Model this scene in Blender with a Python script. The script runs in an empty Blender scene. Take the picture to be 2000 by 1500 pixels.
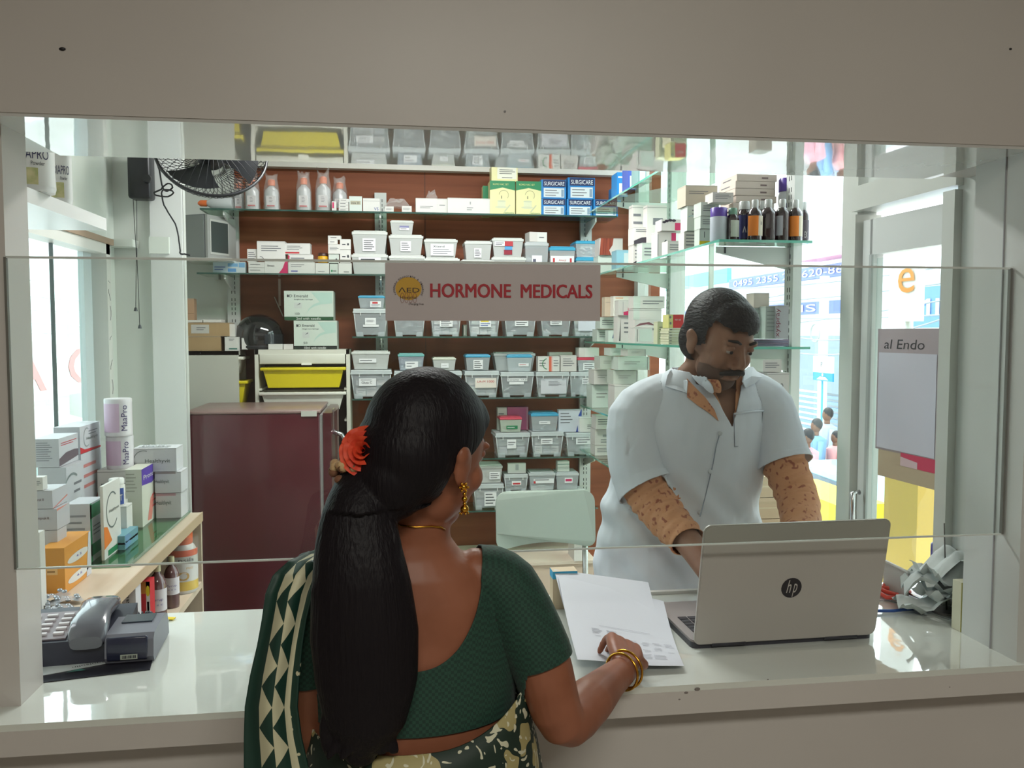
import bpy, bmesh, math, random
from mathutils import Vector, Matrix, Euler
import numpy as np
from mathutils.bvhtree import BVHTree

# ---------------------------------------------------------------- camera, sky, lights, exposure
scene = bpy.context.scene
COL = scene.collection
W_, H_ = 2000, 1500
FPX, YAW, PITCH = 1682.0, 8.0, 3.41
CAM = Vector((0.0, -1.55, 1.58))
cam_data = bpy.data.cameras.new('camera')
cam_data.sensor_fit = 'HORIZONTAL'; cam_data.sensor_width = 36.0
cam_data.lens = FPX / W_ * 36.0; cam_data.clip_start = 0.05; cam_data.clip_end = 200
cam = bpy.data.objects.new('camera', cam_data); COL.objects.link(cam)
cam.location = CAM
cam.rotation_euler = (math.radians(90 - PITCH), 0, math.radians(-YAW))
scene.camera = cam
scene.view_settings.view_transform = 'Standard'; scene.view_settings.look = 'None'
scene.view_settings.gamma = 1.0; scene.view_settings.exposure = 0.45; scene.view_settings.use_curve_mapping = False
scene.cycles.transparent_max_bounces = 32
scene.cycles.max_bounces = 10

world = bpy.data.worlds.new('overcast sky'); scene.world = world; world.use_nodes = True
wn = world.node_tree.nodes; wl = world.node_tree.links
bg = wn['Background']; bg.inputs[0].default_value = (0.90, 0.96, 1.0, 1); bg.inputs[1].default_value = 4.0

def area_light(name, loc, rot, sx, sy, power, col):
    d = bpy.data.lights.new(name, 'AREA'); d.shape = 'RECTANGLE'; d.size = sx; d.size_y = sy
    d.energy = power; d.color = col
    o = bpy.data.objects.new(name, d); COL.objects.link(o); o.location = loc; o.rotation_euler = rot
    return o
area_light('shop_ceiling_lamp', (0.25, 1.75, 2.72), (0, 0, 0), 1.2, 0.25, 34, (0.98, 1.0, 0.97))
area_light('lobby_ceiling_lamp', (0.3, -2.6, 2.86), (0, 0, 0), 1.4, 0.5, 38, (1.0, 0.98, 0.88))
sun_d = bpy.data.lights.new('hazy_sun', 'SUN'); sun_d.energy = 4.0; sun_d.angle = math.radians(12); sun_d.color = (1, 0.97, 0.92)
sun = bpy.data.objects.new('hazy_sun', sun_d); COL.objects.link(sun); sun.rotation_euler = (math.radians(25), 0, math.radians(170))

# ---------------------------------------------------------------- camera maths: a point of the photograph on a real plane
_y, _p = math.radians(YAW), math.radians(PITCH)
_FW = Vector((math.sin(_y)*math.cos(_p), math.cos(_y)*math.cos(_p), -math.sin(_p)))
_RT = Vector((math.cos(_y), -math.sin(_y), 0)); _UP = _RT.cross(_FW)
def ray(px, py): return _FW*FPX + _RT*(px-1000) + _UP*(750-py)
def atY(px, py, Y):
    r = ray(px, py); return CAM + r*((Y-CAM.y)/r.y)
def atX(px, py, X):
    r = ray(px, py); return CAM + r*((X-CAM.x)/r.x)
def atZ(px, py, Z):
    r = ray(px, py); return CAM + r*((Z-CAM.z)/r.z)

# ---------------------------------------------------------------- materials
def lin(c):
    return tuple((v/12.92 if v <= 0.04045 else ((v+0.055)/1.055)**2.4) for v in (x/255.0 for x in c))
_M = {}
def mat(c, rough=0.5, alpha=1.0, metal=0.0, spec=0.5, coat=0.0, emit=None):
    key = (tuple(c), rough, alpha, metal, spec, coat, emit)
    if key in _M: return _M[key]
    m = bpy.data.materials.new('m_%d' % len(_M)); m.use_nodes = True
    b = m.node_tree.nodes['Principled BSDF']
    b.inputs['Base Color'].default_value = (*lin(c), 1); b.inputs['Roughness'].default_value = rough
    b.inputs['Metallic'].default_value = metal; b.inputs['Alpha'].default_value = alpha
    b.inputs['Specular IOR Level'].default_value = spec; b.inputs['Coat Weight'].default_value = coat
    if emit: b.inputs['Emission Color'].default_value = (*lin(c), 1); b.inputs['Emission Strength'].default_value = emit
    _M[key] = m; return m
def nodes_of(m): return m.node_tree.nodes, m.node_tree.links, m.node_tree.nodes['Principled BSDF']
def fresh(c, rough=0.5, **k):
    m = mat(c, rough, **k).copy(); return m
def noisy(c1, c2, rough=0.5, scale=(4, 4, 4), detail=3, bump=0.0, coat=0.0, spec=0.5, lo=0.35, hi=0.65, bscale=None, sheen=0):
    m = bpy.data.materials.new('noisy'); m.use_nodes = True
    n, l, b = nodes_of(m)
    tc = n.new('ShaderNodeTexCoord'); mp = n.new('ShaderNodeMapping'); mp.inputs['Scale'].default_value = scale
    nz = n.new('ShaderNodeTexNoise'); nz.inputs['Scale'].default_value = 1.0; nz.inputs['Detail'].default_value = detail
    cr = n.new('ShaderNodeValToRGB'); cr.color_ramp.elements[0].position = lo; cr.color_ramp.elements[1].position = hi
    cr.color_ramp.elements[0].color = (*lin(c1), 1); cr.color_ramp.elements[1].color = (*lin(c2), 1)
    l.new(tc.outputs['Object'], mp.inputs[0]); l.new(mp.outputs[0], nz.inputs[0]); l.new(nz.outputs[0], cr.inputs[0]); l.new(cr.outputs[0], b.inputs['Base Color'])
    b.inputs['Roughness'].default_value = rough; b.inputs['Coat Weight'].default_value = coat; b.inputs['Specular IOR Level'].default_value = spec
    if sheen: b.inputs['Sheen Weight'].default_value = sheen
    if bump:
        n2 = n.new('ShaderNodeTexNoise'); n2.inputs['Detail'].default_value = 2
        mp2 = n.new('ShaderNodeMapping'); mp2.inputs['Scale'].default_value = bscale or scale
        l.new(tc.outputs['Object'], mp2.inputs[0]); l.new(mp2.outputs[0], n2.inputs[0]); n2.inputs['Scale'].default_value = 1.0
        bp = n.new('ShaderNodeBump'); bp.inputs['Strength'].default_value = bump; bp.inputs['Distance'].default_value = 0.01
        l.new(n2.outputs[0], bp.inputs['Height']); l.new(bp.outputs[0], b.inputs['Normal'])
        if coat: l.new(bp.outputs[0], b.inputs['Coat Normal'])
    return m
def glassy(tint, ior=1.45, rough=0.0, veil=0.0, veilcol=(200, 200, 200)):
    """clear sheet: transparent, with mirror reflections by Fresnel and an optional pale veil imitating reflection haze"""
    m = bpy.data.materials.new('clear_sheet'); m.use_nodes = True; n, l = m.node_tree.nodes, m.node_tree.links
    n.remove(n['Principled BSDF']); out = n['Material Output']
    tr = n.new('ShaderNodeBsdfTransparent'); tr.inputs[0].default_value = (*lin(tint), 1)
    gl = n.new('ShaderNodeBsdfGlossy'); gl.inputs['Roughness'].default_value = rough; gl.inputs[0].default_value = (1, 1, 1, 1)
    fr = n.new('ShaderNodeFresnel'); fr.inputs[0].default_value = ior
    geo = n.new('ShaderNodeNewGeometry'); mx = n.new('ShaderNodeMixShader')
    inv = n.new('ShaderNodeMath'); inv.operation = 'SUBTRACT'; inv.inputs[0].default_value = 1.0; l.new(geo.outputs['Backfacing'], inv.inputs[1])
    mu = n.new('ShaderNodeMath'); mu.operation = 'MULTIPLY'; l.new(inv.outputs[0], mu.inputs[1]); l.new(fr.outputs[0], mu.inputs[0])
    l.new(mu.outputs[0], mx.inputs[0]); l.new(tr.outputs[0], mx.inputs[1]); l.new(gl.outputs[0], mx.inputs[2])
    last = mx
    if veil:  # pale diffuse mix painted in for the whitening by reflections
        df = n.new('ShaderNodeBsdfDiffuse'); df.inputs[0].default_value = (*lin(veilcol), 1)
        m2 = n.new('ShaderNodeMixShader'); m2.inputs[0].default_value = veil
        l.new(mx.outputs[0], m2.inputs[1]); l.new(df.outputs[0], m2.inputs[2]); last = m2
    l.new(last.outputs[0], out.inputs[0]); return m

# ---------------------------------------------------------------- mesh builder: one MB becomes ONE mesh object
_TXT = {}
def text_mesh(s, shear=0.0, bold=0.0):
    k = (s, shear, bold)
    if k not in _TXT:
        cu = bpy.data.curves.new('t', 'FONT'); cu.body = s; cu.shear = shear; cu.resolution_u = 3; cu.offset = bold
        o = bpy.data.objects.new('t', cu); COL.objects.link(o)
        dg = bpy.context.evaluated_depsgraph_get(); me = bpy.data.meshes.new_from_object(o.evaluated_get(dg))
        v = [tuple(p.co) for p in me.vertices]; f = [tuple(p.vertices) for p in me.polygons]
        bpy.data.objects.remove(o); bpy.data.curves.remove(cu); bpy.data.meshes.remove(me)
        if v:
            xs = [p[0] for p in v]; ys = [p[1] for p in v]; x0, y0 = min(xs), min(ys); w, h = max(xs)-x0, max(ys)-y0
            v = [((p[0]-x0)/w, (p[1]-y0)/h) for p in v]; asp = w/h
        else: asp = 1
        _TXT[k] = (v, f, asp)
    return _TXT[k]
class MB:
    def __init__(s): s.v = []; s.f = []; s.m = []; s.mats = []; s.sm = []
    def mi(s, m):
        if m not in s.mats: s.mats.append(m)
        return s.mats.index(m)
    def add(s, vs, fs, m, M=None, smooth=False):
        o = len(s.v)
        s.v += [tuple(M @ Vector(p)) for p in vs] if M is not None else [tuple(p) for p in vs]
        i = s.mi(m)
        for f in fs: s.f.append(tuple(o+q for q in f)); s.m.append(i); s.sm.append(smooth)
        return s
    def box(s, c, d, m, M=None, tz=1.0, bev=0.0):
        x, y, z = d[0]/2, d[1]/2, d[2]/2
        if bev > 0:
            b = min(bev, x*.9, y*.9, z*.9); bm = bmesh.new(); bmesh.ops.create_cube(bm, size=1)
            for q in bm.verts: q.co = (q.co.x*2*x, q.co.y*2*y, q.co.z*2*z)
            bmesh.ops.bevel(bm, geom=bm.edges[:], offset=b, segments=2, affect='EDGES', profile=0.5)
            bm.verts.index_update(); vs = [(q.co.x+c[0], q.co.y+c[1], q.co.z+c[2]) for q in bm.verts]; fs = [tuple(q.index for q in f.verts) for f in bm.faces]; bm.free()
            return s.add(vs, fs, m, M, True if b > .003 else False)
        vs = []
        for k, zz in ((1, -z), (tz, z)):
            pass
        vs = [(c[0]+sx*x, c[1]+sy*y, c[2]+sz*z) for sz in (-1, 1) for sx, sy in ((-1, -1), (1, -1), (1, 1), (-1, 1))]
        if tz != 1.0: vs = vs[:4] and [(c[0]+(p[0]-c[0])*tz, c[1]+(p[1]-c[1])*tz, p[2]) for p in vs[:4]] + vs[4:]
        return s.add(vs, [(3, 2, 1, 0), (4, 5, 6, 7), (0, 1, 5, 4), (1, 2, 6, 5), (2, 3, 7, 6), (3, 0, 4, 7)], m, M)
    def quad(s, a, b, c, d, m, M=None): return s.add([a, b, c, d], [(0, 1, 2, 3)], m, M)
    def rect(s, org, u, v, x0, x1, y0, y1, m, n=0.0004):
        """rectangle on the face spanned by unit vectors u, v from org, lifted n off it"""
        nn = u.cross(v)*n
        s.add([org+u*x0+v*y0+nn, org+u*x1+v*y0+nn, org+u*x1+v*y1+nn, org+u*x0+v*y1+nn], [(0, 1, 2, 3)], m)
    def poly(s, org, u, v, pts, m, n=0.0004):
        nn = u.cross(v)*n; s.add([org+u*x+v*y+nn for x, y in pts], [tuple(range(len(pts)))], m)
    def text(s, t, org, u, v, x0, y0, h, m, w=None, n=0.0008, shear=0.0, bold=0.0, center=False):
        tv, tf, asp = text_mesh(t, shear, bold); ww = w if w else h*asp; nn = u.cross(v)*n
        if center: x0 -= ww/2
        s.add([org+u*(x0+p[0]*ww)+v*(y0+p[1]*h)+nn for p in tv], tf, m)
    def disc(s, org, u, v, cx, cy, rx, ry, m, n=0.0005, seg=24, a0=0, a1=360):
        pts = [(cx+rx*math.cos(math.radians(a0+(a1-a0)*i/seg)), cy+ry*math.sin(math.radians(a0+(a1-a0)*i/seg))) for i in range(seg if a1-a0 >= 360 else seg+1)]
        s.poly(org, u, v, pts, m, n)
    def arc(s, org, u, v, cx, cy, r, wd, a0, a1, m, n=0.0005, seg=20, ry=None):
        ry = ry or r; nn = u.cross(v)*n; vs = []; fs = []
        for i in range(seg+1):
            a = math.radians(a0+(a1-a0)*i/seg)
            for k in (-.5, .5): vs.append(org+u*(cx+(r+k*wd)*math.cos(a))+v*(cy+(ry+k*wd)*math.sin(a))+nn)
        for i in range(seg): fs.append((2*i, 2*i+1, 2*i+3, 2*i+2))
        s.add(vs, fs, m)
    def lathe(s, prof, m, M=None, seg=24, caps=True, smooth=True, sx=1.0, sy=1.0):
        vs = []; fs = []; n = len(prof)
        for r, z in prof:
            for i in range(seg):
                a = 2*math.pi*i/seg; vs.append((r*math.cos(a)*sx, r*math.sin(a)*sy, z))
        for k in range(n-1):
            for i in range(seg):
                j = (i+1) % seg; fs.append((k*seg+i, k*seg+j, (k+1)*seg+j, (k+1)*seg+i))
        s.add(vs, fs, m, M, smooth)
        if caps:
            s.add(vs[:seg], [tuple(range(seg))[::-1]], m, M); s.add(vs[-seg:], [tuple(range(seg))], m, M)
        return s
    def tube(s, pts, r, m, seg=8, M=None, caps=True, smooth=True, flat=1.0, closed=False, up=None):
        pts = [Vector(p) for p in pts]; n = len(pts); rs = r if isinstance(r, (list, tuple)) else [r]*n
        vs = []; fs = []; prev = None
        for i, p in enumerate(pts):
            if closed: t = pts[(i+1) % n]-pts[i-1]
            else: t = pts[min(i+1, n-1)]-pts[max(i-1, 0)]
            t.normalize()
            if prev is None:
                a = Vector(up) if up else (Vector((0, 0, 1)) if abs(t.z) < .9 else Vector((1, 0, 0))); u = (a-t*a.dot(t)).normalized()
            else:
                u = (prev-t*prev.dot(t)).normalized()
            prev = u; w = t.cross(u)
            for k in range(seg):
                an = 2*math.pi*k/seg; vs.append(p+(u*math.cos(an)*flat+w*math.sin(an))*rs[i])
        for i in range(n if closed else n-1):
            for k in range(seg):
                q = (k+1) % seg; i2 = (i+1) % n; fs.append((i*seg+k, i*seg+q, i2*seg+q, i2*seg+k))
        if caps and not closed: fs += [tuple(range(seg))[::-1], tuple((n-1)*seg+k for k in range(seg))]
        return s.add(vs, fs, m, M, smooth)
    def prism(s, pts, z0, z1, m, M=None, smooth=False):
        n = len(pts); vs = [(x, y, z0) for x, y in pts]+[(x, y, z1) for x, y in pts]
        return s.add(vs, [tuple(range(n))[::-1], tuple(range(n, 2*n))]+[(i, (i+1) % n, n+(i+1) % n, n+i) for i in range(n)], m, M, smooth)
    def grid(s, P, m, smooth=True, closed_u=False):
        """P[i][j] points"""
        n, k = len(P), len(P[0]); vs = [p for r in P for p in r]; fs = []
        for i in range(n-1):
            for j in range(k if closed_u else k-1):
                q = (j+1) % k; fs.append((i*k+j, i*k+q, (i+1)*k+q, (i+1)*k+j))
        return s.add(vs, fs, m, None, smooth)
    def sphere(s, c, r, m, seg=16, rings=10, M=None):
        if not isinstance(r, (list, tuple)): r = (r, r, r)
        vs = []; fs = []
        for i in range(rings+1):
            t = math.pi*i/rings
            for j in range(seg):
                a = 2*math.pi*j/seg; vs.append((c[0]+r[0]*math.sin(t)*math.cos(a), c[1]+r[1]*math.sin(t)*math.sin(a), c[2]+r[2]*math.cos(t)))
        for i in range(rings):
            for j in range(seg):
                q = (j+1) % seg; fs.append((i*seg+j, (i+1)*seg+j, (i+1)*seg+q, i*seg+q))
        return s.add(vs, fs, m, M, True)
    def build(s, name, parent=None, label=None, cat=None, group=None, kind=None, loc=None):
        me = bpy.data.meshes.new(name)
        L = Vector(loc) if loc is not None else (parent.matrix_world.translation if parent is not None else Vector((0, 0, 0)))
        PL = parent.location if parent is not None else Vector((0, 0, 0))
        if parent is not None and parent.parent is not None: PL = PL+parent.parent.location
        if parent is not None: L = PL
        me.from_pydata([tuple(Vector(p)-L) for p in s.v], [], s.f)
        for m in s.mats: me.materials.append(m)
        me.polygons.foreach_set('material_index', s.m); me.polygons.foreach_set('use_smooth', s.sm); me.update()
        o = bpy.data.objects.new(name, me); COL.objects.link(o)
        if parent is not None: o.parent = parent
        else: o.location = L
        return tag(o, label, cat, group, kind)
def tag(o, label=None, cat=None, group=None, kind=None):
    if label: o['label'] = label
    if cat: o['category'] = cat
    if group: o['group'] = group
    if kind: o['kind'] = kind
    return o
def thing(name, label, cat, loc, group=None):
    o = bpy.data.objects.new(name, None); COL.objects.link(o); o.location = loc; o.empty_display_size = 0.05
    return tag(o, label, cat, group)
def struct(mb, name): return mb.build(name, kind='structure')
def rotz(c, deg): return Matrix.Translation(Vector(c)) @ Matrix.Rotation(math.radians(deg), 4, 'Z') @ Matrix.Translation(-Vector(c))
XA, YA, ZA = Vector((1, 0, 0)), Vector((0, 1, 0)), Vector((0, 0, 1))
WHITE = mat((222, 220, 215), .45); PAPER = mat((226, 226, 228), .6); INK = mat((60, 58, 66), .6); GREY = mat((150, 150, 152), .6)
CHROME = mat((205, 205, 208), .18, metal=1.0); BLACK = mat((24, 24, 27), .35); ALU = mat((205, 208, 205), .4)
# ---------------------------------------------------------------- the setting
ZC, ZT = 0.914, 1.944           # counter top, underside of the lintel
XL, XR = -0.66, 1.25            # the hatch
YB = 3.15                       # back wall
WL, WR = -1.15, 1.35             # shop side walls
lam = noisy((196, 190, 185), (204, 199, 194), .38, (1.2, 1.2, 1.2), 3, bump=.03, bscale=(9, 9, 9))
lam2 = noisy((200, 203, 199), (207, 209, 206), .35, (1.5, 1.5, 1.5), 3)
gloss = noisy((206, 206, 203), (212, 212, 209), .04, (2, 2, 2), 2, bump=.025, bscale=(14, 2.5, 2.5), spec=1.0, coat=1.0)
gloss.node_tree.nodes['Principled BSDF'].inputs['Coat Roughness'].default_value = .02
m = MB(); m.box((.3, .165, 2.45), (4.2, .33, 2*(2.45-ZT)), lam)
p = atY(122, 96, 0); m.sphere((p.x, -.001, p.z), (.0055, .002, .003), BLACK, 8, 6)
p = atY(1973, 96, 0); m.sphere((p.x, -.001, p.z), (.003, .002, .002), BLACK, 8, 6)
p = atY(986, 218, 0); m.sphere((p.x, -.001, p.z), (.002, .001, .002), GREY, 8, 6)
struct(m, 'wall_front_lintel')
m = MB(); m.box(((XL+XR)/2, .165, ZT-.003), (XR-XL, .325, .006), gloss); struct(m, 'trim_1')
m = MB(); m.box((.3, .30, (ZC-.055)/2), (4.2, .50, ZC-.055), lam); struct(m, 'wall_front_base')
m = MB(); m.box(((XL-1.8)/2, .11, (ZC+ZT)/2), (XL+1.8, .10, ZT-ZC), lam)
struct(m, 'wall_front_left')
m = MB(); m.box(((XR+2.4)/2, .085, (ZC+ZT)/2), (2.4-XR, .17, ZT-ZC), lam2)
m.box((XR-.0015, .075, (ZC+ZT)/2), (.003, .002, ZT-ZC), GREY)
struct(m, 'wall_front_right')
# lobby in front of the hatch
lob = mat((176, 168, 160), .7)
m = MB(); m.box((.3, -2.1, -.03), (6.0, 5.0, .06), noisy((176, 170, 160), (190, 184, 174), .3, (3, 3, 3))); struct(m, 'floor_lobby')
m = MB(); m.box((.3, -2.1, 2.93), (6.0, 5.0, .06), mat((212, 208, 202), .7)); struct(m, 'ceiling_lobby')
m = MB(); m.box((.3, -4.55, 1.45), (6.0, .1, 2.9), lob); struct(m, 'wall_lobby_back')
m = MB(); m.box((-2.65, -2.1, 1.45), (.1, 5.0, 2.9), lob); struct(m, 'wall_lobby_left')
m = MB(); m.box((3.25, -2.1, 1.45), (.1, 5.0, 2.9), lob); struct(m, 'wall_lobby_right')
m = MB(); m.box((-2.15, .2, 1.45), (.9, .06, 2.9), lam); m.box((2.8, .2, 1.45), (.9, .06, 2.9), lam); struct(m, 'wall_front_ends')
# shop shell
m = MB(); m.box(((WL+WR)/2, 1.85, -.03), (WR-WL+.4, 2.9, .06), noisy((150, 146, 140), (165, 160, 152), .4, (3, 3, 3))); struct(m, 'floor_shop')
m = MB(); m.box(((WL+WR)/2, 1.75, 2.78), (WR-WL+.4, 2.9, .06), mat((222, 222, 218), .7)); struct(m, 'ceiling_shop')
def wood(c1, c2, sc=(1.3, 1.3, 26), rough=.42):
    return noisy(c1, c2, rough, sc, 5, lo=.3, hi=.7)
wood_wall = wood((124, 70, 48), (144, 86, 60), (1.5, 1.5, 30), .6); wood_wall.node_tree.nodes['Principled BSDF'].inputs['Specular IOR Level'].default_value = .25
m = MB(); m.box(((WL+WR)/2, YB+.05, 1.37), (WR-WL+.3, .1, 2.74), wood_wall)
pj = atY(830, 400, YB); m.box((pj.x, YB-.001, 1.4), (.003, .002, 2.7), mat((78, 48, 36), .6))
struct(m, 'wall_back')
wl_m = noisy((205, 212, 203), (212, 218, 210), .3, (1, 1, 1), 2)
# left wall with its window (opening Y .40-1.67, Z 1.0-1.9)
WY0, WY1, WZ0, WZ1 = .60, 2.16, .96, 1.935
m = MB()
m.box((WL-.05, .30, 1.37), (.1, .30, 2.74), wl_m); m.box((WL-.05, (WY1+YB)/2, 1.37), (.1, YB-WY1, 2.74), wl_m)
m.box((WL-.05, (WY0+WY1)/2, WZ0/2), (.1, WY1-WY0, WZ0), wl_m); m.box((WL-.05, (WY0+WY1)/2, (WZ1+2.74)/2), (.1, WY1-WY0, 2.74-WZ1), wl_m)
struct(m, 'wall_left')
frame_w = mat((206, 206, 200), .4)
m = MB(); pane = glassy((236, 244, 243), 1.45)
m.box((WL-.045, (WY0+WY1)/2, (WZ0+WZ1)/2), (.005, WY1-WY0, WZ1-WZ0), pane); w1 = struct(m, 'window_1')
m = MB(); br = mat((150, 128, 108), .5)
m.box((WL-.01, (WY0+WY1)/2, WZ1-.02), (.07, WY1-WY0, .04), frame_w); m.box((WL+.012, (WY0+WY1)/2, WZ1+.012), (.04, WY1-WY0+.06, .024), br)
m.box((WL-.01, WY1-.02, (WZ0+WZ1)/2), (.07, .05, WZ1-WZ0), frame_w); m.box((WL-.01, WY0+.02, (WZ0+WZ1)/2), (.07, .04, WZ1-WZ0), frame_w)
m.box((WL-.01, (WY0+WY1)/2, WZ0+.02), (.07, WY1-WY0, .04), frame_w)
m.box((WL-.04, WY1-.10, (WZ0+WZ1)/2), (.02, .09, WZ1-WZ0), mat((196, 208, 210), .4))
for i in range(9):
    z = 1.15+.08*i; m.tube([(WL+.026, WY1-.02+.012*math.sin(i*2.1+k), z+.02*k*math.cos(i)) for k in range(4)], .0007, INK, 4)
m.build('window_frame', w1)
m = MB(); q = atX(103, 600, WL-.03); m.box((WL-.03, q.y, (WZ0+WZ1)/2), (.012, .008, WZ1-WZ0-.08), mat((90, 100, 100), .3)); m.build('sash_edge', w1)
# pilaster before the fridge
m = MB(); pl0, pl1 = atY(300, 600, 2.30).x, atY(361, 600, 2.30).x
m.box(((pl1+WL)/2, 2.325, 1.37), (pl1-WL, .05, 2.74), mat((212, 216, 210), .3)); m.box(((pl0+pl1)/2, 2.29, 1.37), (pl1-pl0, .03, 2.74), mat((216, 218, 216), .3)); struct(m, 'trim_2')
m = MB()
q0 = atX(300, 476, WL); m.box((WL+.05, 2.25, atY(260, 474, 2.2).z), (.10, .09, .03), wl_m); m.box(((pl1+WL)/2+.05, 2.28, atY(330, 480, 2.28).z), (.08, .04, .07), wl_m); struct(m, 'trim_3')
# white ledge along the top of the panelling
a = atY(620, 330, YB-.02); b = atY(620, 312, YB-.02)
m = MB(); m.box(((WL+WR)/2, YB-.03, (a.z+b.z)/2+.02), (WR-WL, .06, b.z-a.z+.04), mat((214, 210, 202), .4)); struct(m, 'trim_4')
# right wall: glazing from floor to ceiling with posts, then the door by the hatch
alu = noisy((196, 200, 194), (204, 207, 202), .35, (2, 2, 2)); pane2 = glassy((242, 248, 247), 1.4)
DY0, DY1 = .37, .80            # door opening
m = MB()
m.box((WR+.04, (.9+YB)/2, 1.37), (.006, YB-.9, 2.6), pane2); w2 = struct(m, 'window_2')
m = MB()
for y, w in ((.8625, .085), (2.50, .055), (YB-.04, .07)): m.box((WR+.03, y, 1.37), (.06, w, 2.74), alu)
m.box((WR+.03, (.9+YB)/2, .05), (.06, YB-.9, .1), alu); m.box((WR+.03, (.9+YB)/2, 2.69), (.06, YB-.9, .1), alu)
m.box((WR+.036, 2.07, 1.37), (.02, .012, 2.6), alu)
m.build('window_frame', w2)
m = MB(); m.box((WR+.03, .27, 1.37), (.06, .20, 2.74), alu); m.box((WR-.004, .235, 1.1), (.01, .035, 2.0), mat((160, 168, 156), .5)); struct(m, 'wall_right')
# door header panel and frame
zt_d = atX(1660, 425, WR).z
m = MB(); m.box((WR+.035, (DY0+DY1)/2, (zt_d+.08+2.74)/2), (.03, DY1-DY0, 2.74-zt_d-.08), mat((196, 202, 197), .45)); struct(m, 'wall_right_transom')
m = MB(); m.box((WR+.02, (DY0+DY1)/2, zt_d+.045), (.08, DY1-DY0+.04, .07), alu); m.box((WR+.02, DY0+.005, zt_d/2), (.08, .045, zt_d), alu); m.box((WR+.02, DY1+.005, zt_d/2), (.08, .02, zt_d), alu)
struct(m, 'trim_5')
# ---------------------------------------------------------------- counter and the acrylic sheet
YC = .544
t = thing('counter', 'long glossy white laminate counter across the hatch under the acrylic screen', 'counter', (.3, .27, ZC))
ctop = noisy((214, 219, 212), (222, 226, 219), .05, (2, 2, 2), 2, bump=.02, bscale=(14, 14, 14), spec=.8, coat=1.0)
ctop.node_tree.nodes['Principled BSDF'].inputs['Coat Roughness'].default_value = .015
m = MB(); m.box((.3, YC/2-.002, ZC-.006), (3.0, YC+.03, .012), ctop); m.build('top', t)
m = MB(); m.box((.3, -.009, ZC-.034), (3.0, .018, .044), lam)
for px, py, r in ((1362, 1346, .0035), (1340, 1353, .0025), (1327, 1366, .0015), (1855, 1342, .001), (1500, 1327, .001)):
    p = atY(px, py, -.018); m.sphere((p.x, -.018, p.z), (r*1.6, .0006, r), mat((130, 122, 118), .7), 8, 6)
m.build('apron', t)
m = MB(); m.box((.62, YC-.004, ZC+.004), (.5, .014, .008), WHITE); m.build('back_lip', t)
YG = .05
acr = glassy((243, 245, 243), 1.5, .012, .012, (205, 205, 205))
edge = mat((214, 220, 216), .2)
t = thing('acrylic_screen', 'wide clear acrylic screen fixed across the hatch above the counter', 'screen', (.3, YG, 1.165))
GZ0, GZ1 = 1.165, 1.710
m = MB(); m.box(((XL+XR)/2, YG, (GZ0+GZ1)/2), (XR-XL-.006, .004, GZ1-GZ0-.003), acr); m.build('sheet', t)
m = MB()
m.box(((XL+XR)/2, YG, GZ0), (XR-XL-.006, .005, .003), edge); m.box(((XL+XR)/2, YG, GZ1), (XR-XL-.006, .005, .004), edge); m.build('polished_edge', t)
for x in (XL+.004, XR-.004):
    m = MB(); m.box((x, YG, (GZ0+GZ1)/2), (.004, .008, GZ1-GZ0), mat((110, 110, 104), .5)); m.build('side_channel', t)
# ---------------------------------------------------------------- the sign on the screen
a, b = atY(752, 513, YG-.006), atY(1172, 627, YG-.006)
t = thing('shop_sign', 'pale grey sign reading HORMONE MEDICALS in red on the clear screen', 'sign', ((a.x+b.x)/2, YG-.004, b.z))
sg = MB(); sw, sh = b.x-a.x, a.z-b.z; sg.box(((a.x+b.x)/2, YG-.005, (a.z+b.z)/2), (sw, .003, sh), mat((196, 186, 186), .45)); sg.build('plate', t)
O = Vector((a.x, YG-.0066, b.z)); k = sw/420.0
RED = mat((176, 30, 46), .5); GOLD = mat((206, 160, 42), .5)
m = MB()
for dx in (-.9, -.45, 0, .45, .9):
    for dz in (-.3, .3): m.text('HORMONE  MEDICALS', O, XA, ZA, (86+dx)*k, (45+dz)*k, 26*k, RED, w=317*k, n=.0006+.0001*(int((dx+.9)/.45+.5)*2+(dz > 0)))
m.build('red_lettering', t)
m = MB(); m.disc(O, XA, ZA, 44*k, 61*k, 25*k, 22*k, GOLD, n=.0003)
m.build('emblem', t)
m = MB(); dk = mat((60, 44, 40), .5); m.text('ΛED', O, XA, ZA, 25*k, 54*k, 9*k, dk, w=40*k, n=.001)
words = 'Advanced Endocrine & Diabetes'
for i, ch in enumerate(words):
    an = math.radians(205-230*i/(len(words)-1)); c = O+XA*(44*k+27.5*k*math.cos(an))+ZA*(60*k+24.5*k*math.sin(an))
    if ch != ' ':
        u = XA*math.sin(an)-ZA*math.cos(an); v = XA*math.cos(an)+ZA*math.sin(an); m.text(ch, c, u, v, -1.2*k, -1.8*k, 3.4*k, dk, w=2.6*k, n=.001)
m.text('Hospital', O, XA, ZA, 28*k, 40*k, 7*k, dk, w=32*k, n=.001); m.text('Changing lives', O, XA, ZA, 44*k, 29*k, 5*k, dk, w=29*k, n=.001, shear=.3)
for i in range(4): m.arc(O, XA, ZA, (32+8*i)*k, 44*k, 3.2*k, .9*k, 0, 180, mat((150, 70, 60), .5), n=.0006, ry=9*k); m.arc(O, XA, ZA, (32+8*i)*k, 42*k, 3.2*k, .9*k, 180, 360, mat((160, 120, 110), .5), n=.0006, ry=8*k)
m.build('dark_lettering', t)
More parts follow.
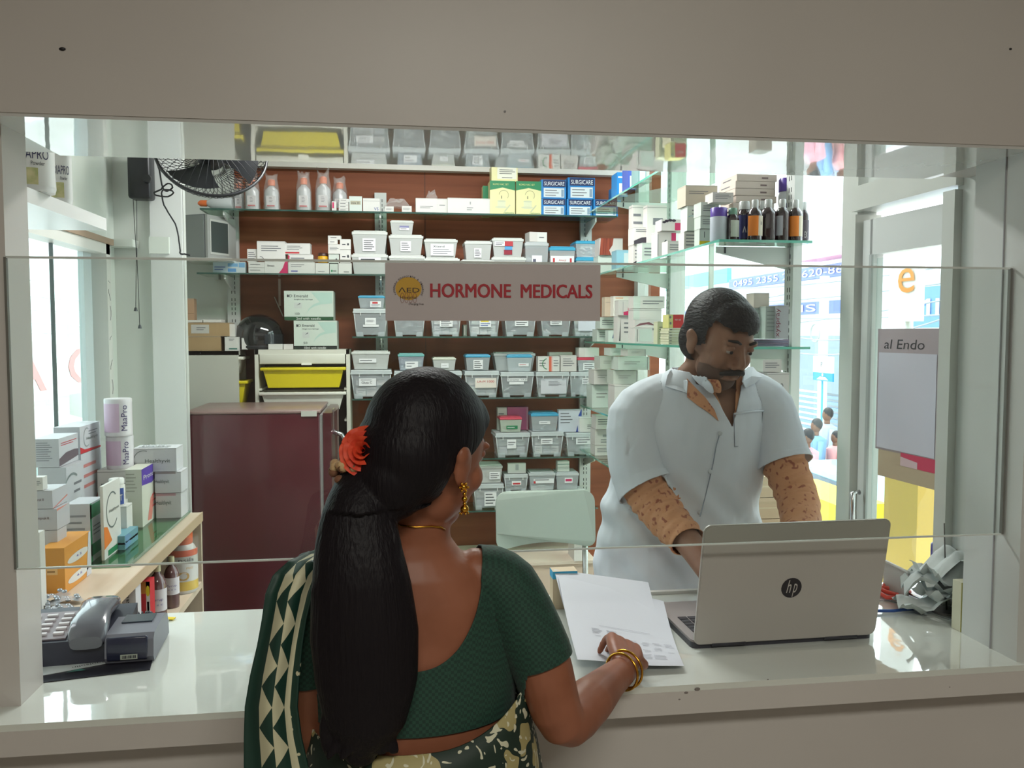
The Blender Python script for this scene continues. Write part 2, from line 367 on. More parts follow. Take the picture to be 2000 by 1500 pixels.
# ---------------------------------------------------------------- back wall shelving
YS, YU = 2.87, YB-.02          # front edge of the back shelves, face of the uprights
def upright(x, y, z0, z1, label, face='y', brackets=(), blen=.24):
    t = thing('shelf_upright', label, 'shelf upright', (x, y, z0), 'slotted white shelf uprights')
    m = MB(); slot = mat((60, 62, 62), .6); wd = .062
    if face == 'y': m.box((x, y, (z0+z1)/2), (wd, .03, z1-z0), ALU)
    else: m.box((x, y, (z0+z1)/2), (.03, wd, z1-z0), ALU)
    z = z0+.03; j = 0
    while z < z1-.04:
        if j % 5 != 4:
            for s in (-.008, .008):
                if face == 'y': m.box((x+s, y-.0153, z), (.0035, .001, .015), slot)
                else: m.box((x-.0153, y+s, z), (.001, .0035, .015), slot)
        z += .024 if j % 5 != 4 else .014; j += 1
    m.build('channel', t)
    for zb in brackets:
        zb -= .0015; b = MB(); h0, h1 = .075, .02
        if face == 'y':
            b.add([(x-.004, y-.016, zb), (x-.004, y-blen, zb), (x-.004, y-blen, zb-h1), (x-.004, y-.016, zb-h0), (x+.004, y-.016, zb), (x+.004, y-blen, zb), (x+.004, y-blen, zb-h1), (x+.004, y-.016, zb-h0)],
                  [(0, 1, 2, 3), (7, 6, 5, 4), (0, 4, 5, 1), (1, 5, 6, 2), (2, 6, 7, 3), (3, 7, 4, 0)], ALU)
        else:
            b.add([(x-.016, y-.004, zb), (x-blen, y-.004, zb), (x-blen, y-.004, zb-h1), (x-.016, y-.004, zb-h0), (x-.016, y+.004, zb), (x-blen, y+.004, zb), (x-blen, y+.004, zb-h1), (x-.016, y+.004, zb-h0)],
                  [(0, 1, 2, 3), (7, 6, 5, 4), (0, 4, 5, 1), (1, 5, 6, 2), (2, 6, 7, 3), (3, 7, 4, 0)], ALU)
            b.box((x-blen+.03, y-.0045, zb-.012), (.006, .001, .02), INK)
        b.build('bracket', t)
    return t
def zsh(px, py): return atY(px, py, YS).z
SZ = dict(A=zsh(800, 414), B=zsh(600, 534), C=zsh(900, 657), D=zsh(1000, 776), E=zsh(1050, 893), F=zsh(960, 997))
GT = .008
gl_top = glassy((206, 226, 214), 1.5); gl_edge = mat((52, 82, 74), .12, coat=1.0); gl_edge2 = mat((96, 176, 156), .12, coat=1.0)
def shelf_glass(x0, x1, y0, y1, z, label, em, name='glass_shelf'):
    t = thing(name, label, 'shelf', ((x0+x1)/2, y0, z-GT), 'glass shelves')
    m = MB(); m.box(((x0+x1)/2, (y0+y1)/2+.002, z-GT/2), (x1-x0-.004, y1-y0-.004, GT), gl_top); m.build('pane', t)
    m = MB(); m.box(((x0+x1)/2, y0+.001, z-GT/2), (x1-x0, .002, GT), em); m.box((x0+.001, (y0+y1)/2, z-GT/2), (.002, y1-y0-.004, GT), em); m.build('cut_edge', t)
    return t
xa0, xa1 = atY(390, 406, YS).x, atY(1206, 430, YS).x
rows = [('A', xa0, xa1, 'topmost', 'bagged handwash bottles and blue glove boxes'), ('B', atY(384, 530, YS).x, atY(1170, 530, YS).x, 'second', 'small white cartons and lidded clear tubs'),
        ('C', atY(688, 655, YS).x, atY(1160, 655, YS).x, 'third', 'clear bins just below the red lettered sign'), ('D', atY(688, 775, YS).x, atY(1150, 775, YS).x, 'fourth', 'clear bins behind the woman\'s head'),
        ('E', atY(700, 893, YS).x, atY(1168, 893, YS).x, 'fifth', 'a red lidded and a blue lidded tub'), ('F', atY(700, 997, YS).x, atY(1168, 997, YS).x, 'lowest', 'pale tubs above the chair back')]
for kx, x0, x1, w, what in rows:
    shelf_glass(x0, x1, YS, YB-.04, SZ[kx], '%s glass shelf on the wood wall, carrying %s' % (w, what), gl_edge)
m = MB(); xw = atY(462, 600, YB).x
m.box(((WL+xw)/2, YB-.004, 1.5), (xw-WL, .008, 2.1), mat((208, 212, 206), .4)); struct(m, 'trim_6')
upright(atY(455, 480, YU).x, YU, .55, 2.32, 'slotted white upright behind the black helmet, leftmost on the wood wall', brackets=[SZ['A']-GT, SZ['B']-GT])
upright(atY(744, 480, YU).x, YU, .55, 2.32, 'slotted white upright between the glove-tub shelves, middle of the wood wall', brackets=[SZ[q]-GT for q in 'ABCDEF'])
upright(atY(1143, 600, YU).x, YU, .55, 2.32, 'slotted white upright beside the window, rightmost on the wood wall', brackets=[SZ[q]-GT for q in 'ABCDEF'])
# ---------------------------------------------------------------- side shelving along the window
XS = atY(1405, 463, 1.05).x            # inner edge
YR0 = 1.05
RZ = dict(U=atX(1285, 332, XS).z, M=atX(1300, 497, XS).z, L=atX(1250, 671, XS).z)
RZ['N'] = RZ['L']-.33
shelf_glass(XS, WR-.02, YR0+.55, YB-.3, RZ['U'], 'green edged glass shelf by the window, the high one nearest the ceiling', gl_edge2)
shelf_glass(XS, WR-.02, YR0, YB-.3, RZ['M'], 'green edged glass shelf by the window holding the brown syrup bottles', gl_edge2)
shelf_glass(XS-.01, WR-.02, YR0, YB-.25, RZ['L'], 'green edged glass shelf by the window level with the man\'s face', gl_edge2)
shelf_glass(XS-.03, WR-.02, YR0+.1, YB-.25, RZ['L']-.335, 'green edged glass shelf by the window, behind the man\'s elbow', gl_edge2)
shelf_glass(XS-.03, WR-.02, YR0+.75, YB-.25, RZ['L']-.57, 'green edged glass shelf by the window, lowest, behind the man\'s waist', gl_edge2)
for y, w in ((1.18, 'behind the syrup bottles at the near end of the window shelves'), (2.44, 'at the far end of the window shelves behind the carton stacks')):
    upright(WR-.02, y, .3, 2.45, 'slotted white upright '+w, 'x', [RZ['M']-GT, RZ['L']-GT]+([RZ['U']-GT, RZ['L']-.343] if y > 2 else []), .27)
# ---------------------------------------------------------------- fridge
def bezier(p0, p1, p2, n=8): return [(p0[0]*(1-t)**2+2*p1[0]*t*(1-t)+p2[0]*t*t, p0[1]*(1-t)**2+2*p1[1]*t*(1-t)+p2[1]*t*t) for t in [i/n for i in range(n+1)]]
FY0 = 2.36; fa = atY(361, 806, FY0); fb = atY(624, 801, FY0)
FZ = (fa.z+fb.z)/2; FX0, FX1 = fa.x, fb.x; FY1 = 2.85
t = thing('refrigerator', 'dark maroon single-door refrigerator beside the yellow drawers', 'refrigerator', ((FX0+FX1)/2, (FY0+FY1)/2, 0))
maroon = noisy((68, 15, 26), (76, 18, 30), .28, (3, 3, 3), 2, coat=.4)
m = MB(); m.box(((FX0+FX1)/2, (FY0+FY1)/2, FZ/2+.02), (FX1-FX0, FY1-FY0, FZ-.06), maroon, bev=.006); m.build('cabinet', t)
m = MB(); m.box(((FX0+FX1)/2, (FY0+FY1)/2, FZ-.005), (FX1-FX0+.006, FY1-FY0+.006, .014), mat((138, 112, 108), .3), bev=.004); m.build('top_panel', t)
m = MB(); m.box((FX1+.006, (FY0+FY1)/2, FZ/2+.02), (.014, FY1-FY0-.012, FZ-.08), mat((150, 146, 146), .6)); m.build('door_gasket', t)
dpts = [(FX1+.014, FY0)]+bezier((FX1+.05, FY0), (FX1+.085, (FY0+FY1)/2), (FX1+.05, FY1), 10)+[(FX1+.014, FY1)]
m = MB(); m.prism(dpts, .08, FZ-.012, maroon); dr = m.build('door', t)
hx = FX1+.062
m = MB(); m.tube([(hx-.01, FY0+.05, FZ-.10), (hx+.03, FY0+.05, FZ-.115), (hx+.048, FY0+.05, FZ-.15), (hx+.05, FY0+.05, FZ-.40), (hx+.04, FY0+.05, FZ-.44), (hx-.01, FY0+.05, FZ-.45)], .011, CHROME, 10); m.build('handle', dr)
m = MB(); m.box((FX1+.055, FY0+.10, FZ-.05), (.006, .10, .10), CHROME); m.build('chrome_trim', dr)
m = MB(); p0 = atY(588, 803, FY0-.003); p1 = atY(619, 813, FY0-.003); m.box(((p0.x+p1.x)/2, FY0-.004, (p0.z+p1.z)/2), (p1.x-p0.x, .001, p0.z-p1.z), mat((190, 188, 180), .6)); m.build('paper_sticker', t)
for x in (FX0+.05, FX1-.05):
    for y in (FY0+.05, FY1-.05): m = MB(); m.lathe([(.02, 0), (.02, .05)], BLACK, Matrix.Translation((x, y, 0)), 10); m.build('foot', t)
# ---------------------------------------------------------------- white drawer units behind the fridge
yel = noisy((214, 196, 20), (222, 204, 30), .35, (3, 3, 3), 1); wpl = mat((214, 212, 200), .45)
def tote(m, x0, x1, y0, y1, z0, z1, mt):
    b = .025; r = .012
    P0 = [(x0+b, y0+b*.5), (x1-b, y0+b*.5), (x1-b, y1-b), (x0+b, y1-b)]; P1 = [(x0, y0), (x1, y0), (x1, y1), (x0, y1)]
    m.add([(x, y, z0) for x, y in P0]+[(x, y, z1) for x, y in P1], [(3, 2, 1, 0), (0, 1, 5, 4), (1, 2, 6, 5), (2, 3, 7, 6), (3, 0, 4, 7)], mt)
    m.box(((x0+x1)/2, y0-.006, z1-.006), (x1-x0+.02, .014, .016), mt, bev=.004); m.box((x0-.004, (y0+y1)/2, z1-.006), (.012, y1-y0, .014), mt); m.box((x1+.004, (y0+y1)/2, z1-.006), (.012, y1-y0, .014), mt)
def unit(px0, px1, pyt, Y, label):
    a, b = atY(px0, pyt, Y), atY(px1, pyt, Y); zt = a.z; x0, x1 = a.x, b.x; y1 = YB-.045
    t = thing('drawer_unit', label, 'drawer unit', ((x0+x1)/2, Y, 0))
    m = MB(); th = .018
    for x in (x0+th/2, x1-th/2): m.box((x, (Y+y1)/2, zt/2), (th, y1-Y, zt), wpl)
    m.box(((x0+x1)/2, (Y+y1)/2, zt-.012), (x1-x0-.001, y1-Y, .024), wpl); m.box(((x0+x1)/2, y1-.004, zt/2), (x1-x0-.04, .008, zt-.02), mat((70, 52, 50), .6))
    for i in range(5): 
        for x in (x0+th+.006, x1-th-.006): m.box((x, (Y+y1)/2, zt-.2-.16*i), (.012, y1-Y-.02, .01), wpl)
    m.build('frame', t)
    return t, x0+th, x1-th, y1, zt
t, x0, x1, y1, zt = unit(497, 683, 683, 2.88, 'white drawer unit with one yellow drawer, behind the maroon fridge')
sc = (x1-x0)/(670-500)
def zz(py): return atY(590, py, 2.88).z
m = MB(); m.box(((x0+x1)/2, 2.885, (zz(691)+zz(711))/2), (x1-x0-.01, .015, zz(691)-zz(711)), wpl, bev=.004); d = m.build('drawer', t); m = MB(); m.box(((x0+x1)/2+.02, 2.873, zz(711)), (.05, .012, .01), mat((236, 234, 224), .4)); m.build('drawer_pull', d); d['label'] = 'flat white drawer front'
m = MB(); tote(m, x0+.02, x1-.012, 2.872, y1-.02, zz(757), zz(718), yel); d = m.build('drawer', t); d['label'] = 'yellow drawer'
m = MB(); tote(m, x0+.012, x1-.012, 2.872, y1-.02, zz(800), zz(766), mat((220, 218, 208), .4)); d = m.build('drawer', t); d['label'] = 'white drawer'
# the taller unit seen from its side, drawers facing right
CY = 2.87; a = atY(361, 686, CY); b = atY(465, 686, CY); cz = a.z; CD = .232
t = thing('drawer_unit', 'white drawer unit seen from its flat grey side, cardboard boxes on top', 'drawer unit', ((a.x+b.x)/2, CY, 0))
m = MB(); m.box(((a.x+b.x)/2-.02, CY+.009, cz/2), (b.x-a.x+.04, .018, cz), mat((190, 190, 180), .45)); m.sphere((atY(391, 690, CY).x, CY, atY(391, 690, CY).z), .003, INK, 8, 6)
m.box(((a.x+b.x)/2-.02, CY+CD/2, cz-.010), (b.x-a.x+.04, CD, .02), wpl); m.box(((a.x+b.x)/2-.02, CY+CD-.009, cz/2), (b.x-a.x+.04, .018, cz), wpl); m.box((a.x-.03, CY+CD/2, cz/2), (.012, CD-.04, cz), wpl)
m.build('frame', t)
for i, (zt_, h, mt_, lb) in enumerate(((cz-.03, .085, wpl, 'white drawer'), (cz-.15, .13, yel, 'yellow drawer'), (cz-.31, .13, yel, 'yellow drawer below'))):
    m = MB(); tote(m, a.x, b.x+(.03 if i == 1 else .012), CY+.022, CY+CD-.022, zt_-h, zt_, mt_); d = m.build('drawer', t); d['label'] = lb
# ---------------------------------------------------------------- left display ledge
t = thing('display_ledge', 'pale wooden ledge under the left window, stacked with vitamin boxes', 'ledge', (WL+.16, 1.1, 0))
wood_l = wood((196, 178, 156), (206, 190, 170), (30, 2, 2)); wood_e = mat((190, 166, 138), .5)
LX1 = -.70; LY0, LY1 = .575, 1.74
m = MB(); m.box(((WL+LX1)/2+.003, (LY0+LY1)/2, ZC-.012), (LX1-WL-.006, LY1-LY0, .026), wood_l); m.build('top_board', t)
m = MB(); m.box((LX1+.002, (LY0+LY1)/2, ZC-.014), (.004, LY1-LY0, .034), wood_e); m.build('edge_strip', t)
zl = atX(345, 1200, LX1).z
m = MB(); m.box(((WL+LX1)/2+.003, (LY0+LY1)/2, zl-.012), (LX1-WL-.006, LY1-LY0-.05, .024), wood_l); m.build('lower_board', t)
q = atX(236, 1180, LX1)
m = MB(); m.box(((WL+LX1)/2+.003, q.y, (ZC+zl)/2-.02), (LX1-WL-.006, .018, ZC-zl-.03), wood_e); m.build('divider', t)
for y in (LY0+.01, LY1-.01):
    m = MB(); m.box(((WL+LX1)/2+.003, y, ZC/2-.013), (LX1-WL-.006, .02, ZC-.03), wood_l); m.build('end_panel', t)
m = MB(); m.box((WL+.02, (LY0+LY1)/2, .45), (.012, LY1-LY0-.05, .88), mat((60, 40, 40), .6)); m.build('back_panel', t)
gz0 = ZC+.002
q0 = atZ(178, 1106, gz0+.008); 
t = thing('glass_sheet', 'thick green edged glass sheet lying on the wooden ledge', 'glass sheet', (WL+.15, 1.1, gz0))
m = MB(); m.box(((WL+LX1)/2-.015, (q0.y+LY1)/2, gz0+.005), (LX1-WL-.05, LY1-q0.y-.02, .009), glassy((196, 226, 212), 1.5)); m.build('pane', t)
m = MB(); m.box(((WL+LX1)/2-.015, q0.y+.009, gz0+.005), (LX1-WL-.05, .002, .009), mat((120, 170, 150), .2)); m.box((LX1-.039, (q0.y+LY1)/2, gz0+.005), (.002, LY1-q0.y-.02, .009), mat((110, 140, 126), .2)); m.build('cut_edge', t)
# high shelf with jars
UX = -.80; za = atX(150, 428, UX).z
t = thing('wall_shelf', 'white shelf above the left window carrying two nutrition jars', 'shelf', ((WL+UX)/2, .9, za))
m = MB(); y1_ = atX(208, 436, UX).y; m.box(((WL+UX)/2, (.2+y1_)/2, za+.015), (UX-WL, y1_-.2, .034), mat((216, 216, 214), .3)); m.build('board', t)
m = MB(); m.box((WL+.012, (.2+y1_)/2, za-.025), (.024, y1_-.25, .05), mat((216, 216, 214), .3)); m.build('wall_batten', t)
# ---------------------------------------------------------------- chair behind the counter
CYc = 1.9; a = atY(968, 962, CYc); b = atY(1160, 1068, CYc); cw = b.x-a.x; cx_ = (a.x+b.x)/2
t = thing('chair', 'pale green plastic chair back showing behind the counter beside the man', 'chair', (cx_, CYc-.2, 0))
chm = mat((176, 184, 176), .4)
pts = []
z0, z1 = b.z, a.z; r = .045
def rr(x0, x1, z0, z1, r, bow=.0, n=6):
    P = []
    for cx, cz, a0 in ((x1-r, z1-r, 0), (x0+r, z1-r, 90), (x0+r, z0+r, 180), (x1-r, z0+r, 270)):
        P += [(cx+r*math.cos(math.radians(a0+90*i/n)), cz+r*math.sin(math.radians(a0+90*i/n))) for i in range(n+1)]
    return P
def slab(m, P, y0, th, mt, curve=0.0, tilt=0.0, zc=0, bottom_arch=0.0, cx=0, hw=1):
    """rounded panel in the XZ plane, bowed in Y"""
    n = len(P); f = lambda x, z: y0+curve*((x-cx)/hw)**2+tilt*(z-zc)
    g = lambda x, z: z+(bottom_arch*(1-((x-cx)/hw)**2) if z < zc else 0)
    vs = [(x, f(x, z), g(x, z)) for x, z in P]+[(x, f(x, z)+th, g(x, z)) for x, z in P]
    m.add(vs, [tuple(range(n)), tuple(range(2*n-1, n-1, -1))]+[(i, n+i, n+(i+1) % n, (i+1) % n) for i in range(n)], mt)
P = rr(a.x, b.x, z0, z1, r); Pd = []
for i in range(len(P)):
    p, q = P[i], P[(i+1) % len(P)]
    for s in range(5): Pd.append((p[0]+(q[0]-p[0])*s/5, p[1]+(q[1]-p[1])*s/5))
m = MB(); slab(m, Pd, CYc, .018, chm, -.02, .12, (z0+z1)/2, .03, cx_, cw/2); m.build('backrest', t)
m = MB(); m.box((cx_, CYc-.24, .44), (cw, .42, .03), chm, bev=.012); m.build('seat', t)
for sx in (-1, 1):
    m = MB(); m.tube([(cx_+sx*cw*.42, CYc+.03, z0+.1), (cx_+sx*cw*.42, CYc-.0, .44), (cx_+sx*cw*.44, CYc+.06, .012)], .012, mat((190, 190, 186), .3, metal=.7), 8); m.build('leg', t)
    m = MB(); m.tube([(cx_+sx*cw*.42, CYc-.40, .44), (cx_+sx*cw*.44, CYc-.44, .012)], .012, mat((190, 190, 186), .3, metal=.7), 8); m.build('leg', t)
# low cupboard by the back wall, under the lowest shelf
zk = atY(1110, 1100, 2.75).z
t = thing('low_cupboard', 'low cream cupboard against the wood wall behind the chair', 'cupboard', (.56, 2.9, 0))
m = MB(); m.box((.56, 2.93, zk/2), (.94, .38, zk), mat((200, 180, 160), .45)); m.build('body', t)
m = MB(); m.box((.56, 2.93, zk+.008), (.96, .40, .016), mat((206, 192, 174), .4)); m.build('top', t)
p0, p1 = atY(1122, 1052, 2.72), atY(1146, 1096, 2.72)
m = MB(); m.box(((p0.x+p1.x)/2, 2.80, (p0.z+zk+.016)/2), (p1.x-p0.x, .15, p0.z-zk-.016), mat((214, 212, 204), .5)); m.box(((p0.x+p1.x)/2, 2.724, (p0.z+zk+.016)/2+.01), (p1.x-p0.x, .001, .002), GREY)
m.build('carton', label='plain white carton standing upright on the low cream cupboard', cat='carton')
# two cardboard boxes behind the man
q0, q1 = atY(1474, 930, 1.7), atY(1536, 1012, 1.7); hb = (q0.z-q1.z)/2
crd = noisy((176, 148, 120), (188, 160, 132), .7, (6, 6, 6))
t = thing('side_table', 'narrow white table by the window behind the man', 'table', ((q0.x+q1.x)/2+.05, 1.85, 0))
m = MB(); m.box(((q0.x+q1.x)/2+.04, 1.88, q1.z-.34*0-hb-.012), (.36, .36, .024), WHITE); m.build('tabletop', t)
for sx in (-.15, .15):
    for sy in (-.15, .15): m = MB(); m.box(((q0.x+q1.x)/2+.04+sx, 1.88+sy, (q1.z-hb-.024)/2), (.03, .03, q1.z-hb-.024), WHITE); m.build('leg', t)
for i in range(3):
    m = MB(); z = q1.z-hb+hb*i
    m.box(((q0.x+q1.x)/2+.03, 1.80, z+hb/2-.001), (.24, .20, hb-.003), crd); m.rect(Vector(((q0.x+q1.x)/2-.09, 1.70, z)), XA, ZA, .0, .24, hb*.47, hb*.53, mat((190, 170, 140), .3))
    m.build('cardboard_box', label='brown cardboard box behind the man\'s waist, %s of three' % ('lowest', 'middle', 'topmost')[i], cat='box', group='cardboard boxes behind the man')
# laptop
t = None
# ---------------------------------------------------------------- cartons, tubs and bottles
def faces_of(c, d, yaw):
    """origin/u/v of the front (-Y), right (+X), left (-X) and top faces of a box with centre c, size d, turned by yaw"""
    R = Matrix.Rotation(math.radians(yaw), 3, 'Z'); u = R @ XA; w = R @ YA; c = Vector(c)
    hx, hy, hz = d[0]/2, d[1]/2, d[2]/2
    return {'f': (c-u*hx-w*hy-ZA*hz, u, ZA, d[0], d[2]), 'r': (c+u*hx-w*hy-ZA*hz, w, ZA, d[1], d[2]),
            'l': (c-u*hx+w*hy-ZA*hz, -w, ZA, d[1], d[2]), 't': (c-u*hx-w*hy+ZA*hz, u, w, d[0], d[1])}
def prints(m, F, spec):
    for s in spec:
        kind = s[0]; fc = 'f'
        if kind[1:2] == ':': fc, kind = kind[0], kind[2:]
        o, u, v, w, h = F[fc]
        if kind == 'band': m.rect(o, u, v, s[1]*w, s[2]*w, s[3]*h, s[4]*h, s[5], n=.0004 if len(s) < 7 else s[6])
        elif kind == 'text': m.text(s[1], o, u, v, s[2]*w, s[3]*h, s[4]*h, s[5], w=(s[6]*w if len(s) > 6 else None), n=.0010)
        elif kind == 'vtext': m.text(s[1], o, v, -u, s[3]*h, -s[2]*w, s[4]*w, s[5], w=(s[6]*h if len(s) > 6 else None), n=.0010)
        elif kind == 'lines':
            x0, x1, y0, y1, n, col = s[1:7]
            for i in range(n):
                yy = y0+(y1-y0)*(i+.5)/n; th = (y1-y0)/n*.32; xe = x0+(x1-x0)*(1-.35*((i*7+3) % 5)/5)
                m.rect(o, u, v, x0*w, xe*w, (yy-th/2)*h, (yy+th/2)*h, col, n=.0007)
        elif kind == 'disc': m.disc(o, u, v, s[1]*w, s[2]*h, s[3]*w, s[4]*h, s[5])
        elif kind == 'arc': m.arc(o, u, v, s[1]*w, s[2]*h, s[3]*h, s[4]*h, s[5], s[6], s[7], n=.0009)
        elif kind == 'poly': m.poly(o, u, v, [(x*w, y*h) for x, y in s[1]], s[2], n=.0005)
CW = mat((214, 212, 208), .5); CP = mat((206, 200, 196), .55); CG = mat((196, 204, 196), .5); TXT = mat((112, 112, 118), .6); DTX = mat((50, 52, 60), .6)
PINK = mat((196, 40, 96), .5); REDP = mat((190, 44, 52), .5); BLUEP = mat((36, 70, 150), .5); GRN = mat((24, 124, 78), .5); TEAL = mat((120, 176, 190), .4); ORG = mat((224, 122, 40), .5); YLW = mat((222, 196, 40), .5); PURP = mat((84, 56, 160), .45)
def carton_at(c, d, label, spec=(), col=None, yaw=0, name='carton', group=None, cat='carton', flap=True):
    m = MB(); col = col or CW; M = rotz(c, yaw) if yaw else None
    m.box(c, d, col, M)
    F = faces_of(c, d, yaw)
    if flap:                                   # tuck-flap seam
        prints(m, F, [('band', .0, 1, .955, .965, mat((150, 148, 146), .6)), ('r:band', .0, 1, .955, .965, mat((150, 148, 146), .6)), ('l:band', .0, 1, .955, .965, mat((150, 148, 146), .6))])
    prints(m, F, spec)
    return m.build(name, label=label, cat=cat, group=group, loc=(c[0], c[1], c[2]-d[2]/2))
def carton(px0, px1, pyt, pyb, Y, dep, label, spec=(), col=None, yaw=0, zb=None, **k):
    pm = (pyt+pyb)/2; a, b = atY(px0, pm, Y), atY(px1, pm, Y); xm = (px0+px1)/2
    z1 = atY(xm, pyt, Y).z; z0 = zb if zb is not None else atY(xm, pyb, Y).z
    if z1 < z0+.01: z1 = z0+.012
    return carton_at(((a.x+b.x)/2, Y+dep/2, (z0+z1)/2), (b.x-a.x, dep, z1-z0-.0006), label, spec, col, yaw, **k)
def topz(px, py, Y): return atY(px, py, Y).z
L2 = [('lines', .12, .88, .35, .75, 3, TXT)]; L3 = [('lines', .1, .9, .2, .8, 4, TXT)]
clear = mat((222, 230, 234), .18, alpha=.42); clear2 = mat((226, 232, 238), .15, alpha=.36); greytub = mat((208, 210, 208), .25, alpha=.74); whiterim = mat((226, 228, 228), .3); foil = mat((200, 202, 206), .32, metal=.6); foil2 = mat((150, 152, 158), .4, metal=.5)
LIDB = mat((70, 168, 206), .35, alpha=.9); LIDG = mat((210, 212, 208), .35, alpha=.92); LIDT = mat((110, 178, 176), .35, alpha=.9); LIDR = mat((206, 70, 92), .35)
def tub(px0, px1, pyt, pyb, Y, dep, label, lid, body=None, sticker=(), fill='cartons', zb=None, taper=.88, style='tub', lidh=None, name=None, seed=0):
    """clear box with a lid: body, lid, sticker as parts; what lies in it is a heap of its own"""
    pm = (pyt+pyb)/2; a, b = atY(px0, pm, Y), atY(px1, pm, Y); xm = (px0+px1)/2
    z1 = atY(xm, pyt, Y).z; z0 = zb if zb is not None else atY(xm, pyb, Y).z
    cx, w, h = (a.x+b.x)/2, b.x-a.x, z1-z0-.0006; lidh = lidh or min(.022, h*.2); body = body or clear; cy = Y+dep/2
    nm = name or ('storage_bin' if style == 'bin' else 'plastic_tub')
    t = thing(nm, label, 'storage box', (cx, cy, z0), 'clear storage boxes on the wood wall')
    m = MB(); fz = .008 if style == 'bin' else .0
    hw, hd = w/2*.96, dep/2*.96; tw = taper
    P0 = [(cx+sx*hw*tw, cy+sy*hd*tw) for sx, sy in ((-1, -1), (1, -1), (1, 1), (-1, 1))]; P1 = [(cx+sx*hw, cy+sy*hd) for sx, sy in ((-1, -1), (1, -1), (1, 1), (-1, 1))]
    zt = z1-lidh
    m.add([(x, y, z0+fz) for x, y in P0]+[(x, y, zt) for x, y in P1], [(3, 2, 1, 0), (0, 1, 5, 4), (1, 2, 6, 5), (2, 3, 7, 6), (3, 0, 4, 7)], body)
    if style == 'bin':       # corner feet and a bright moulded frame
        for sx in (-1, 1):
            m.add([(cx+sx*hw*tw, cy-hd*tw-.0015, z0), (cx+sx*hw*tw*.5, cy-hd*tw-.0015, z0), (cx+sx*hw*tw*.55, cy-hd*tw-.0015, z0+h*.16), (cx+sx*hw*(tw+.012), cy-hd*(tw+.02)-.001, z0+h*.16)], [(0, 1, 2, 3) if sx < 0 else (3, 2, 1, 0)], mat((200, 208, 212), .25, alpha=.6))
            m.tube([(cx+sx*hw*tw, cy-hd*tw, z0), (cx+sx*hw, cy-hd, zt)], .0022, mat((216, 222, 224), .3, alpha=.8), 6)
            m.box((cx+sx*hw*tw, cy, z0+.004), (.004, dep*.8, .008), body)
    m.build('body', t)
    m = MB()
    if style == 'bin':
        m.box((cx, cy, z1-lidh/2), (w, dep, lidh*.8), lid, bev=.003); m.box((cx, cy, z1-lidh*.9), (w*1.02, dep*1.01, lidh*.35), lid)
        for sx in (-.6, .6): m.box((cx+sx*hw, Y-.002, z1-lidh*1.3), (.003, .004, lidh*.7), whiterim)
    else:
        m.box((cx, cy, z1-lidh*.65), (w, dep, lidh*.7), lid, bev=.003); m.box((cx, cy, z1-lidh*.15), (w*.9, dep*.9, lidh*.28), lid, bev=.002)
    m.build('lid', t)
    if sticker:
        for s in sticker:
            x0, x1, y0, y1, col, sp = s; yo = Y+dep/2*(1-.96*(tw+(1-tw)*(y0+y1)/2))-.004; st = MB()
            c = (cx-w/2+w*(x0+x1)/2, yo, z0+h*(y0+y1)/2); d = (w*(x1-x0), .0008, h*(y1-y0))
            st.box(c, d, col); prints(st, faces_of(c, d, 0), sp); st.build('sticker', t)
    if fill:
        rnd = random.Random(seed+int(px0*7+pyt)); f = MB(); iw, idp, ih = w*.96*tw*.92, dep*.96*tw*.9, (zt-z0)*.86
        if fill == 'cartons':
            n = 3
            for i in range(n):
                for j in range(2):
                    hh = ih*rnd.uniform(.28, .46); cc = (cx-iw/2+iw*(i+.5)/n, cy-idp*.12, z0+fz+.004+ih*.5*j+hh/2)
                    f.box(cc, (iw/n*.92, idp*.7, hh), rnd.choice([CW, CP, CG, mat((186, 186, 190), .5)]))
                    prints(f, faces_of(cc, (iw/n*.92, idp*.7, hh), 0), [('lines', .1, .8, .3, .8, 2, TXT)])
        else:
            for i in range(16):
                x = cx+rnd.uniform(-.38, .38)*iw; y = cy+rnd.uniform(-.38, .3)*idp; z = z0+fz+.008+ih*.75*rnd.random()
                M = Matrix.Translation((x, y, z)) @ Euler((rnd.uniform(-.5, .5), rnd.uniform(-.7, .7), rnd.uniform(-.5, .5))).to_matrix().to_4x4()
                l = iw*.28; f.box((0, 0, 0), (l, idp*.3, .003), rnd.choice([foil, foil2, CW]), M)
                for q in range(3): f.box((l*(q-1)*.3, -idp*.1, .003), (l*.18, idp*.08, .004), rnd.choice([foil, CW]), M)
        short = label.split(',')[0]
        f.build('medicine_strips' if fill != 'cartons' else 'small_cartons', label=('foil strips' if fill != 'cartons' else 'small cartons')+' seen inside the '+' '.join(label.split()[:9]), cat='medicine', kind='stuff', loc=(cx, cy, z0+fz))
    return t
def lathed(name, label, cat, c, parts, group=None, seg=24, sx=1, sy=1):
    """turned thing: parts = [(part name, profile, material, label)]"""
    t = thing(name, label, cat, c, group); M = Matrix.Translation(Vector(c))
    for pn, prof, mt_, lb in parts:
        m = MB(); m.lathe(prof, mt_, M, seg, sx=sx, sy=sy); o = m.build(pn, t)
        if lb: o['label'] = lb
    return t
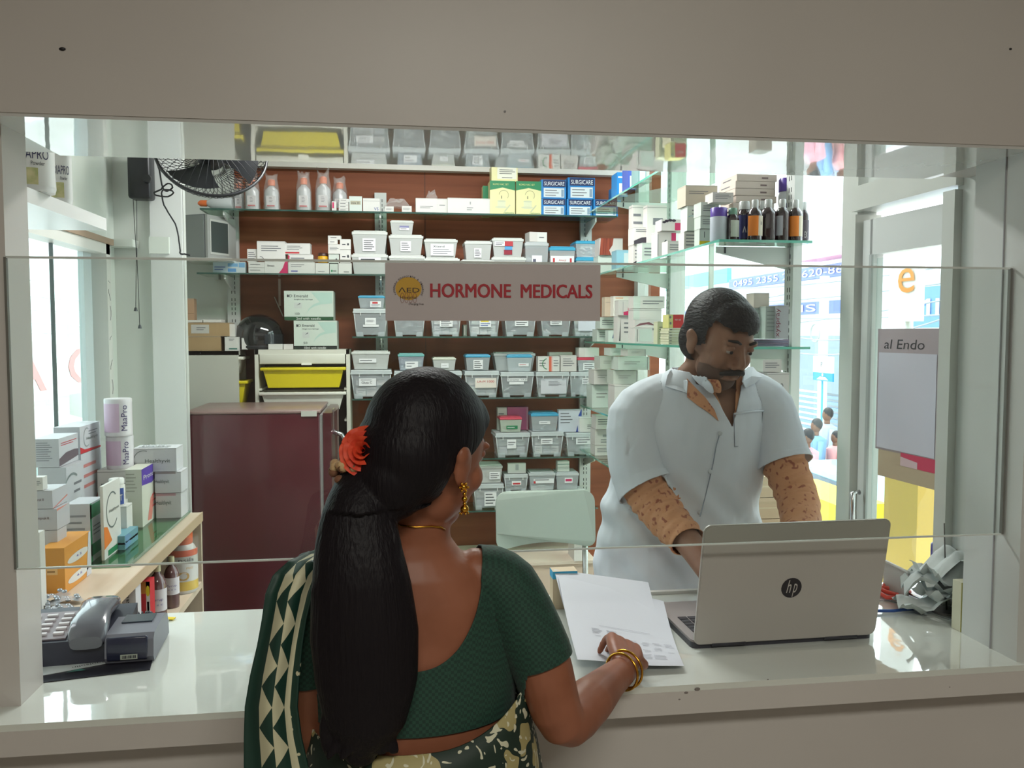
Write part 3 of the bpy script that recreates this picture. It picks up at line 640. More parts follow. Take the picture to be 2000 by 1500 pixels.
def wrap(t, name, c, r, z0, z1, a0, a1, mt_, n=12, prt=None, yy=1.0):
    """a label wrapped round a bottle from angle a0 to a1"""
    m = MB(); P = []
    for z in (z0, z1): P.append([(c[0]+(r+.0006)*math.cos(math.radians(a0+(a1-a0)*i/n)), c[1]+yy*(r+.0006)*math.sin(math.radians(a0+(a1-a0)*i/n)), c[2]+z) for i in range(n+1)])
    m.grid(P, mt_)
    if prt:
        for s, aa, zz, hh, wd, mm in prt:   # text following the curve (wd = angular width in degrees)
            tv, tf, asp = text_mesh(s); vs = []
            for x, y in tv:
                an = math.radians(aa-wd/2+wd*x); vs.append((c[0]+(r+.0014)*math.cos(an), c[1]+yy*(r+.0014)*math.sin(an), c[2]+zz+hh*y))
            m.add(vs, tf, mm)
    return m.build(name, t)
def vwrap(t, name, s, c, r, ang, z0, hgt, ah, mm):
    tv, tf, asp = text_mesh(s); m = MB(); vs = []
    for x, y in tv:
        an = math.radians(ang+ah/2-ah*y); vs.append((c[0]+(r+.0012)*math.cos(an), c[1]+(r+.0012)*math.sin(an), c[2]+z0+hgt*x))
    m.add(vs, tf, mm); return m.build(name, t)

# ---- topmost glass shelf: bagged handwash bottles
ZA_ = SZ['A']; capo = mat((232, 120, 66), .4); bagm = mat((212, 206, 204), .12, alpha=.25); hwb = mat((206, 210, 212), .25, alpha=.85)
def bag_bottle(px0, px1, pyt, Y, label, ears, seed):
    a, b = atY(px0, 375, Y), atY(px1, 375, Y); w = b.x-a.x; cx = (a.x+b.x)/2; zt = atY(px0, pyt, Y).z; h = (zt-ZA_)*.86; r = w*.40; c = (cx, Y+w*.4, ZA_+.002)
    t = thing('handwash_bottle', label, 'bottle', c, 'bagged handwash bottles')
    M = Matrix.Translation(Vector(c)); m = MB()
    m.lathe([(r*.96, 0), (r, .006), (r, h*.58), (r*.9, h*.66), (r*.42, h*.76), (r*.38, h*.80)], hwb, M, 20, sy=.72); m.build('bottle_body', t)
    m = MB(); m.lathe([(r*.52, h*.79), (r*.54, h*.93), (r*.48, h*.97), (r*.2, h)], capo, M, 16); m.build('cap', t)['label'] = 'orange cap'
    m = MB(); yy = c[1]-r*.72-.003; m.box((cx, yy, c[2]+h*.28), (r*1.3, .001, h*.34), mat((210, 208, 208), .5))
    F = faces_of((cx, yy, c[2]+h*.28), (r*1.3, .001, h*.34), 0); prints(m, F, [('band', .05, .9, .02, .14, REDP), ('lines', .3, .7, .4, .9, 4, TXT)]); m.build('label_sticker', t)
    rnd = random.Random(seed); P = []                      # crumpled clear bag
    for k in range(11):
        z = (zt-c[2])*k/10; sc = [1.16, 1.18, 1.17, 1.15, 1.14, 1.13, 1.10, 1.0, .86, .80, .9][k]
        P.append([(cx+math.cos(2*math.pi*i/18)*r*sc*(1+rnd.uniform(-.06, .06)), c[1]+math.sin(2*math.pi*i/18)*r*.86*sc*(1+rnd.uniform(-.07, .07)), c[2]+z+(rnd.uniform(-1, 1)*.008+ears*.012*math.cos(2*2*math.pi*i/18) if k == 10 else 0)) for i in range(18)])
    m = MB(); m.grid(P, bagm, True, True); m.build('clear_bag', t)
for i, (x0, x1, yt, Y, lb, e) in enumerate((
    (452, 478, 346, 2.97, 'bagged handwash bottle with orange cap half behind the black fan, furthest left of those standing', .6),
    (474, 507, 338, 2.91, 'bagged handwash bottle with orange cap, just right of the black fan', .3),
    (511, 546, 338, 2.91, 'bagged handwash bottle with orange cap, standing alone with wood on both sides', .4),
    (575, 609, 334, 2.91, 'bagged handwash bottle with orange cap, standing left of the paired ones', .5),
    (613, 648, 331, 2.91, 'bagged handwash bottle with two bag ears and a dark red label stripe', 1.4),
    (645, 680, 344, 2.97, 'bagged handwash bottle with orange cap behind the small white cartons', .3))): bag_bottle(x0, x1, yt, Y, lb, e, i)
q0, q1 = atY(384, 396, 2.92), atY(452, 396, 2.92)
t = thing('handwash_bottle', 'bagged handwash bottle lying on its side under the black fan', 'bottle', ((q0.x+q1.x)/2, 2.95, ZA_), 'bagged handwash bottles')
M = Matrix.Translation((q1.x, 2.95, ZA_+.034)) @ Matrix.Rotation(math.radians(-90), 4, 'Y'); ln = q1.x-q0.x
m = MB(); m.lathe([(.03, .0), (.032, .008), (.032, ln*.55), (.014, ln*.72), (.012, ln*.74)], hwb, M, 18); m.build('bottle_body', t)
m = MB(); m.lathe([(.016, ln*.74), (.016, ln*.92), (.006, ln)], capo, M, 14); m.build('cap', t)['label'] = 'orange cap'
Y = 2.90
carton(648, 657, 393, 410, Y, .03, 'tiny white and pink carton leaning against the two-eared bagged bottle', [('band', .1, .5, .3, .9, PINK)], zb=ZA_)
for i in range(4):
    z = ZA_+.0158*i; c = atY(671, 400, Y); carton_at((c.x+(.003 if i == 3 else 0), Y+.03, z+.0078), (.048, .06, .0152), 'slim white carton in the pile of four by the silver carton, %s' % ('lowest', 'second from the bottom', 'third from the bottom', 'topmost')[i], [('lines', .15, .85, .35, .75, 1, DTX)], group='slim cartons piled by the bagged bottles')
carton(682, 707, 383, 411, Y, .05, 'white carton with a silver printed panel on the topmost glass shelf', [('band', .1, .9, .45, .7, mat((176, 172, 150), .3)), ('text', 'insta 20', .15, .5, .14, DTX, .65)], col=mat((206, 214, 208), .5), zb=ZA_)
carton(709, 742, 387, 413, Y, .06, 'plain white carton with a small blue logo before the slotted upright', [('text', 'VS', .65, .12, .22, BLUEP), ('band', .02, .98, .78, .8, GREY)], zb=ZA_)
carton(752, 769, 403, 414, Y, .04, 'small white carton under a crumpled bag, right of the slotted upright', L2, zb=ZA_)
carton(785, 804, 402, 416, Y, .04, 'small white carton under a crumpled bag, left of the long cartons', L2, zb=ZA_)
def crumple(name, label, c, d, n=9, seed=1, mt_=None):
    rnd = random.Random(seed); P = []
    for i in range(n):
        row = []
        for j in range(n):
            u, v = i/(n-1), j/(n-1); e = min(u, 1-u, v, 1-v)*4; z = min(1, e)*(.5+.5*rnd.random())+(.12*rnd.random())
            row.append((c[0]+(u-.5)*d[0], c[1]+(v-.5)*d[1], c[2]+z*d[2]))
        P.append(row)
    m = MB(); m.grid(P, mt_ or bagm, False); return m.build(name, label=label, cat='bag', loc=c)
p = atY(776, 400, Y); crumple('plastic_bag', 'crumpled clear plastic bag on two small cartons, right of the slotted upright', (p.x, Y+.04, ZA_+.026), (.14, .07, .05), seed=5)
carton(812, 854, 387, 417, Y, .07, 'white carton under a clear bag, left end of the long cartons', [('lines', .2, .8, .3, .5, 2, TXT)], zb=ZA_)
p = atY(842, 376, Y); crumple('plastic_bag', 'crumpled clear bag with a pulled-up tip on the white carton by the long cartons', (p.x+.004, Y+.04, topz(833, 387, Y)+.001), (.06, .06, .045), seed=8)
carton(854, 874, 388, 418, Y+.01, .07, 'narrow white carton squeezed between the bagged carton and the longest carton', [('lines', .2, .9, .5, .62, 1, TXT)], zb=ZA_)
carton(874, 957, 387, 421, Y, .06, 'longest plain white carton, left of the yellow and green boxes', [('lines', .45, .6, .2, .45, 2, TXT), ('band', .52, .545, .6, .78, GREY)], zb=ZA_, yaw=1.5)
cream = mat((220, 214, 160), .45)
def romo(px0, px1, pyt, Y, label):
    return carton(px0, px1, pyt, 422, Y, .10, label, [('band', 0, 1, .80, 1, GRN), ('poly', [(0, .72), (.5, .80), (1, .72), (1, .82), (0, .82)], GRN), ('text', 'ROMO VAC SET', .12, .87, .05, mat((200, 204, 130), .5), .62),
        ('band', .30, .62, .18, .40, mat((206, 208, 176), .4)), ('disc', .46, .40, .17, .025, mat((190, 194, 166), .4)), ('disc', .44, .22, .24, .03, mat((196, 198, 170), .4)), ('arc', .55, .58, .14, .008, -40, 175, DTX), ('band', .45, .475, .47, .56, DTX), ('poly', [(.56, .1), (.78, .3), (.82, .28), (.6, .08)], mat((186, 188, 160), .4)), ('text', 'romsons', .55, .03, .035, GRN, .4)], col=cream, zb=ZA_, flap=False)
romo(957, 1006, 353, Y, 'upright cream box with green top and drain set drawing, left one of two')
romo(1008, 1057, 354, Y, 'upright cream box with green top and drain set drawing, next to the blue glove boxes')
carton(943, 957, 363, 396, 2.99, .06, 'cream box with a green top lying behind the left drain set box', [('band', 0, 1, .55, 1, GRN)], col=cream, zb=ZA_, flap=False)
carton(960, 1011, 324, 353, Y+.01, .09, 'cream box lying on top of the two green topped boxes, white printed side out', [('band', .22, .95, .15, .95, mat((222, 220, 206), .5)), ('lines', .3, .9, .45, .8, 3, DTX), ('lines', .4, .9, .18, .3, 1, DTX)], col=cream, zb=topz(985, 353.6, Y))
blu = mat((26, 120, 186), .4); nav = mat((24, 40, 84), .4)
def glove(px0, px1, pyt, pyb, label, zb, Y=2.90, spec=True):
    return carton(px0, px1, pyt, pyb, Y, .20, label, [('band', .07, .98, .62, .98, nav), ('text', 'SURGICARE', .12, .69, .2, mat((220, 224, 230), .5), .8), ('band', .1, .92, .06, .55, mat((206, 214, 218), .5)), ('lines', .16, .7, .1, .5, 3, TXT), ('band', .8, .9, .1, .48, mat((130, 150, 170), .5), .0008)], col=blu, zb=zb, name='glove_box', group='blue glove boxes', cat='box', flap=False)
glove(1057, 1105, 388, 425, 'blue glove box with navy band, lower row, touching the cream box', ZA_)
glove(1107, 1157, 389, 427, 'blue glove box with navy band, middle of the lower row of three', ZA_)
glove(1159, 1207, 390, 429, 'blue glove box with navy band, lower row, cut off by the window shelf', ZA_)
gz = topz(1080, 388, 2.90)
glove(1057, 1106, 351, 388, 'blue glove box with navy band, upper row, next to the cream box', gz+.0008)
glove(1109, 1162, 347, 389, 'blue glove box with navy band, upper row, its flap open on top', gz+.0008)
carton(1196, 1213, 367, 390, 2.99, .08, 'small bright blue box behind the end of the upper glove boxes', (), col=mat((50, 160, 214), .4), zb=gz-.02+.0225)

# ---- second glass shelf
ZB_ = SZ['B']; Y = 2.90
carton(416, 443, 510, 531, Y, .06, 'pale blue and white carton at the left end of the second shelf', [('lines', .1, .9, .2, .6, 2, BLUEP)], col=mat((186, 204, 214), .5), zb=ZB_)
carton(443, 479, 511, 531, Y, .06, 'pale carton with two blue bands at the left end of the second shelf', [('band', .05, .6, .55, .85, mat((120, 168, 206), .5)), ('band', .05, .5, .1, .4, mat((100, 150, 200), .5)), ('band', .65, .98, .5, .9, mat((120, 168, 206), .5))], col=mat((196, 206, 210), .5), zb=ZB_)
for i in range(2): c = atY(501, 524, Y); carton_at((c.x, Y+.03, ZB_+.0145+.0285*i), (.078, .06, .0275), 'slim white carton with grey lettering left of the pink swoosh carton, %s of two' % ('lower', 'upper')[i], [('lines', .1, .9, .4, .7, 1, DTX)])
sw = [('poly', [(.6, 0), (1, 0), (1, 1), (.88, .95), (.78, .45)], PINK)]
c1 = carton(517, 562, 510, 532, Y, .07, 'white carton with a pink swoosh on its right, bottom row of the second shelf', sw+[('text', 'Eltroxin', .12, .55, .16, DTX, .3)], zb=ZB_)
carton(563, 615, 512, 533, Y, .07, 'wide white carton with pale grey lettering beside the pink swoosh carton', [('lines', .1, .6, .55, .85, 2, TXT), ('band', .1, .35, .15, .28, mat((120, 120, 170), .5))], zb=ZB_)
carton(616, 643, 514, 533, Y, .05, 'small white carton under the yellow jar', [('lines', .2, .8, .15, .3, 1, TXT)], zb=ZB_)
carton(644, 660, 515, 533, Y, .05, 'small pale green carton with a dark dot, bottom row of the second shelf', [('disc', .25, .3, .1, .12, GRN), ('lines', .4, .9, .2, .4, 1, DTX)], col=CG, zb=ZB_)
carton(661, 687, 514, 534, Y, .06, 'white carton standing at the foot of the paired heart cartons', [('lines', .4, .9, .1, .3, 1, DTX)], zb=ZB_)
def tz(px, py): return topz(px, py, Y)+.0008
carton(483, 502, 486, 512, Y+.012, .04, 'small white carton behind the left end of the biggest white carton', L3, zb=tz(490, 512))
carton(502, 557, 471, 508, Y, .07, 'biggest white carton of the second shelf, three lines of grey lettering', [('lines', .15, .85, .45, .8, 3, TXT), ('arc', .1, .0, .2, .03, 20, 90, TXT)], zb=tz(530, 509))
carton(556, 606, 475, 496.5, Y, .07, 'white carton with a red band along the bottom, on top of another', [('band', .0, .58, .06, .2, REDP), ('lines', .1, .7, .35, .8, 3, TXT)], zb=tz(585, 497), yaw=-2)
carton(563, 611, 497, 511.5, Y, .07, 'white carton lying under the red banded carton', [('poly', [(0, 0), (.04, 0), (.06, .8), (0, .9)], PINK), ('lines', .1, .8, .3, .7, 1, TXT)], zb=tz(590, 512))
c = atY(630, 505, Y); zz_ = tz(630, 513)
lathed('medicine_jar', 'small yellow jar with dark brown lid among the white cartons', 'jar', (c.x, Y+.03, zz_), [('jar_body', [(.024, 0), (.026, .004), (.026, .03), (.022, .034)], mat((214, 160, 24), .4), 0), ('lid', [(.024, .034), (.024, .048), (.02, .05)], mat((70, 40, 34), .4), 'dark brown lid')])
carton(642, 662, 496, 513.5, Y+.004, .05, 'white carton with a small mark under the flap-topped carton', [('disc', .75, .4, .08, .12, DTX)], col=CG, zb=tz(650, 514))
carton(641, 664, 477, 495.5, Y, .05, 'white carton with open flaps beside the heart cartons', L2, zb=tz(650, 496))
carton(640, 659, 468, 476.5, Y+.005, .04, 'thin white carton lying on the flap-topped carton', [('lines', .2, .8, .3, .7, 1, DTX)], zb=tz(650, 477), yaw=4)
carton(641, 666, 460, 467.5, Y+.008, .04, 'thin white carton topmost on the narrow carton pile', [('lines', .2, .8, .3, .7, 1, DTX)], zb=tz(650, 468), yaw=-4)
hrt = [('lines', .2, .6, .35, .6, 1, DTX), ('disc', .75, .5, .09, .12, DTX)]
carton(664, 685, 487.5, 513, Y, .05, 'white carton with a dark heart mark, lower one of two', hrt, zb=tz(675, 514))
carton(664, 685, 467, 487, Y, .05, 'white carton with a dark heart mark, upper one of two', hrt, zb=tz(675, 487.3))
S1 = lambda a, b, c_, d, n=3: (a, b, c_, d, PAPER, [('lines', .1, .9, .1, .9, n, DTX)])
def T(*a, **k): return tub(*a, **k)
zt_ = T(686, 758, 495, 534, 2.89, .16, 'grey lidded tub, lower one beside the narrow carton pile', LIDG, greytub, [S1(.2, .8, .62, .82, 1)], 'cartons', ZB_)
T(687, 757, 450, 494.5, 2.89, .16, 'grey lidded tub with a five-line sticker, beside the narrow carton pile', LIDG, greytub, [S1(.3, .66, .1, .66, 5)], 'strips', topz(722, 495, 2.89)+.0008)
T(759, 830, 498, 536, 2.89, .16, 'grey lidded tub half hidden by the left end of the red lettered sign', LIDG, greytub, (), 'cartons', ZB_)
T(759, 827, 458, 497.5, 2.89, .16, 'grey lidded tub with a stepped white sticker, middle of a three-high pile', LIDG, greytub, [S1(.34, .64, .18, .68, 4)], 'strips', topz(790, 498, 2.89)+.0008)
T(762, 808, 430, 457.5, 2.89, .13, 'small grey lidded tub on top of the three-high pile', LIDG, greytub, [(.4, .8, .3, .62, PAPER, [('band', .0, 1, .55, 1, mat((120, 120, 160), .5)), ('lines', .1, .9, .1, .5, 1, DTX)])], 'strips', topz(785, 458, 2.89)+.0008)
T(828, 898, 503, 537, 2.89, .16, 'grey lidded tub under the tub with the large paper sticker', LIDG, greytub, (), 'cartons', ZB_)
T(828, 894, 466, 502.5, 2.89, .16, 'grey lidded tub with a large paper sticker on its front', LIDG, greytub, [(.2, .88, .1, .72, PAPER, [('text', 'Xtend', .1, .7, .18, DTX, .5), ('lines', .1, .9, .1, .6, 3, TXT)])], 'cartons', topz(860, 503, 2.89)+.0008)
T(900, 966, 507, 537, 2.89, .16, 'grey lidded tub, lower one with wood showing on both sides above', LIDG, greytub, (), 'cartons', ZB_)
T(907, 961, 470, 506.5, 2.89, .14, 'grey lidded tub whose lid tilts, above the sign middle', LIDG, greytub, [S1(.36, .62, .1, .6, 4)], 'strips', topz(934, 507, 2.89)+.0008)
T(960, 1028, 501, 538, 2.89, .16, 'grey lidded tub under the tub with red and blue stickers', LIDG, greytub, (), 'cartons', ZB_)
T(961, 1023, 464, 500.5, 2.89, .16, 'grey lidded tub with red and blue stickers above the sign', LIDG, greytub, [(.08, .4, .55, .8, PAPER, [('lines', .1, .9, .2, .8, 2, DTX)]), (.4, .66, .55, .85, mat((176, 50, 60), .5), []), (.4, .64, .35, .55, mat((80, 150, 200), .5), []), (.38, .64, .1, .35, mat((140, 30, 50), .5), [])], 'cartons', topz(992, 501, 2.89)+.0008)
T(1025, 1072, 472, 538, 2.89, .14, 'clear tub with a white carton on its lid, above the sign', mat((206, 210, 212), .3, alpha=.8), clear, [(.3, .72, .25, .6, PAPER, [('band', .1, .4, .1, .7, mat((90, 90, 110), .5))])], 'strips', ZB_)
carton(1032, 1067, 453, 471.5, 2.90, .09, 'white carton sitting on the lid of the clear tub above the sign', [('band', 0, .45, 0, 1, CP), ('lines', .55, .9, .3, .6, 1, TXT)], zb=topz(1048, 472, 2.89)+.0008, yaw=6)
T(1073, 1124, 481, 538, 2.89, .14, 'blue lidded tub holding a white and red carton, right of the sign\'s centre', LIDB, clear, [(.05, .95, .18, .68, PAPER, [('band', .1, .18, .15, .85, REDP), ('band', .82, .9, .15, .85, REDP), ('text', 'Amaryl', .35, .6, .18, REDP, .3)])], 'cartons', ZB_)
T(1125, 1170, 502, 538, 2.89, .14, 'blue lidded tub, lower one before the right upright', LIDB, clear, (), 'strips', ZB_)
T(1124, 1170, 470, 501.5, 2.89, .14, 'blue lidded tub, upper one before the right upright', LIDB, clear, (), 'strips', topz(1147, 502, 2.89)+.0008)

# ---- third shelf, below the sign
ZC_ = SZ['C']; B = 'bin'; clid = mat((214, 220, 222), .25, alpha=.75)
def Bn(x0, x1, yt, yb, zb, label, st=(), fill='strips', lid=None, **k): return tub(x0, x1, yt, yb, 2.885, .19, label, lid or clid, clear2, st, fill, zb, .86, 'bin', **k)
Bn(690, 757, 602, 657, ZC_, 'clear bin with a blue lidded tub on it, left of the sign', [(.34, .66, .42, .66, PAPER, L2), (.28, .74, .34, .42, PAPER, [])], 'strips')
T(699, 752, 577, 601.5, 2.90, .14, 'flat blue lidded red-marked tub on a clear bin left of the sign', LIDB, clear, [(.45, .85, .08, .55, PAPER, [('band', .2, .7, .6, .9, REDP), ('lines', .1, .9, .1, .5, 2, DTX)])], 'strips', topz(724, 602, 2.885)+.0008)
Bn(768, 831, 603, 658, ZC_, 'clear bin holding a few strips, under the emblem of the sign')
Bn(841, 901, 604, 659, ZC_, 'clear bin with a paper sticker, under the first red letters of the sign', [(.3, .72, .36, .62, PAPER, [('lines', .1, .9, .1, .9, 3, DTX)])], 'cartons')
Bn(914, 977, 604, 660, ZC_, 'clear bin with a yellow marked sticker, under the middle of the sign', [(.36, .72, .34, .62, PAPER, [('band', .1, .8, .7, 1, YLW), ('lines', .1, .9, .1, .6, 2, BLUEP)])], 'cartons')
carton(905, 912, 634, 658, 2.95, .10, 'grey green file box edge between two clear bins under the sign', [('band', .3, .5, .1, .9, CW)], col=mat((120, 130, 118), .5), zb=ZC_)
Bn(985, 1048, 604, 660, ZC_, 'clear bin of foil strips with a three-line sticker, under the second red word', [(.33, .75, .38, .66, PAPER, [('lines', .1, .9, .1, .9, 3, DTX)])], 'strips')
Bn(1056, 1116, 604, 660, ZC_, 'clear bin of foil strips with a red topped sticker, under the second red word', [(.32, .7, .42, .66, PAPER, [('band', 0, 1, .75, 1, REDP), ('lines', .1, .9, .1, .6, 2, DTX)])], 'strips')
Bn(1121, 1166, 604, 661, ZC_, 'clear bin with a big white paper inside, under the end of the sign', [(.2, .95, .2, .66, mat((206, 206, 216), .6), [('band', .4, .95, .85, .92, DTX)])], 'cartons')

# ---- fourth shelf
ZD_ = SZ['D']
Bn(685, 765, 722, 777, ZD_, 'clear bin with a bold lettered sticker, left of the woman\'s head', [(.2, .62, .44, .7, PAPER, [('text', 'Gluta C', .15, .3, .3, DTX, .6), ('lines', .1, .9, .7, .9, 1, TXT)])], 'cartons')
T(686, 762, 685, 721.5, 2.90, .16, 'grey lidded tub on the clear bin left of the woman\'s head', LIDG, greytub, [(.2, .64, .36, .58, PAPER, [('lines', .05, .95, .3, .8, 1, DTX)])], 'cartons', topz(725, 722, 2.885)+.0008)
Bn(770, 834, 724, 777, ZD_, 'clear bin under the teal lidded tub, mostly behind the woman\'s hair')
Bn(840, 902, 724, 777, ZD_, 'clear bin under the pale lidded tub, behind the woman\'s hair')
T(777, 829, 690, 723.5, 2.90, .14, 'teal lidded tub just above the crown of the woman\'s head', LIDT, mat((190, 200, 214), .2, alpha=.5), [(.28, .76, .1, .52, PAPER, [('lines', .1, .9, .6, .9, 1, TXT), ('lines', .1, .6, .2, .5, 1, DTX)])], 'cartons', topz(803, 724, 2.885)+.0008)
T(845, 891, 698, 723.5, 2.90, .13, 'pale lidded flat tub above the woman\'s head', mat((206, 208, 196), .4), greytub, [(.36, .68, .2, .55, PAPER, [('lines', .1, .9, .4, .6, 1, TXT)])], 'cartons', topz(868, 724, 2.885)+.0008)
Bn(908, 975, 724, 777, ZD_, 'clear bin with a red lettered sticker, right of the woman\'s head', [(.3, .92, .36, .72, mat((222, 212, 204), .6), [('text', 'LA-M 1000', .1, .55, .22, REDP, .8)])], 'cartons')
T(909, 958, 692, 723.5, 2.90, .14, 'blue lidded tub with a tall four-line sticker, right of the woman\'s head', LIDB, clear, [S1(.32, .7, .08, .66, 4)], 'strips', topz(933, 724, 2.885)+.0008)
Bn(978, 1043, 726, 777, ZD_, 'clear bin of foil strips with handwritten tape, beside the red lettered bin', [(.2, .8, .62, .74, PAPER, [('text', 'Lonazep  17.5', .05, .2, .6, DTX, .9)]), (.26, .7, .5, .6, PAPER, [])], 'strips')
T(964, 1046, 688, 725.5, 2.95, .13, 'wide pale clear tub standing behind a blue lidded one', mat((206, 212, 210), .4, alpha=.8), mat((200, 208, 208), .3, alpha=.6), (), 'cartons', topz(1005, 726, 2.885)+.0008)
T(990, 1040, 692, 725.5, 2.89, .05, 'blue lidded tub in front of the wide pale tub', LIDB, clear, [(.45, .85, .3, .48, PAPER, [('lines', .1, .9, .3, .7, 1, REDP)])], None, topz(1012, 726, 2.885)+.0008)
carton(1051, 1076, 696, 725.5, 2.895, .06, 'white carton with a green curve and an orange edge on a clear bin', [('arc', .75, .5, .35, .05, 100, 260, GRN), ('band', .85, 1, 0, 1, mat((206, 90, 60), .5)), ('lines', .1, .6, .3, .8, 3, TXT)], zb=topz(1064, 726, 2.885)+.0008)
carton(1076, 1093, 696, 725.5, 2.895, .06, 'narrow white carton with a pink edge between two taller cartons', [('band', 0, .15, 0, 1, mat((216, 150, 140), .5)), ('lines', .3, .9, .3, .8, 3, TXT)], zb=topz(1084, 726, 2.885)+.0008)
carton(1095, 1126, 694, 725.5, 2.895, .06, 'square cream carton with four lines of lettering left of the red lidded tub', [('lines', .15, .85, .3, .85, 4, TXT)], col=CP, zb=topz(1110, 726, 2.885)+.0008)
carton(1073, 1118, 688, 694, 2.97, .06, 'cream carton standing behind the three cartons on the clear bins', L2, col=CP, zb=topz(1095, 726, 2.885)+.0008)
Bn(1047, 1112, 726, 777, ZD_, 'clear bin packed with white packets, fourth shelf', [(.15, .92, .12, .72, mat((206, 204, 212), .5), [('lines', .3, .8, .5, .85, 4, TXT)])], 'cartons')
Bn(1114, 1152, 726, 777, ZD_, 'clear bin with three taped stickers, at the right end of the fourth shelf', [(.62, .98, .5, .74, PAPER, [('lines', .1, .9, .1, .9, 3, DTX)])], 'strips')
T(1128, 1166, 698, 725.5, 2.895, .12, 'red lidded tub carrying a white carton, fourth shelf', LIDR, clear, [(.3, .9, .1, .6, PAPER, [('lines', .1, .9, .1, .9, 3, DTX)])], 'cartons', topz(1147, 726, 2.885)+.0008)
carton(1131, 1170, 679, 697.5, 2.90, .09, 'white carton on the lid of the red lidded tub', [('band', 0, .3, 0, 1, CP)], zb=topz(1147, 698, 2.895)+.0008)

# ---- fifth shelf
ZE_ = SZ['E']
Bn(968, 1035, 845, 894, ZE_, 'clear bin under the red lidded green tub', [(.34, .6, .36, .72, PAPER, [('lines', .1, .9, .3, .8, 2, TXT)])], 'cartons')
T(976, 1020, 814, 844.5, 2.90, .12, 'red lidded tub with a green sticker by the woman\'s forehead', LIDR, mat((196, 206, 190), .3, alpha=.7), [(.3, .8, .2, .42, GRN, [('lines', .1, .9, .3, .7, 1, PAPER)])], 'cartons', topz(998, 845, 2.885)+.0008)
carton(972, 990, 796, 816, 3.0, .05, 'white carton end beside the pink box behind the red lidded tub', L3, zb=topz(998, 845, 2.885)+.0008)
carton(991, 1032, 795, 816, 3.0, .05, 'magenta pink box behind the red lidded tub', [('band', .93, .95, 0, 1, CP)], col=mat((186, 84, 130), .4), zb=topz(998, 845, 2.885)+.0008)
Bn(1038, 1101, 843, 894, ZE_, 'clear bin under the blue lidded tub, fifth shelf', [(.3, .66, .5, .72, PAPER, [('lines', .1, .9, .2, .8, 2, TXT)])], 'cartons')
T(1037, 1091, 806, 842.5, 2.90, .14, 'blue lidded tub holding rows of round foil packs, fifth shelf', LIDB, clear, [(.3, .7, .38, .54, PAPER, [('lines', .1, .9, .3, .7, 1, DTX)])], 'strips', topz(1064, 843, 2.885)+.0008)
Bn(1106, 1163, 845, 897, ZE_, 'clear bin with a white bordered sticker, right end of the fifth shelf', [(.34, .86, .5, .78, PAPER, [('lines', .1, .9, .15, .85, 2, DTX)])], 'strips')
carton(1091, 1136, 800, 844, 2.92, .04, 'white carton with blue corners right of the blue lidded tub, fifth shelf', [('poly', [(.85, .7), (1, .7), (1, 1), (.97, 1)], BLUEP), ('poly', [(.75, .0), (.85, .0), (.83, .3)], BLUEP), ('lines', .08, .6, .35, .9, 4, TXT)], col=mat((200, 204, 214), .5), zb=topz(1134, 845, 2.885)+.0008)
carton(1132, 1162, 816, 844, 2.90, .03, 'small white carton with a dotted print on the right clear bin, fifth shelf', [('lines', .5, .8, .2, .55, 3, DTX)], zb=topz(1134, 845, 2.885)+.0008, yaw=0)

# ---- lowest shelf
ZF_ = SZ['F']
Bn(925, 984, 945, 997, ZF_, 'clear bin with a lettered sticker beside the woman\'s cheek', [(.36, .76, .14, .7, PAPER, [('lines', .1, .9, .1, .9, 4, DTX)])], 'cartons')
T(930, 982, 908, 944.5, 2.90, .14, 'grey tub on the clear bin beside the woman\'s cheek', LIDG, greytub, [(.5, .9, .2, .6, PAPER, [('lines', .1, .9, .1, .9, 3, DTX)])], 'cartons', topz(955, 945, 2.885)+.0008)
for x0, x1, lb in ((986, 1066, 'flat pale tub under the red stickered tub, behind the chair back'), (1068, 1150, 'flat pale tub at the right end of the lowest shelf, behind the chair back')):
    T(x0, x1, 961, 998, 2.885, .19, lb, mat((206, 208, 206), .4), mat((200, 204, 200), .4, alpha=.8), (), 'cartons', ZF_)
T(985, 1031, 926, 960.5, 2.895, .13, 'clear tub with a red sticker and a white packet on it, above the chair', clid, clear, [(.32, .72, .36, .6, PAPER, [('band', .1, .9, .2, .6, REDP)])], 'strips', topz(1020, 961, 2.885)+.0008, style='bin')
carton(992, 1027, 905, 925.5, 2.92, .03, 'white packet with a small hook hole standing on the red stickered tub', [('band', .42, .6, .3, .9, mat((170, 170, 172), .5))], zb=topz(1010, 926, 2.895)+.0008)
T(1033, 1085, 922, 960.5, 2.895, .13, 'clear tub with a two-line sticker, middle of the row above the chair', clid, clear, [(.18, .94, .42, .66, PAPER, [('lines', .05, .95, .55, .95, 1, DTX), ('band', .0, .1, 0, .5, REDP)])], 'cartons', topz(1060, 961, 2.885)+.0008)
T(1086, 1131, 922, 958, 2.895, .13, 'clear tub with a magenta sticker above the chair', clid, clear, [(.38, .72, .44, .7, PAPER, [('band', .1, .9, .3, .8, PINK)])], 'strips', topz(1100, 961, 2.885)+.0008)
carton(1089, 1112, 901, 921.5, 2.91, .05, 'small white and pale green carton on the magenta stickered tub', [('band', 0, 1, 0, .45, CG), ('band', 0, 1, .68, .74, mat((50, 110, 100), .5))], zb=topz(1100, 922, 2.895)+.0008)
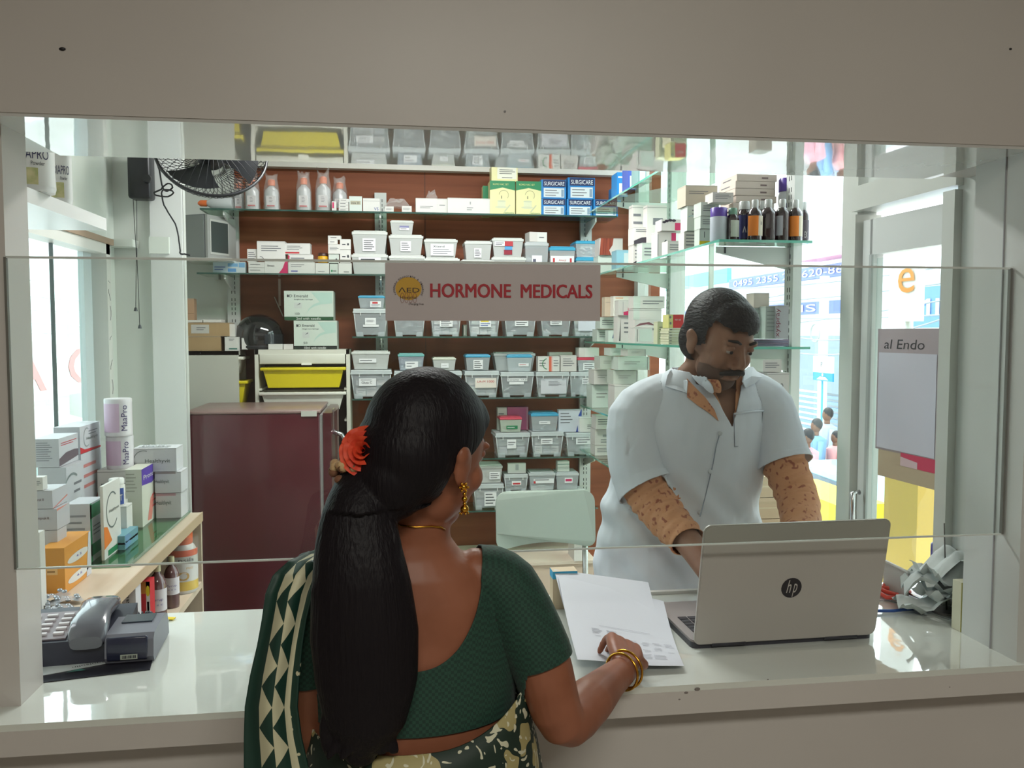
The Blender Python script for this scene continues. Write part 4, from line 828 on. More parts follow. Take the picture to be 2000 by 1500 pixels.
# ---------------------------------------------------------------- left ledge under the window
GZ = gz0+.0096; SH = mat((190, 190, 196), .5); SIDE = mat((196, 196, 200), .5)
HV = [('r:arc', .32, .55, .34, .03, 60, 300, mat((120, 130, 130), .5)), ('r:text', 'Healthyvit', .3, .42, .13, mat((60, 76, 70), .5), .55), ('r:lines', .4, .85, .6, .8, 2, TXT)]
HVF = [(q[0].replace('r:', ''),)+q[1:] for q in HV]
LAST = [0, 0]
def lbox(px0, px1, pxr, pyt, pyb, z0, X, label, spec=(), col=None, yaw=0, D=None, **k):
    """box on the ledge: px0-px1 its front edge span, px1-pxr its right side; X None: its near corner is seen on z0; X 'same': stacked on the last one"""
    if X is None: c = atZ(px1, pyb, z0)
    elif X == 'same': c = atY(px1, pyb, LAST[1])
    else: c = atX(px1, pyb, X)
    Y = c.y; LAST[0] = c.x; LAST[1] = Y; a = atY(px0, pyb, Y); a.x = max(a.x, WL+.008); w = c.x-a.x; zt = atY(px1, pyt, Y).z
    if D is None:
        e = atX(pxr, pyt, c.x); D = min(max(.03, e.y-Y), .2)
    a_ = math.radians(yaw); h = zt-z0
    cc = Vector((c.x, Y, z0+h/2))+Matrix.Rotation(a_, 3, 'Z') @ Vector((-w/2, D/2, 0))
    return carton_at(tuple(cc), (w, D, h-.0005), label, spec, col or SIDE, yaw, name=k.get('name', 'vitamin_box'), cat='box', flap=False, group=k.get('group')), zt
lilac = mat((204, 176, 200), .4)
def can(px0, px1, pyt, pyb, X, label, z0):
    xm = (px0+px1)/2; Y = atX(xm, pyb, X).y; a, b = atY(px0, pyt, Y), atY(px1, pyt, Y); r = (b.x-a.x)/2; h = atY(xm, pyt, Y).z-z0; c = ((a.x+b.x)/2, Y, z0)
    t = thing('nutrition_can', label, 'can', c, 'pink nutrition cans'); M = Matrix.Translation(Vector(c))
    m = MB(); m.lathe([(r*.97, 0), (r, .006), (r*.985, .012), (r*.985, h-.014), (r, h-.008), (r*.97, h)], mat((214, 210, 214), .3), M, 28); m.build('tin_body', t)
    wrap(t, 'printed_label', (c[0], c[1], z0), r, .014, h-.016, -150, -70, lilac); vwrap(t, 'lettering', 'MaaPro', (c[0], c[1], z0), r, -50, h*.15, h*.68, 26, mat((52, 36, 96), .5))
    return h
zc0 = GZ; zw = ZC+.0016
q = atX(233, 914, -.94); zc0 = q.z
carton_at((q.x, q.y+.01, (GZ+zc0)/2), (.12, .10, zc0-GZ-.001), 'white box half hidden under the two pink nutrition cans', SP if False else [('lines', .1, .9, .3, .8, 3, TXT)], CW, cat='box', name='vitamin_box')
hh = can(207, 260, 850, 914, -.94, 'pink and white nutrition can standing on a white box, carrying the other can', zc0); zw = ZC+.0016
can(203, 257, 778, 849, -.94, 'pink and white nutrition can on top of the other can, against the window post', zc0+hh+.001)
_, z = lbox(113, 160, 206, 888, 962, GZ, -1.01, 'white vitamin box with a red and gold corner, under the rearmost arc box', [('r:poly', [(.2, .02), (.95, .02), (.95, .55)], REDP), ('r:poly', [(.6, .02), (1, .02), (1, .6)], mat((190, 150, 80), .5)), ('r:lines', .1, .8, .5, .9, 3, mat((190, 120, 116), .5))], SH)
lbox(106, 157, 201, 834, 887, z+.001, 'same', 'white vitamin box with thin arc, rearmost, its top level with the upper can\'s foot', HV+[('r:poly', [(0, 0), (1, 0), (1, .06), (.2, .12), (0, .25)], REDP)], SH)
_, z = lbox(76, 131, 163, 913, 985, GZ, -.985, 'white vitamin box with thin arc, below the dark-curved grey box', HV+[('f:lines', .2, .8, .4, .8, 6, mat((130, 130, 138), .5)), ('r:poly', [(0, 0), (.25, 0), (.12, .3), (0, .35)], ORG)], SH)
lbox(64, 116, 152, 857, 912, z+.001, 'same', 'grey vitamin box with small print and a dark curved patch on its side', [('f:lines', .15, .75, .2, .9, 9, mat((124, 124, 132), .5)), ('r:poly', [(.0, .02), (.0, .28), (.35, .44), (.8, .46), (1, .42), (1, .18)], mat((96, 84, 92), .4)), ('r:lines', .1, .9, .7, .85, 2, REDP)], SH)
_, z3 = lbox(80, 113, 130, 1036, 1076, GZ, -.866, 'grey box of the red-and-black lettered pile, lowest of three', [('f:text', 'Beniprak 8', .1, .5, .18, mat((90, 50, 60), .5), .7)], SH)
_, z2 = lbox(56, 112, 136, 994, 1035.5, z3+.001, 'same', 'grey box of the red-and-black lettered pile, middle of three', [('f:text', 'Beniprak 8', .22, .48, .16, mat((90, 50, 60), .5), .5), ('r:poly', [(0, .9), (.9, 1), (0, 1)], mat((220, 130, 110), .5))], SH)
_, z1 = lbox(55, 103, 131, 958, 993.5, z2+.001, 'same', 'grey box of the red-and-black lettered pile, topmost, its side striped orange', [('f:text', 'Beniprak 8', .1, .4, .18, mat((90, 50, 60), .5), .55), ('r:poly', [(0, 0), (.1, 0), (1, .35), (1, .42)], mat((220, 110, 90), .5))], SH)
lbox(60, 84, 90, 932, 957.5, z1+.001, 'same', 'small white carton standing on top of the lettered grey pile', L2, CW)
lbox(56, 80, 83, 1040, 1128, zw, -.83, 'white box with a pink stripe at the far left by the hatch jamb', [('f:band', .72, .8, .05, .8, PINK), ('f:lines', .1, .6, .5, .8, 3, TXT)], CW)
lbox(130, 178, 201, 984, 1082, GZ, -.85, 'tall white and green box, its side with two green bands, before the grey pile', [('f:lines', .05, .9, .3, .85, 5, mat((132, 134, 140), .5)), ('r:band', 0, 1, .74, .97, GRN), ('r:band', 0, 1, .1, .3, GRN), ('r:band', 0, .12, .0, 1, GRN), ('r:lines', .2, .8, .42, .62, 3, TXT)], SH, group=None)
lbox(198, 204, 234, 950, 1070, GZ, -.82, 'white arc-marked box with orange foot leaning over the green banded boxes', [('r:arc', .5, .62, .24, .02, 50, 320, mat((100, 110, 110), .5)), ('r:text', 'Healthyvit', .3, .58, .06, mat((60, 76, 70), .5), .6), ('r:poly', [(0, .14), (.45, .2), (.2, .42), (0, .45)], ORG), ('r:band', .2, 1, .02, .1, GRN)], CW)
# white jar between boxes
Y = atX(228, 985, -.86).y; a, b = atY(212, 960, Y), atY(244, 960, Y); r = (b.x-a.x)/2; zjr = atY(228, 986, Y).z; hj = atY(228, 934, Y).z-zjr
carton_at(((a.x+b.x)/2, Y+.005, (GZ+zjr)/2), (.07, .06, zjr-GZ-.001), 'plain white box under the blue lettered tablet jar', (), CW, cat='box', name='vitamin_box')
t = lathed('tablet_jar', 'white tablet jar with a blue lettered label, between the boxes on the ledge', 'jar', ((a.x+b.x)/2, Y, zjr), [('jar_body', [(r*.96, 0), (r, .005), (r, hj*.74), (r*.86, hj*.8)], CW, 0), ('screw_lid', [(r*.93, hj*.8), (r*.93, hj*.98), (r*.85, hj)], mat((226, 226, 222), .35), 0)])
wrap(t, 'printed_label', ((a.x+b.x)/2, Y, zjr), r, hj*.05, hj*.66, -120, -20, BLUEP, prt=[('FIT', -60, hj*.2, hj*.22, 50, CW)])
lbox(225, 240, 271, 981, 1040, GZ, None, 'white box with a blue barred label, in front of the purple topped box', [('r:band', .45, .72, .3, .82, BLUEP), ('r:lines', .48, .7, .4, .8, 4, CW), ('r:lines', .12, .3, .25, .6, 4, mat((170, 150, 160), .5))], CW)
lbox(247, 279, 309, 917, 1030, GZ, None, 'tall cream box with a purple top and pink figure on its side', [('f:lines', .05, .7, .6, .95, 6, mat((160, 160, 150), .5)), ('r:poly', [(.0, .72), (.6, .68), (1, .75), (1, 1), (0, 1)], PURP), ('r:text', 'Protein', .1, .8, .08, CW, .8), ('r:poly', [(.3, .05), (.55, .03), (.7, .4), (.75, .5), (.5, .42)], mat((214, 130, 116), .5)), ('r:lines', .6, .9, .2, .5, 3, mat((210, 90, 90), .5))], mat((202, 202, 190), .5))
def rstack(px0, px1, pyt, pyb, z0, label, extra=()):
    Y = 1.60; a, b = atY(px0, pyb, Y), atY(px1, pyb, Y); zt = atY(px0, pyt, Y).z
    carton_at(((a.x+b.x)/2, Y+.05, (z0+zt)/2), (b.x-a.x, .10, zt-z0-.0008), label, list(extra), mat((202, 202, 206), .5), 0, name='vitamin_box', cat='box'); return zt
HH = [('arc', .25, .5, .4, .03, 70, 290, mat((110, 116, 116), .5)), ('text', 'Healthyvit', .28, .34, .2, mat((60, 76, 70), .5), .58), ('text', 'tablets', .28, .2, .09, TXT, .18)]
z = rstack(305, 354, 964, 1005, GZ, 'white vitamin box with thin arc, lowest of the three-high pile beside the fridge', [('text', 'Healthyvit', -.0, .5, .22, mat((60, 76, 70), .5), .62), ('band', .0, .8, .9, 1, mat((190, 150, 160), .5))])
z = rstack(303, 354, 922, 963, z+.001, 'white vitamin box with thin arc, middle of the three-high pile beside the fridge', [('text', 'Healthyvit', .0, .42, .22, mat((60, 76, 70), .5), .55), ('band', .0, .8, .9, 1, mat((160, 150, 150), .5))])
rstack(260, 345, 876, 921, z+.001, 'big lettered white vitamin box carrying a blister strip, topmost beside the fridge', HH+[('band', 0, .1, 0, .12, ORG)])
m = MB(); a = atY(300, 876, 1.63); 
for i in range(5): m.sphere((a.x-.03+.017*i, 1.63+.01*(i % 2), z+.002+atY(300, 876, 1.60).z-z), (.008, .012, .008), mat((206, 210, 212), .15, alpha=.6), 10, 6)
m.box((a.x+.004, 1.635, atY(300, 876, 1.60).z+.002), (.1, .04, .002), foil); m.build('blister_strip', label='clear blister strip lying on the big lettered vitamin box', cat='tablet strip', loc=(a.x, 1.63, atY(300, 876, 1.60).z))
for i in range(2):
    lbox(190, 244, 270, 1060-13*i, 1074, GZ+.0155*i, 'same' if i else None, 'flat teal and white box near the glass sheet\'s front corner, %s of two' % ('lower', 'upper')[i], [('f:band', .3, .6, .3, .7, mat((150, 190, 200), .4)), ('r:poly', [(.1, 0), (.5, .5), (.3, 1), (0, 1)], mat((110, 150, 190), .4))], mat((108, 156, 170), .4), name='flat_box')
m = None
orn = mat((216, 148, 62), .45)
zw = ZC+.0016
lbox(81, 128, 177, 1070, 1160, zw, None, 'orange box with white ovals on its side, standing on the wood ledge', [('f:band', .25, .7, .42, .56, mat((224, 180, 120), .5)), ('f:lines', .27, .68, .43, .55, 1, mat((150, 110, 60), .5)), ('r:disc', .5, .64, .4, .1, CW), ('r:disc', .5, .2, .4, .1, CW), ('r:text', '4.5', .42, .62, .05, PURP, .2), ('r:text', '4.5', .42, .18, .05, PURP, .2), ('r:poly', [(.8, .0), (1, 0), (1, 1), (.92, 1)], mat((200, 200, 206), .5))], orn)
lbox(58, 78, 84, 1108, 1165, zw, None, 'pale box with a yellow band at the ledge\'s left end, beside the orange box', [('f:band', .1, .9, .6, .72, YLW), ('f:lines', .1, .8, .2, .5, 2, TXT)], mat((204, 196, 186), .5))
q = atZ(152, 1046, GZ)
m = MB(); m.box((q.x-.02, q.y+.06, GZ+.004), (.09, .12, .007), mat((206, 206, 214), .5), rotz((q.x-.02, q.y+.06, 0), 12)); m.rect(Vector((q.x-.05, q.y+.02, GZ+.0078)), XA, YA, 0, .05, 0, .02, PURP)
m.build('leaflet', label='folded white leaflet lying on the glass in front of the tall grey pile', cat='leaflet', loc=(q.x, q.y, GZ))
for i, (px, py, rz, lb) in enumerate(((96, 1196, 34, 'nearest the telephone'), (112, 1182, 28, 'in the middle of the three'), (88, 1180, 50, 'nearest the orange box'))):
    q = atZ(px, py, zw); t = thing('tablet_strip', 'silver tablet strip on the wood ledge, '+lb, 'tablet strip', (q.x, q.y, zw), 'silver tablet strips on the ledge')
    M = Matrix.Translation((q.x, q.y, zw+.002+.005*i)) @ Matrix.Rotation(math.radians(rz), 4, 'Z'); m = MB(); P = [[M @ Vector((-.055+.11*u/8, -.022+.044*v/3, .004*math.sin(u*1.3+i)+.004)) for v in range(4)] for u in range(9)]
    m.grid(P, foil); m.build('foil_sheet', t); m = MB()
    for u in range(5):
        for v in (-.01, .01): m.sphere(M @ Vector((-.044+.022*u, v, .007+.004*math.sin((u*2+1)*1.3+i))), (.007, .0065, .004), mat((160, 166, 172), .25, metal=.5), 8, 5)
    m.build('pill_pockets', t)
# ---- lower board: bottles and small boxes
zl2 = zl+.0005
def amb(px0, px1, pyt, pyb, X, label):
    xm = (px0+px1)/2; Y = atX(px1, pyb, X).y; a, b = atY(px0, pyb, Y), atY(px1, pyb, Y); r = (b.x-a.x)/2; h = atY(xm, pyt, Y).z-zl2
    t = lathed('amber_bottle', label, 'bottle', ((a.x+b.x)/2, Y, zl2), [('bottle_body', [(r*.95, 0), (r, .006), (r, h*.66), (r*.75, h*.76), (r*.36, h*.82), (r*.34, h*.86)], mat((96, 66, 66), .15, coat=1.0), 0), ('cap', [(r*.42, h*.85), (r*.42, h*.99), (r*.3, h)], mat((196, 188, 150), .4), 'cream cap')])
    wrap(t, 'paper_label', ((a.x+b.x)/2, Y, zl2), r, h*.27, h*.6, -170, 10, mat((206, 200, 204), .5), prt=[('Syrup', -75, h*.42, h*.05, 70, mat((80, 60, 130), .5)), ('= = =', -75, h*.36, h*.02, 60, mat((90, 76, 140), .5))])
amb(291, 326, 1096, 1200, -.70, 'amber syrup bottle with white label, front one on the lower board')
amb(322, 351, 1086, 1190, -.71, 'amber syrup bottle with white label, rear one next to the big orange lidded jar')
Y = atX(387, 1180, -.69).y; a, b = atY(326, 1120, Y), atY(388, 1120, Y); r = (b.x-a.x)/2*.94; Y = min(Y, LY1-.035-r*1.1); h = min(atY(357, 1026, Y).z-zl2, ZC-.03-zl2); c = ((a.x+b.x)/2, Y, zl2)
t = lathed('powder_jar', 'big jar with orange lid and yellow foot wrapped in clear plastic, on the lower board', 'jar', c, [('jar_body', [(r*.9, 0), (r, .012), (r, h*.22), (r*.97, h*.24), (r*.97, h*.66), (r*.8, h*.74), (r*.62, h*.78)], mat((208, 206, 202), .3), 0), ('lid', [(r*.66, h*.77), (r*.7, h*.79), (r*.7, h*.97), (r*.6, h)], mat((232, 108, 58), .35), 'orange lid')])
wrap(t, 'orange_shoulder', c, r*.985, h*.60, h*.70, -170, 10, mat((222, 90, 50), .3)); wrap(t, 'yellow_foot', c, r, .012, h*.2, -170, 10, mat((214, 180, 50), .35)); wrap(t, 'printed_label', c, r, h*.2, h*.6, -170, 10, mat((206, 206, 202), .4), prt=[('psils', -62, h*.5, h*.08, 60, DTX), ('PEG', -50, h*.40, h*.03, 26, GOLD), ('o', -75, h*.22, h*.14, 46, mat((190, 150, 70), .4))])
rnd = random.Random(4); m = MB(); P = [[(c[0]+math.cos(i*.35)*r*1.07*(1+rnd.uniform(-.03, .05)), c[1]+math.sin(i*.35)*r*1.07*(1+rnd.uniform(-.03, .05)), c[2]+.006+h*1.0*k/8) for i in range(18)] for k in range(8)]
m.grid(P, mat((214, 206, 204), .1, alpha=.14), True, True); m.build('clear_wrap', t)
def sbox(px0, px1, pyt, pyb, Y, dep, label, spec, col, **k): return carton(px0, px1, pyt, pyb, Y, dep, label, spec, col, zb=zl2, flap=False, **k)
yq = atX(292, 1195, -.70).y
sbox(266, 293, 1136, 1196, yq, .05, 'red and yellow toothbrush box on the lower board beside the amber bottles', [('band', 0, 1, .82, 1, mat((196, 120, 50), .5)), ('band', .72, 1, .0, 1, mat((206, 206, 200), .4)), ('band', .78, .92, .05, .7, mat((206, 60, 60), .4)), ('disc', .85, .86, .14, .08, YLW), ('lines', .1, .6, .05, .2, 2, CW)], REDP)
yq = atX(265, 1200, -.70).y
sbox(239, 265, 1133, 1202, yq, .05, 'white round-cornered box with a grey window on the lower board by the divider', [('disc', .5, .3, .34, .3, mat((96, 92, 100), .4)), ('vtext', 'ovadi', .5, .62, .3, DTX, .25)], mat((206, 202, 206), .45))
# ---------------------------------------------------------------- jars on the high shelf
zj = za+.0325
def jarp(px0, px1, pyt, X, Yoff, label, txt):
    Y = Yoff; a, b = atY(px0, 360, Y), atY(px1, 360, Y); r = (b.x-a.x)/2; c = ((a.x+b.x)/2, Y, zj); h = .20
    t = lathed('nutrition_jar', label, 'jar', c, [('jar_body', [(r*.94, 0), (r, .01), (r*.98, h*.14), (r*.93, h*.3), (r*.98, h*.55), (r*.98, h*.66), (r*.9, h*.73), (r*.74, h*.77)], mat((214, 214, 212), .25), 0), ('lid', [(r*.8, h*.77), (r*.8, h*.96), (r*.7, h)], mat((70, 76, 130), .35), 'blue lid'), ('neck_band', [(r*.82, h*.75), (r*.82, h*.77)], mat((226, 226, 226), .3), 0)])
    wrap(t, 'printed_label', c, r, h*.06, h*.64, -165, 0, mat((206, 206, 202), .4), prt=[(txt, -72, h*.36, h*.11, 84, mat((44, 42, 80), .5)), ('Powder', -60, h*.29, h*.045, 36, DTX)])
    wrap(t, 'green_picture', c, r*1.004, h*.07, h*.26, -160, -60, noisy((160, 164, 110), (196, 186, 140), .5, (40, 40, 40)))
jarp(28, 108, 300, -.86, .62, 'white nutrition jar with blue lid, front one on the shelf over the left window', 'DIAPRO')
jarp(101, 141, 305, -.88, .80, 'white nutrition jar with blue lid, smaller-looking rear one on the shelf over the left window', 'DIAPRO')
# ---------------------------------------------------------------- wall fan with pull cords
fx, fy = atY(270, 345, 2.19), 2.19
t = thing('wall_fan', 'black caged fan on the left wall with two hanging pull cords', 'fan', (fx.x, 2.2, fx.z))
a, b = atY(247, 300, 2.19), atY(294, 388, 2.19); blk = mat((30, 30, 34), .4)
m = MB(); m.box(((a.x+b.x)/2, 2.23, b.z+.10), (b.x-a.x, .085, .20), blk, bev=.012); bs = m.build('wall_base', t)
q = atY(289, 350, 2.19); m = MB(); m.lathe([(.016, 0), (.018, .006), (.016, .02)], blk, Matrix.Translation((q.x, 2.19, q.z)) @ Matrix.Rotation(math.radians(90), 4, 'X'), 14); m.build('speed_knob', bs)
for i, (x0, x1, y1) in enumerate(((260, 265, 602), (267, 273, 636))):
    m = MB(); p0, p1 = atY(x0, 390, 2.21), atY(x1, y1, 2.21); mid = atY(266.5+i, 500, 2.21)
    m.tube([p0, (p0+mid)/2, mid, (mid+p1)/2, p1], .0013, blk, 6); m.lathe([(.0035, .016), (.006, .010), (.008, 0)], mat((60, 66, 70), .4), Matrix.Translation(p1-ZA*.012), 10); m.build('pull_cord', t)
fc = atY(413, 296, 1.92); FR = .205
Mf = Matrix.Translation(fc) @ Matrix.Rotation(math.radians(14), 4, 'Z') @ Matrix.Rotation(math.radians(62), 4, 'X')   # faces down and forward
m = MB(); 
for k in range(56):
    a0 = 2*math.pi*k/56; P = []
    for i in range(9):
        u = i/8; rr_ = FR*(.22+.78*math.sin(u*math.pi/2)); aa = a0+.5*u
        P.append(Mf @ Vector((rr_*math.cos(aa), rr_*math.sin(aa), -.085*math.cos(u*math.pi/2))))
    m.tube(P, .0011, blk, 4, caps=False)
    P = []
    for i in range(9):
        u = i/8; rr_ = FR*(.22+.78*math.sin(u*math.pi/2)); aa = a0-.5*u
        P.append(Mf @ Vector((rr_*math.cos(aa), rr_*math.sin(aa), -.085*math.cos(u*math.pi/2))))
    m.tube(P, .0011, blk, 4, caps=False)
m.build('front_guard', t)
m = MB()
for k in range(40):
    aa = 2*math.pi*k/40; m.tube([Mf @ Vector((FR*rf*math.cos(aa), FR*rf*math.sin(aa), zf)) for rf, zf in ((.3, .075), (.7, .06), (.95, .03), (1, 0))], .0012, blk, 4, caps=False)
m.tube([Mf @ Vector((FR*math.cos(2*math.pi*k/48), FR*math.sin(2*math.pi*k/48), 0)) for k in range(48)], .006, blk, 6, closed=True)
m.build('rear_guard', t)
m = MB()
for k in range(3):
    a0 = 2*math.pi*k/3; P = []
    for i in range(7):
        u = i/6; P.append([Mf @ Vector(((.03+.145*u)*math.cos(a0+w_), (.03+.145*u)*math.sin(a0+w_), -.02+.04*w_*1.1)) for w_ in [(-.5+j/5)*(.7+.6*u) for j in range(6)]])
    m.grid(P, mat((30, 31, 35), .35))
m.build('blades', t)
m = MB(); m.lathe([(.02, -.06), (.05, -.05), (.055, .0), (.06, .05), (.05, .12), (.02, .13)], blk, Mf, 20); m.build('motor_housing', t)
m = MB(); m.tube([Mf @ Vector((0, 0, .12)), Mf @ Vector((0, .02, .2)), ((a.x+b.x)/2, 2.23, b.z+.26), ((a.x+b.x)/2, 2.23, b.z+.17)], .016, blk, 10); m.build('arm', t)
m = MB(); pts = [atY(x, y, 2.1) for x, y in ((301, 292), (309, 330), (316, 366), (328, 372), (338, 364), (330, 360), (316, 370), (300, 378), (312, 382), (330, 382), (338, 374), (322, 372), (318, 384), (324, 408), (340, 436), (348, 470), (352, 494), (362, 497), (376, 500))]
sm = []
for i in range(len(pts)-1):
    for s in range(4):
        p0, p1, p2, p3 = pts[max(i-1, 0)], pts[i], pts[i+1], pts[min(i+2, len(pts)-1)]; u = s/4
        sm.append(.5*((2*p1)+(p2-p0)*u+(2*p0-5*p1+4*p2-p3)*u*u+(3*p1-p0-3*p2+p3)*u**3)+YA*(.02*math.sin(i)))
m.tube(sm, .0034, blk, 6); m.build('power_cable', label='black power cable with a bundled coil hanging beside the wall fan', cat='cable', loc=pts[0])
# grey microwave on the white panel left of the wood
a, b = atY(379, 415, 2.80), atY(446, 503, 2.80)
t = thing('microwave_oven', 'grey metal oven with dark glass door facing right, left of the wood wall', 'oven', ((a.x+b.x)/2, 2.95, b.z))
zm = b.z; mc = Vector(((a.x+b.x)/2-.045, 2.97, (a.z+zm)/2)); M = rotz(mc, 62); gm = mat((104, 108, 108), .35, metal=.3); hm = a.z-zm
m = MB(); m.box(mc, (.22, .13, hm), gm, M); m.box(mc+Vector((-.112, 0, 0)), (.003, .125, hm*.96), mat((120, 124, 122), .4), M); m.build('cabinet', t)
m = MB(); m.box(mc+Vector((0, -.073, 0)), (.215, .014, hm*.98), mat((150, 152, 148), .35), M); m.box(mc+Vector((-.02, -.0805, 0)), (.14, .002, hm*.8), mat((176, 178, 172), .3), M); m.box(mc+Vector((-.02, -.082, 0)), (.125, .002, hm*.7), mat((66, 74, 72), .12), M); m.build('door', t)
m = MB(); m.box(((a.x+b.x)/2-.02, 2.955, zm-.008), (.22, .28, .014), mat((208, 210, 204), .4)); m.box((-.885, 3.10, zm-.05), (.02, .06, .08), ALU); m.build('oven_shelf', label='white shelf on the wall carrying the grey oven', cat='shelf', loc=((a.x+b.x)/2, 2.955, zm-.015))
# cardboard boxes and small boxes on the tall drawer unit
kr = noisy((158, 130, 92), (170, 142, 104), .7, (5, 5, 5)); Yk = 2.885; zt0 = cz+.0006
c1 = atY(446, 658, Yk)
carton(359, 431, 657, 685, Yk, .16, 'brown cardboard box, lower of two on the tall drawer unit', (), kr, zb=zt0, name='cardboard_box', cat='box')
za1 = atY(395, 657, Yk).z+.001
carton(359, 447, 630, 656.5, Yk, .16, 'brown cardboard box with a white label, upper of two on the tall drawer unit', [('band', .16, .56, .2, .85, mat((190, 186, 180), .5)), ('lines', .28, .48, .4, .7, 2, TXT)], kr, zb=za1, name='cardboard_box', cat='box')
carton(365, 395, 625, 629.5, Yk+.02, .12, 'thin white tray lying on the labelled cardboard box, left', (), CW, zb=atY(395, 630, Yk).z+.001)
carton(397, 432, 624, 629.5, Yk+.02, .10, 'thin white carton lying on the labelled cardboard box, right', (), CW, zb=atY(395, 630, Yk).z+.001)
carton(356, 379, 583, 624, 2.99, .06, 'small brown cardboard box standing behind the thin white trays', [('band', 0, 1, .3, .32, mat((120, 90, 60), .6))], mat((176, 140, 112), .6), zb=atY(395, 625, Yk).z+.001, name='cardboard_box', cat='box')
carton(439, 466, 658, 685, Yk-.004, .08, 'white carton with a green line beside the cardboard boxes', [('band', .3, .9, .1, .2, mat((70, 120, 110), .5)), ('lines', .3, .7, .7, .9, 2, TXT)], CW, zb=zt0)
carton(447, 459, 632, 658, Yk+.02, .06, 'narrow white carton standing between cardboard box and helmet', (), CW, zb=atY(440, 658, Yk).z+.001)
zt1 = zt+.0006; yd = 2.905
carton(472, 492, 660, 683, yd, .06, 'white carton with a smudge mark, left of the black helmet', [('poly', [(.5, .2), (.7, .3), (.6, .7), (.5, .6)], GREY)], CW, zb=zt1-.0)
# helmet
c = atY(506, 655, 3.0); 
t = thing('helmet', 'shiny black motorcycle helmet on the white drawer unit', 'helmet', (c.x, 3.0, zt1)); hr = atY(553, 655, 3.0).x-c.x
P = []
for i in range(12):
    th = i/11*math.pi*.62; P.append([(c.x+hr*1.0*math.sin(th)*math.cos(a_)*1.02, 3.0+hr*.92*math.sin(th)*math.sin(a_), zt1+.035+hr*.55*math.cos(.62*math.pi)*-1+hr*1.0*math.cos(th)) for a_ in [2*math.pi*k/28 for k in range(28)]])
m = MB(); m.grid(P, mat((22, 22, 26), .08, coat=1.0), True, True); m.build('shell', t)
zr = P[-1][0][2]
m = MB(); m.lathe([(hr*.93, zt1), (hr*.97, zt1+.012), (hr*.95, zr+.004)], mat((34, 34, 38), .5), Matrix.Translation((c.x, 3.0, 0)), 28, sy=.92); m.build('rim', t)
m = MB(); m.grid([[(c.x+hr*1.03*math.cos(a_), 3.0+hr*.96*math.sin(a_), zr+.01+.05*k) for a_ in [math.radians(-70+8*j) for j in range(15)]] for k in range(2)], mat((40, 44, 50), .08, alpha=.85)); m.build('visor', t)
carton(524, 552, 672, 683, 2.887, .03, 'small white carton lying in front of the black helmet', (), CW, zb=zt1, yaw=0)
carton(553, 572, 672, 682, 2.90, .03, 'second small white carton, lying between the helmet and the syringe boxes', (), CP, zb=zt1, yaw=8)
def bd(px0, px1, pyt, pyb, zb, label, foot, n, ml, yaw=0):
    return carton(px0, px1, pyt, pyb, 2.90, .16, label, [('band', 0, 1, 0, .12, foot), ('text', 'BD Emerald', .06, .78, .09, DTX, .42), ('text', 'Single Use Syringe', .2, .68, .05, DTX, .38), ('disc', .08, .82, .02, .035, DTX), ('band', .2, .36, .4, .6, mat((196, 200, 196), .5)), ('poly', [(.25, .5), (.33, .55), (.32, .59)], TXT), ('text', n, .22, .18, .08, DTX, .09), ('text', ml, .24, .015, .08, mat((226, 228, 222), .5), .5),
        ('poly', [(.45, .22), (.52, .38), (.62, .48), (.75, .54), (.98, .58), (.98, .95), (.55, .95), (.72, .62), (.6, .55), (.5, .4)], mat((178, 204, 194), .5))], col=mat((200, 210, 200), .5), zb=zb, name='syringe_box', cat='box', flap=False, yaw=yaw)
bd(574, 658, 626, 681, zt1, 'syringe box with a black foot band, lower one beside the helmet', mat((30, 40, 36), .5), '50', '10ml with needle')
bd(555, 651, 568, 624.5, atY(612, 625.5, 2.90).z, 'syringe box with a dark green foot band, stacked on the other syringe box', mat((30, 76, 46), .5), '100', '2ml with needle')
m = MB(); p0, p1 = atY(536, 580, 3.12), atY(553, 618, 3.12); m.tube([p0, p1], .003, mat((190, 180, 170), .4), 6); p0 = atY(546, 556, 3.115); m.box((p0.x, 3.115, p0.z-.04), (.012, .012, .14), mat((176, 150, 136), .5)); m.build('wall_clip', label='pale plastic strip leaning on the wood behind the syringe boxes', cat='strip', loc=p0)
# ---------------------------------------------------------------- window shelves
def wbox(px0, px1, pyt, pyb, X, D, z, label, spec=(), col=None, yaw=0, W=None, **k):
    """carton on a window shelf: front face px0-px1 at the depth where its left edge meets X"""
    c = atX(px0, pyb, X); Y = c.y; b = atY(px1, pyb, Y); zt = atY(px0, pyt, Y).z; w = W or (b.x-c.x)
    z0 = z if z is not None else atY(px0, pyb, Y).z
    carton_at(((c.x+c.x+w)/2, Y+D/2, (z0+zt)/2), (w, D, max(.008, zt-z0-.0008)), label, spec, col or CP, yaw, **k); return zt
zM = RZ['M']+.0005; X0 = XS+.012
SP = [('lines', .12, .88, .3, .8, 3, TXT)]
z = wbox(1168, 1203, 499, 530, X0, .10, zM, 'white carton under the wood patterned carton, far end of the syrup bottle shelf', [('text', 'AURA-10 60', .3, .5, .14, DTX, .55)], CG)
wbox(1171, 1216, 465, 498.5, X0+.004, .10, z+.001, 'carton with a wavy red-brown wood picture, far end of the syrup bottle shelf', [('poly', [(.0, 0), (.5, 0), (.42, .3), (.56, .6), (.6, 1), (.05, 1)], noisy((110, 40, 26), (160, 74, 50), .5, (200, 3, 8)))], CP)
wbox(1204, 1236, 488, 516, X0+.01, .09, zM, 'teal carton beside the wood patterned carton', [('band', .45, 1, 0, .85, mat((176, 190, 190), .5))], mat((126, 170, 184), .45))
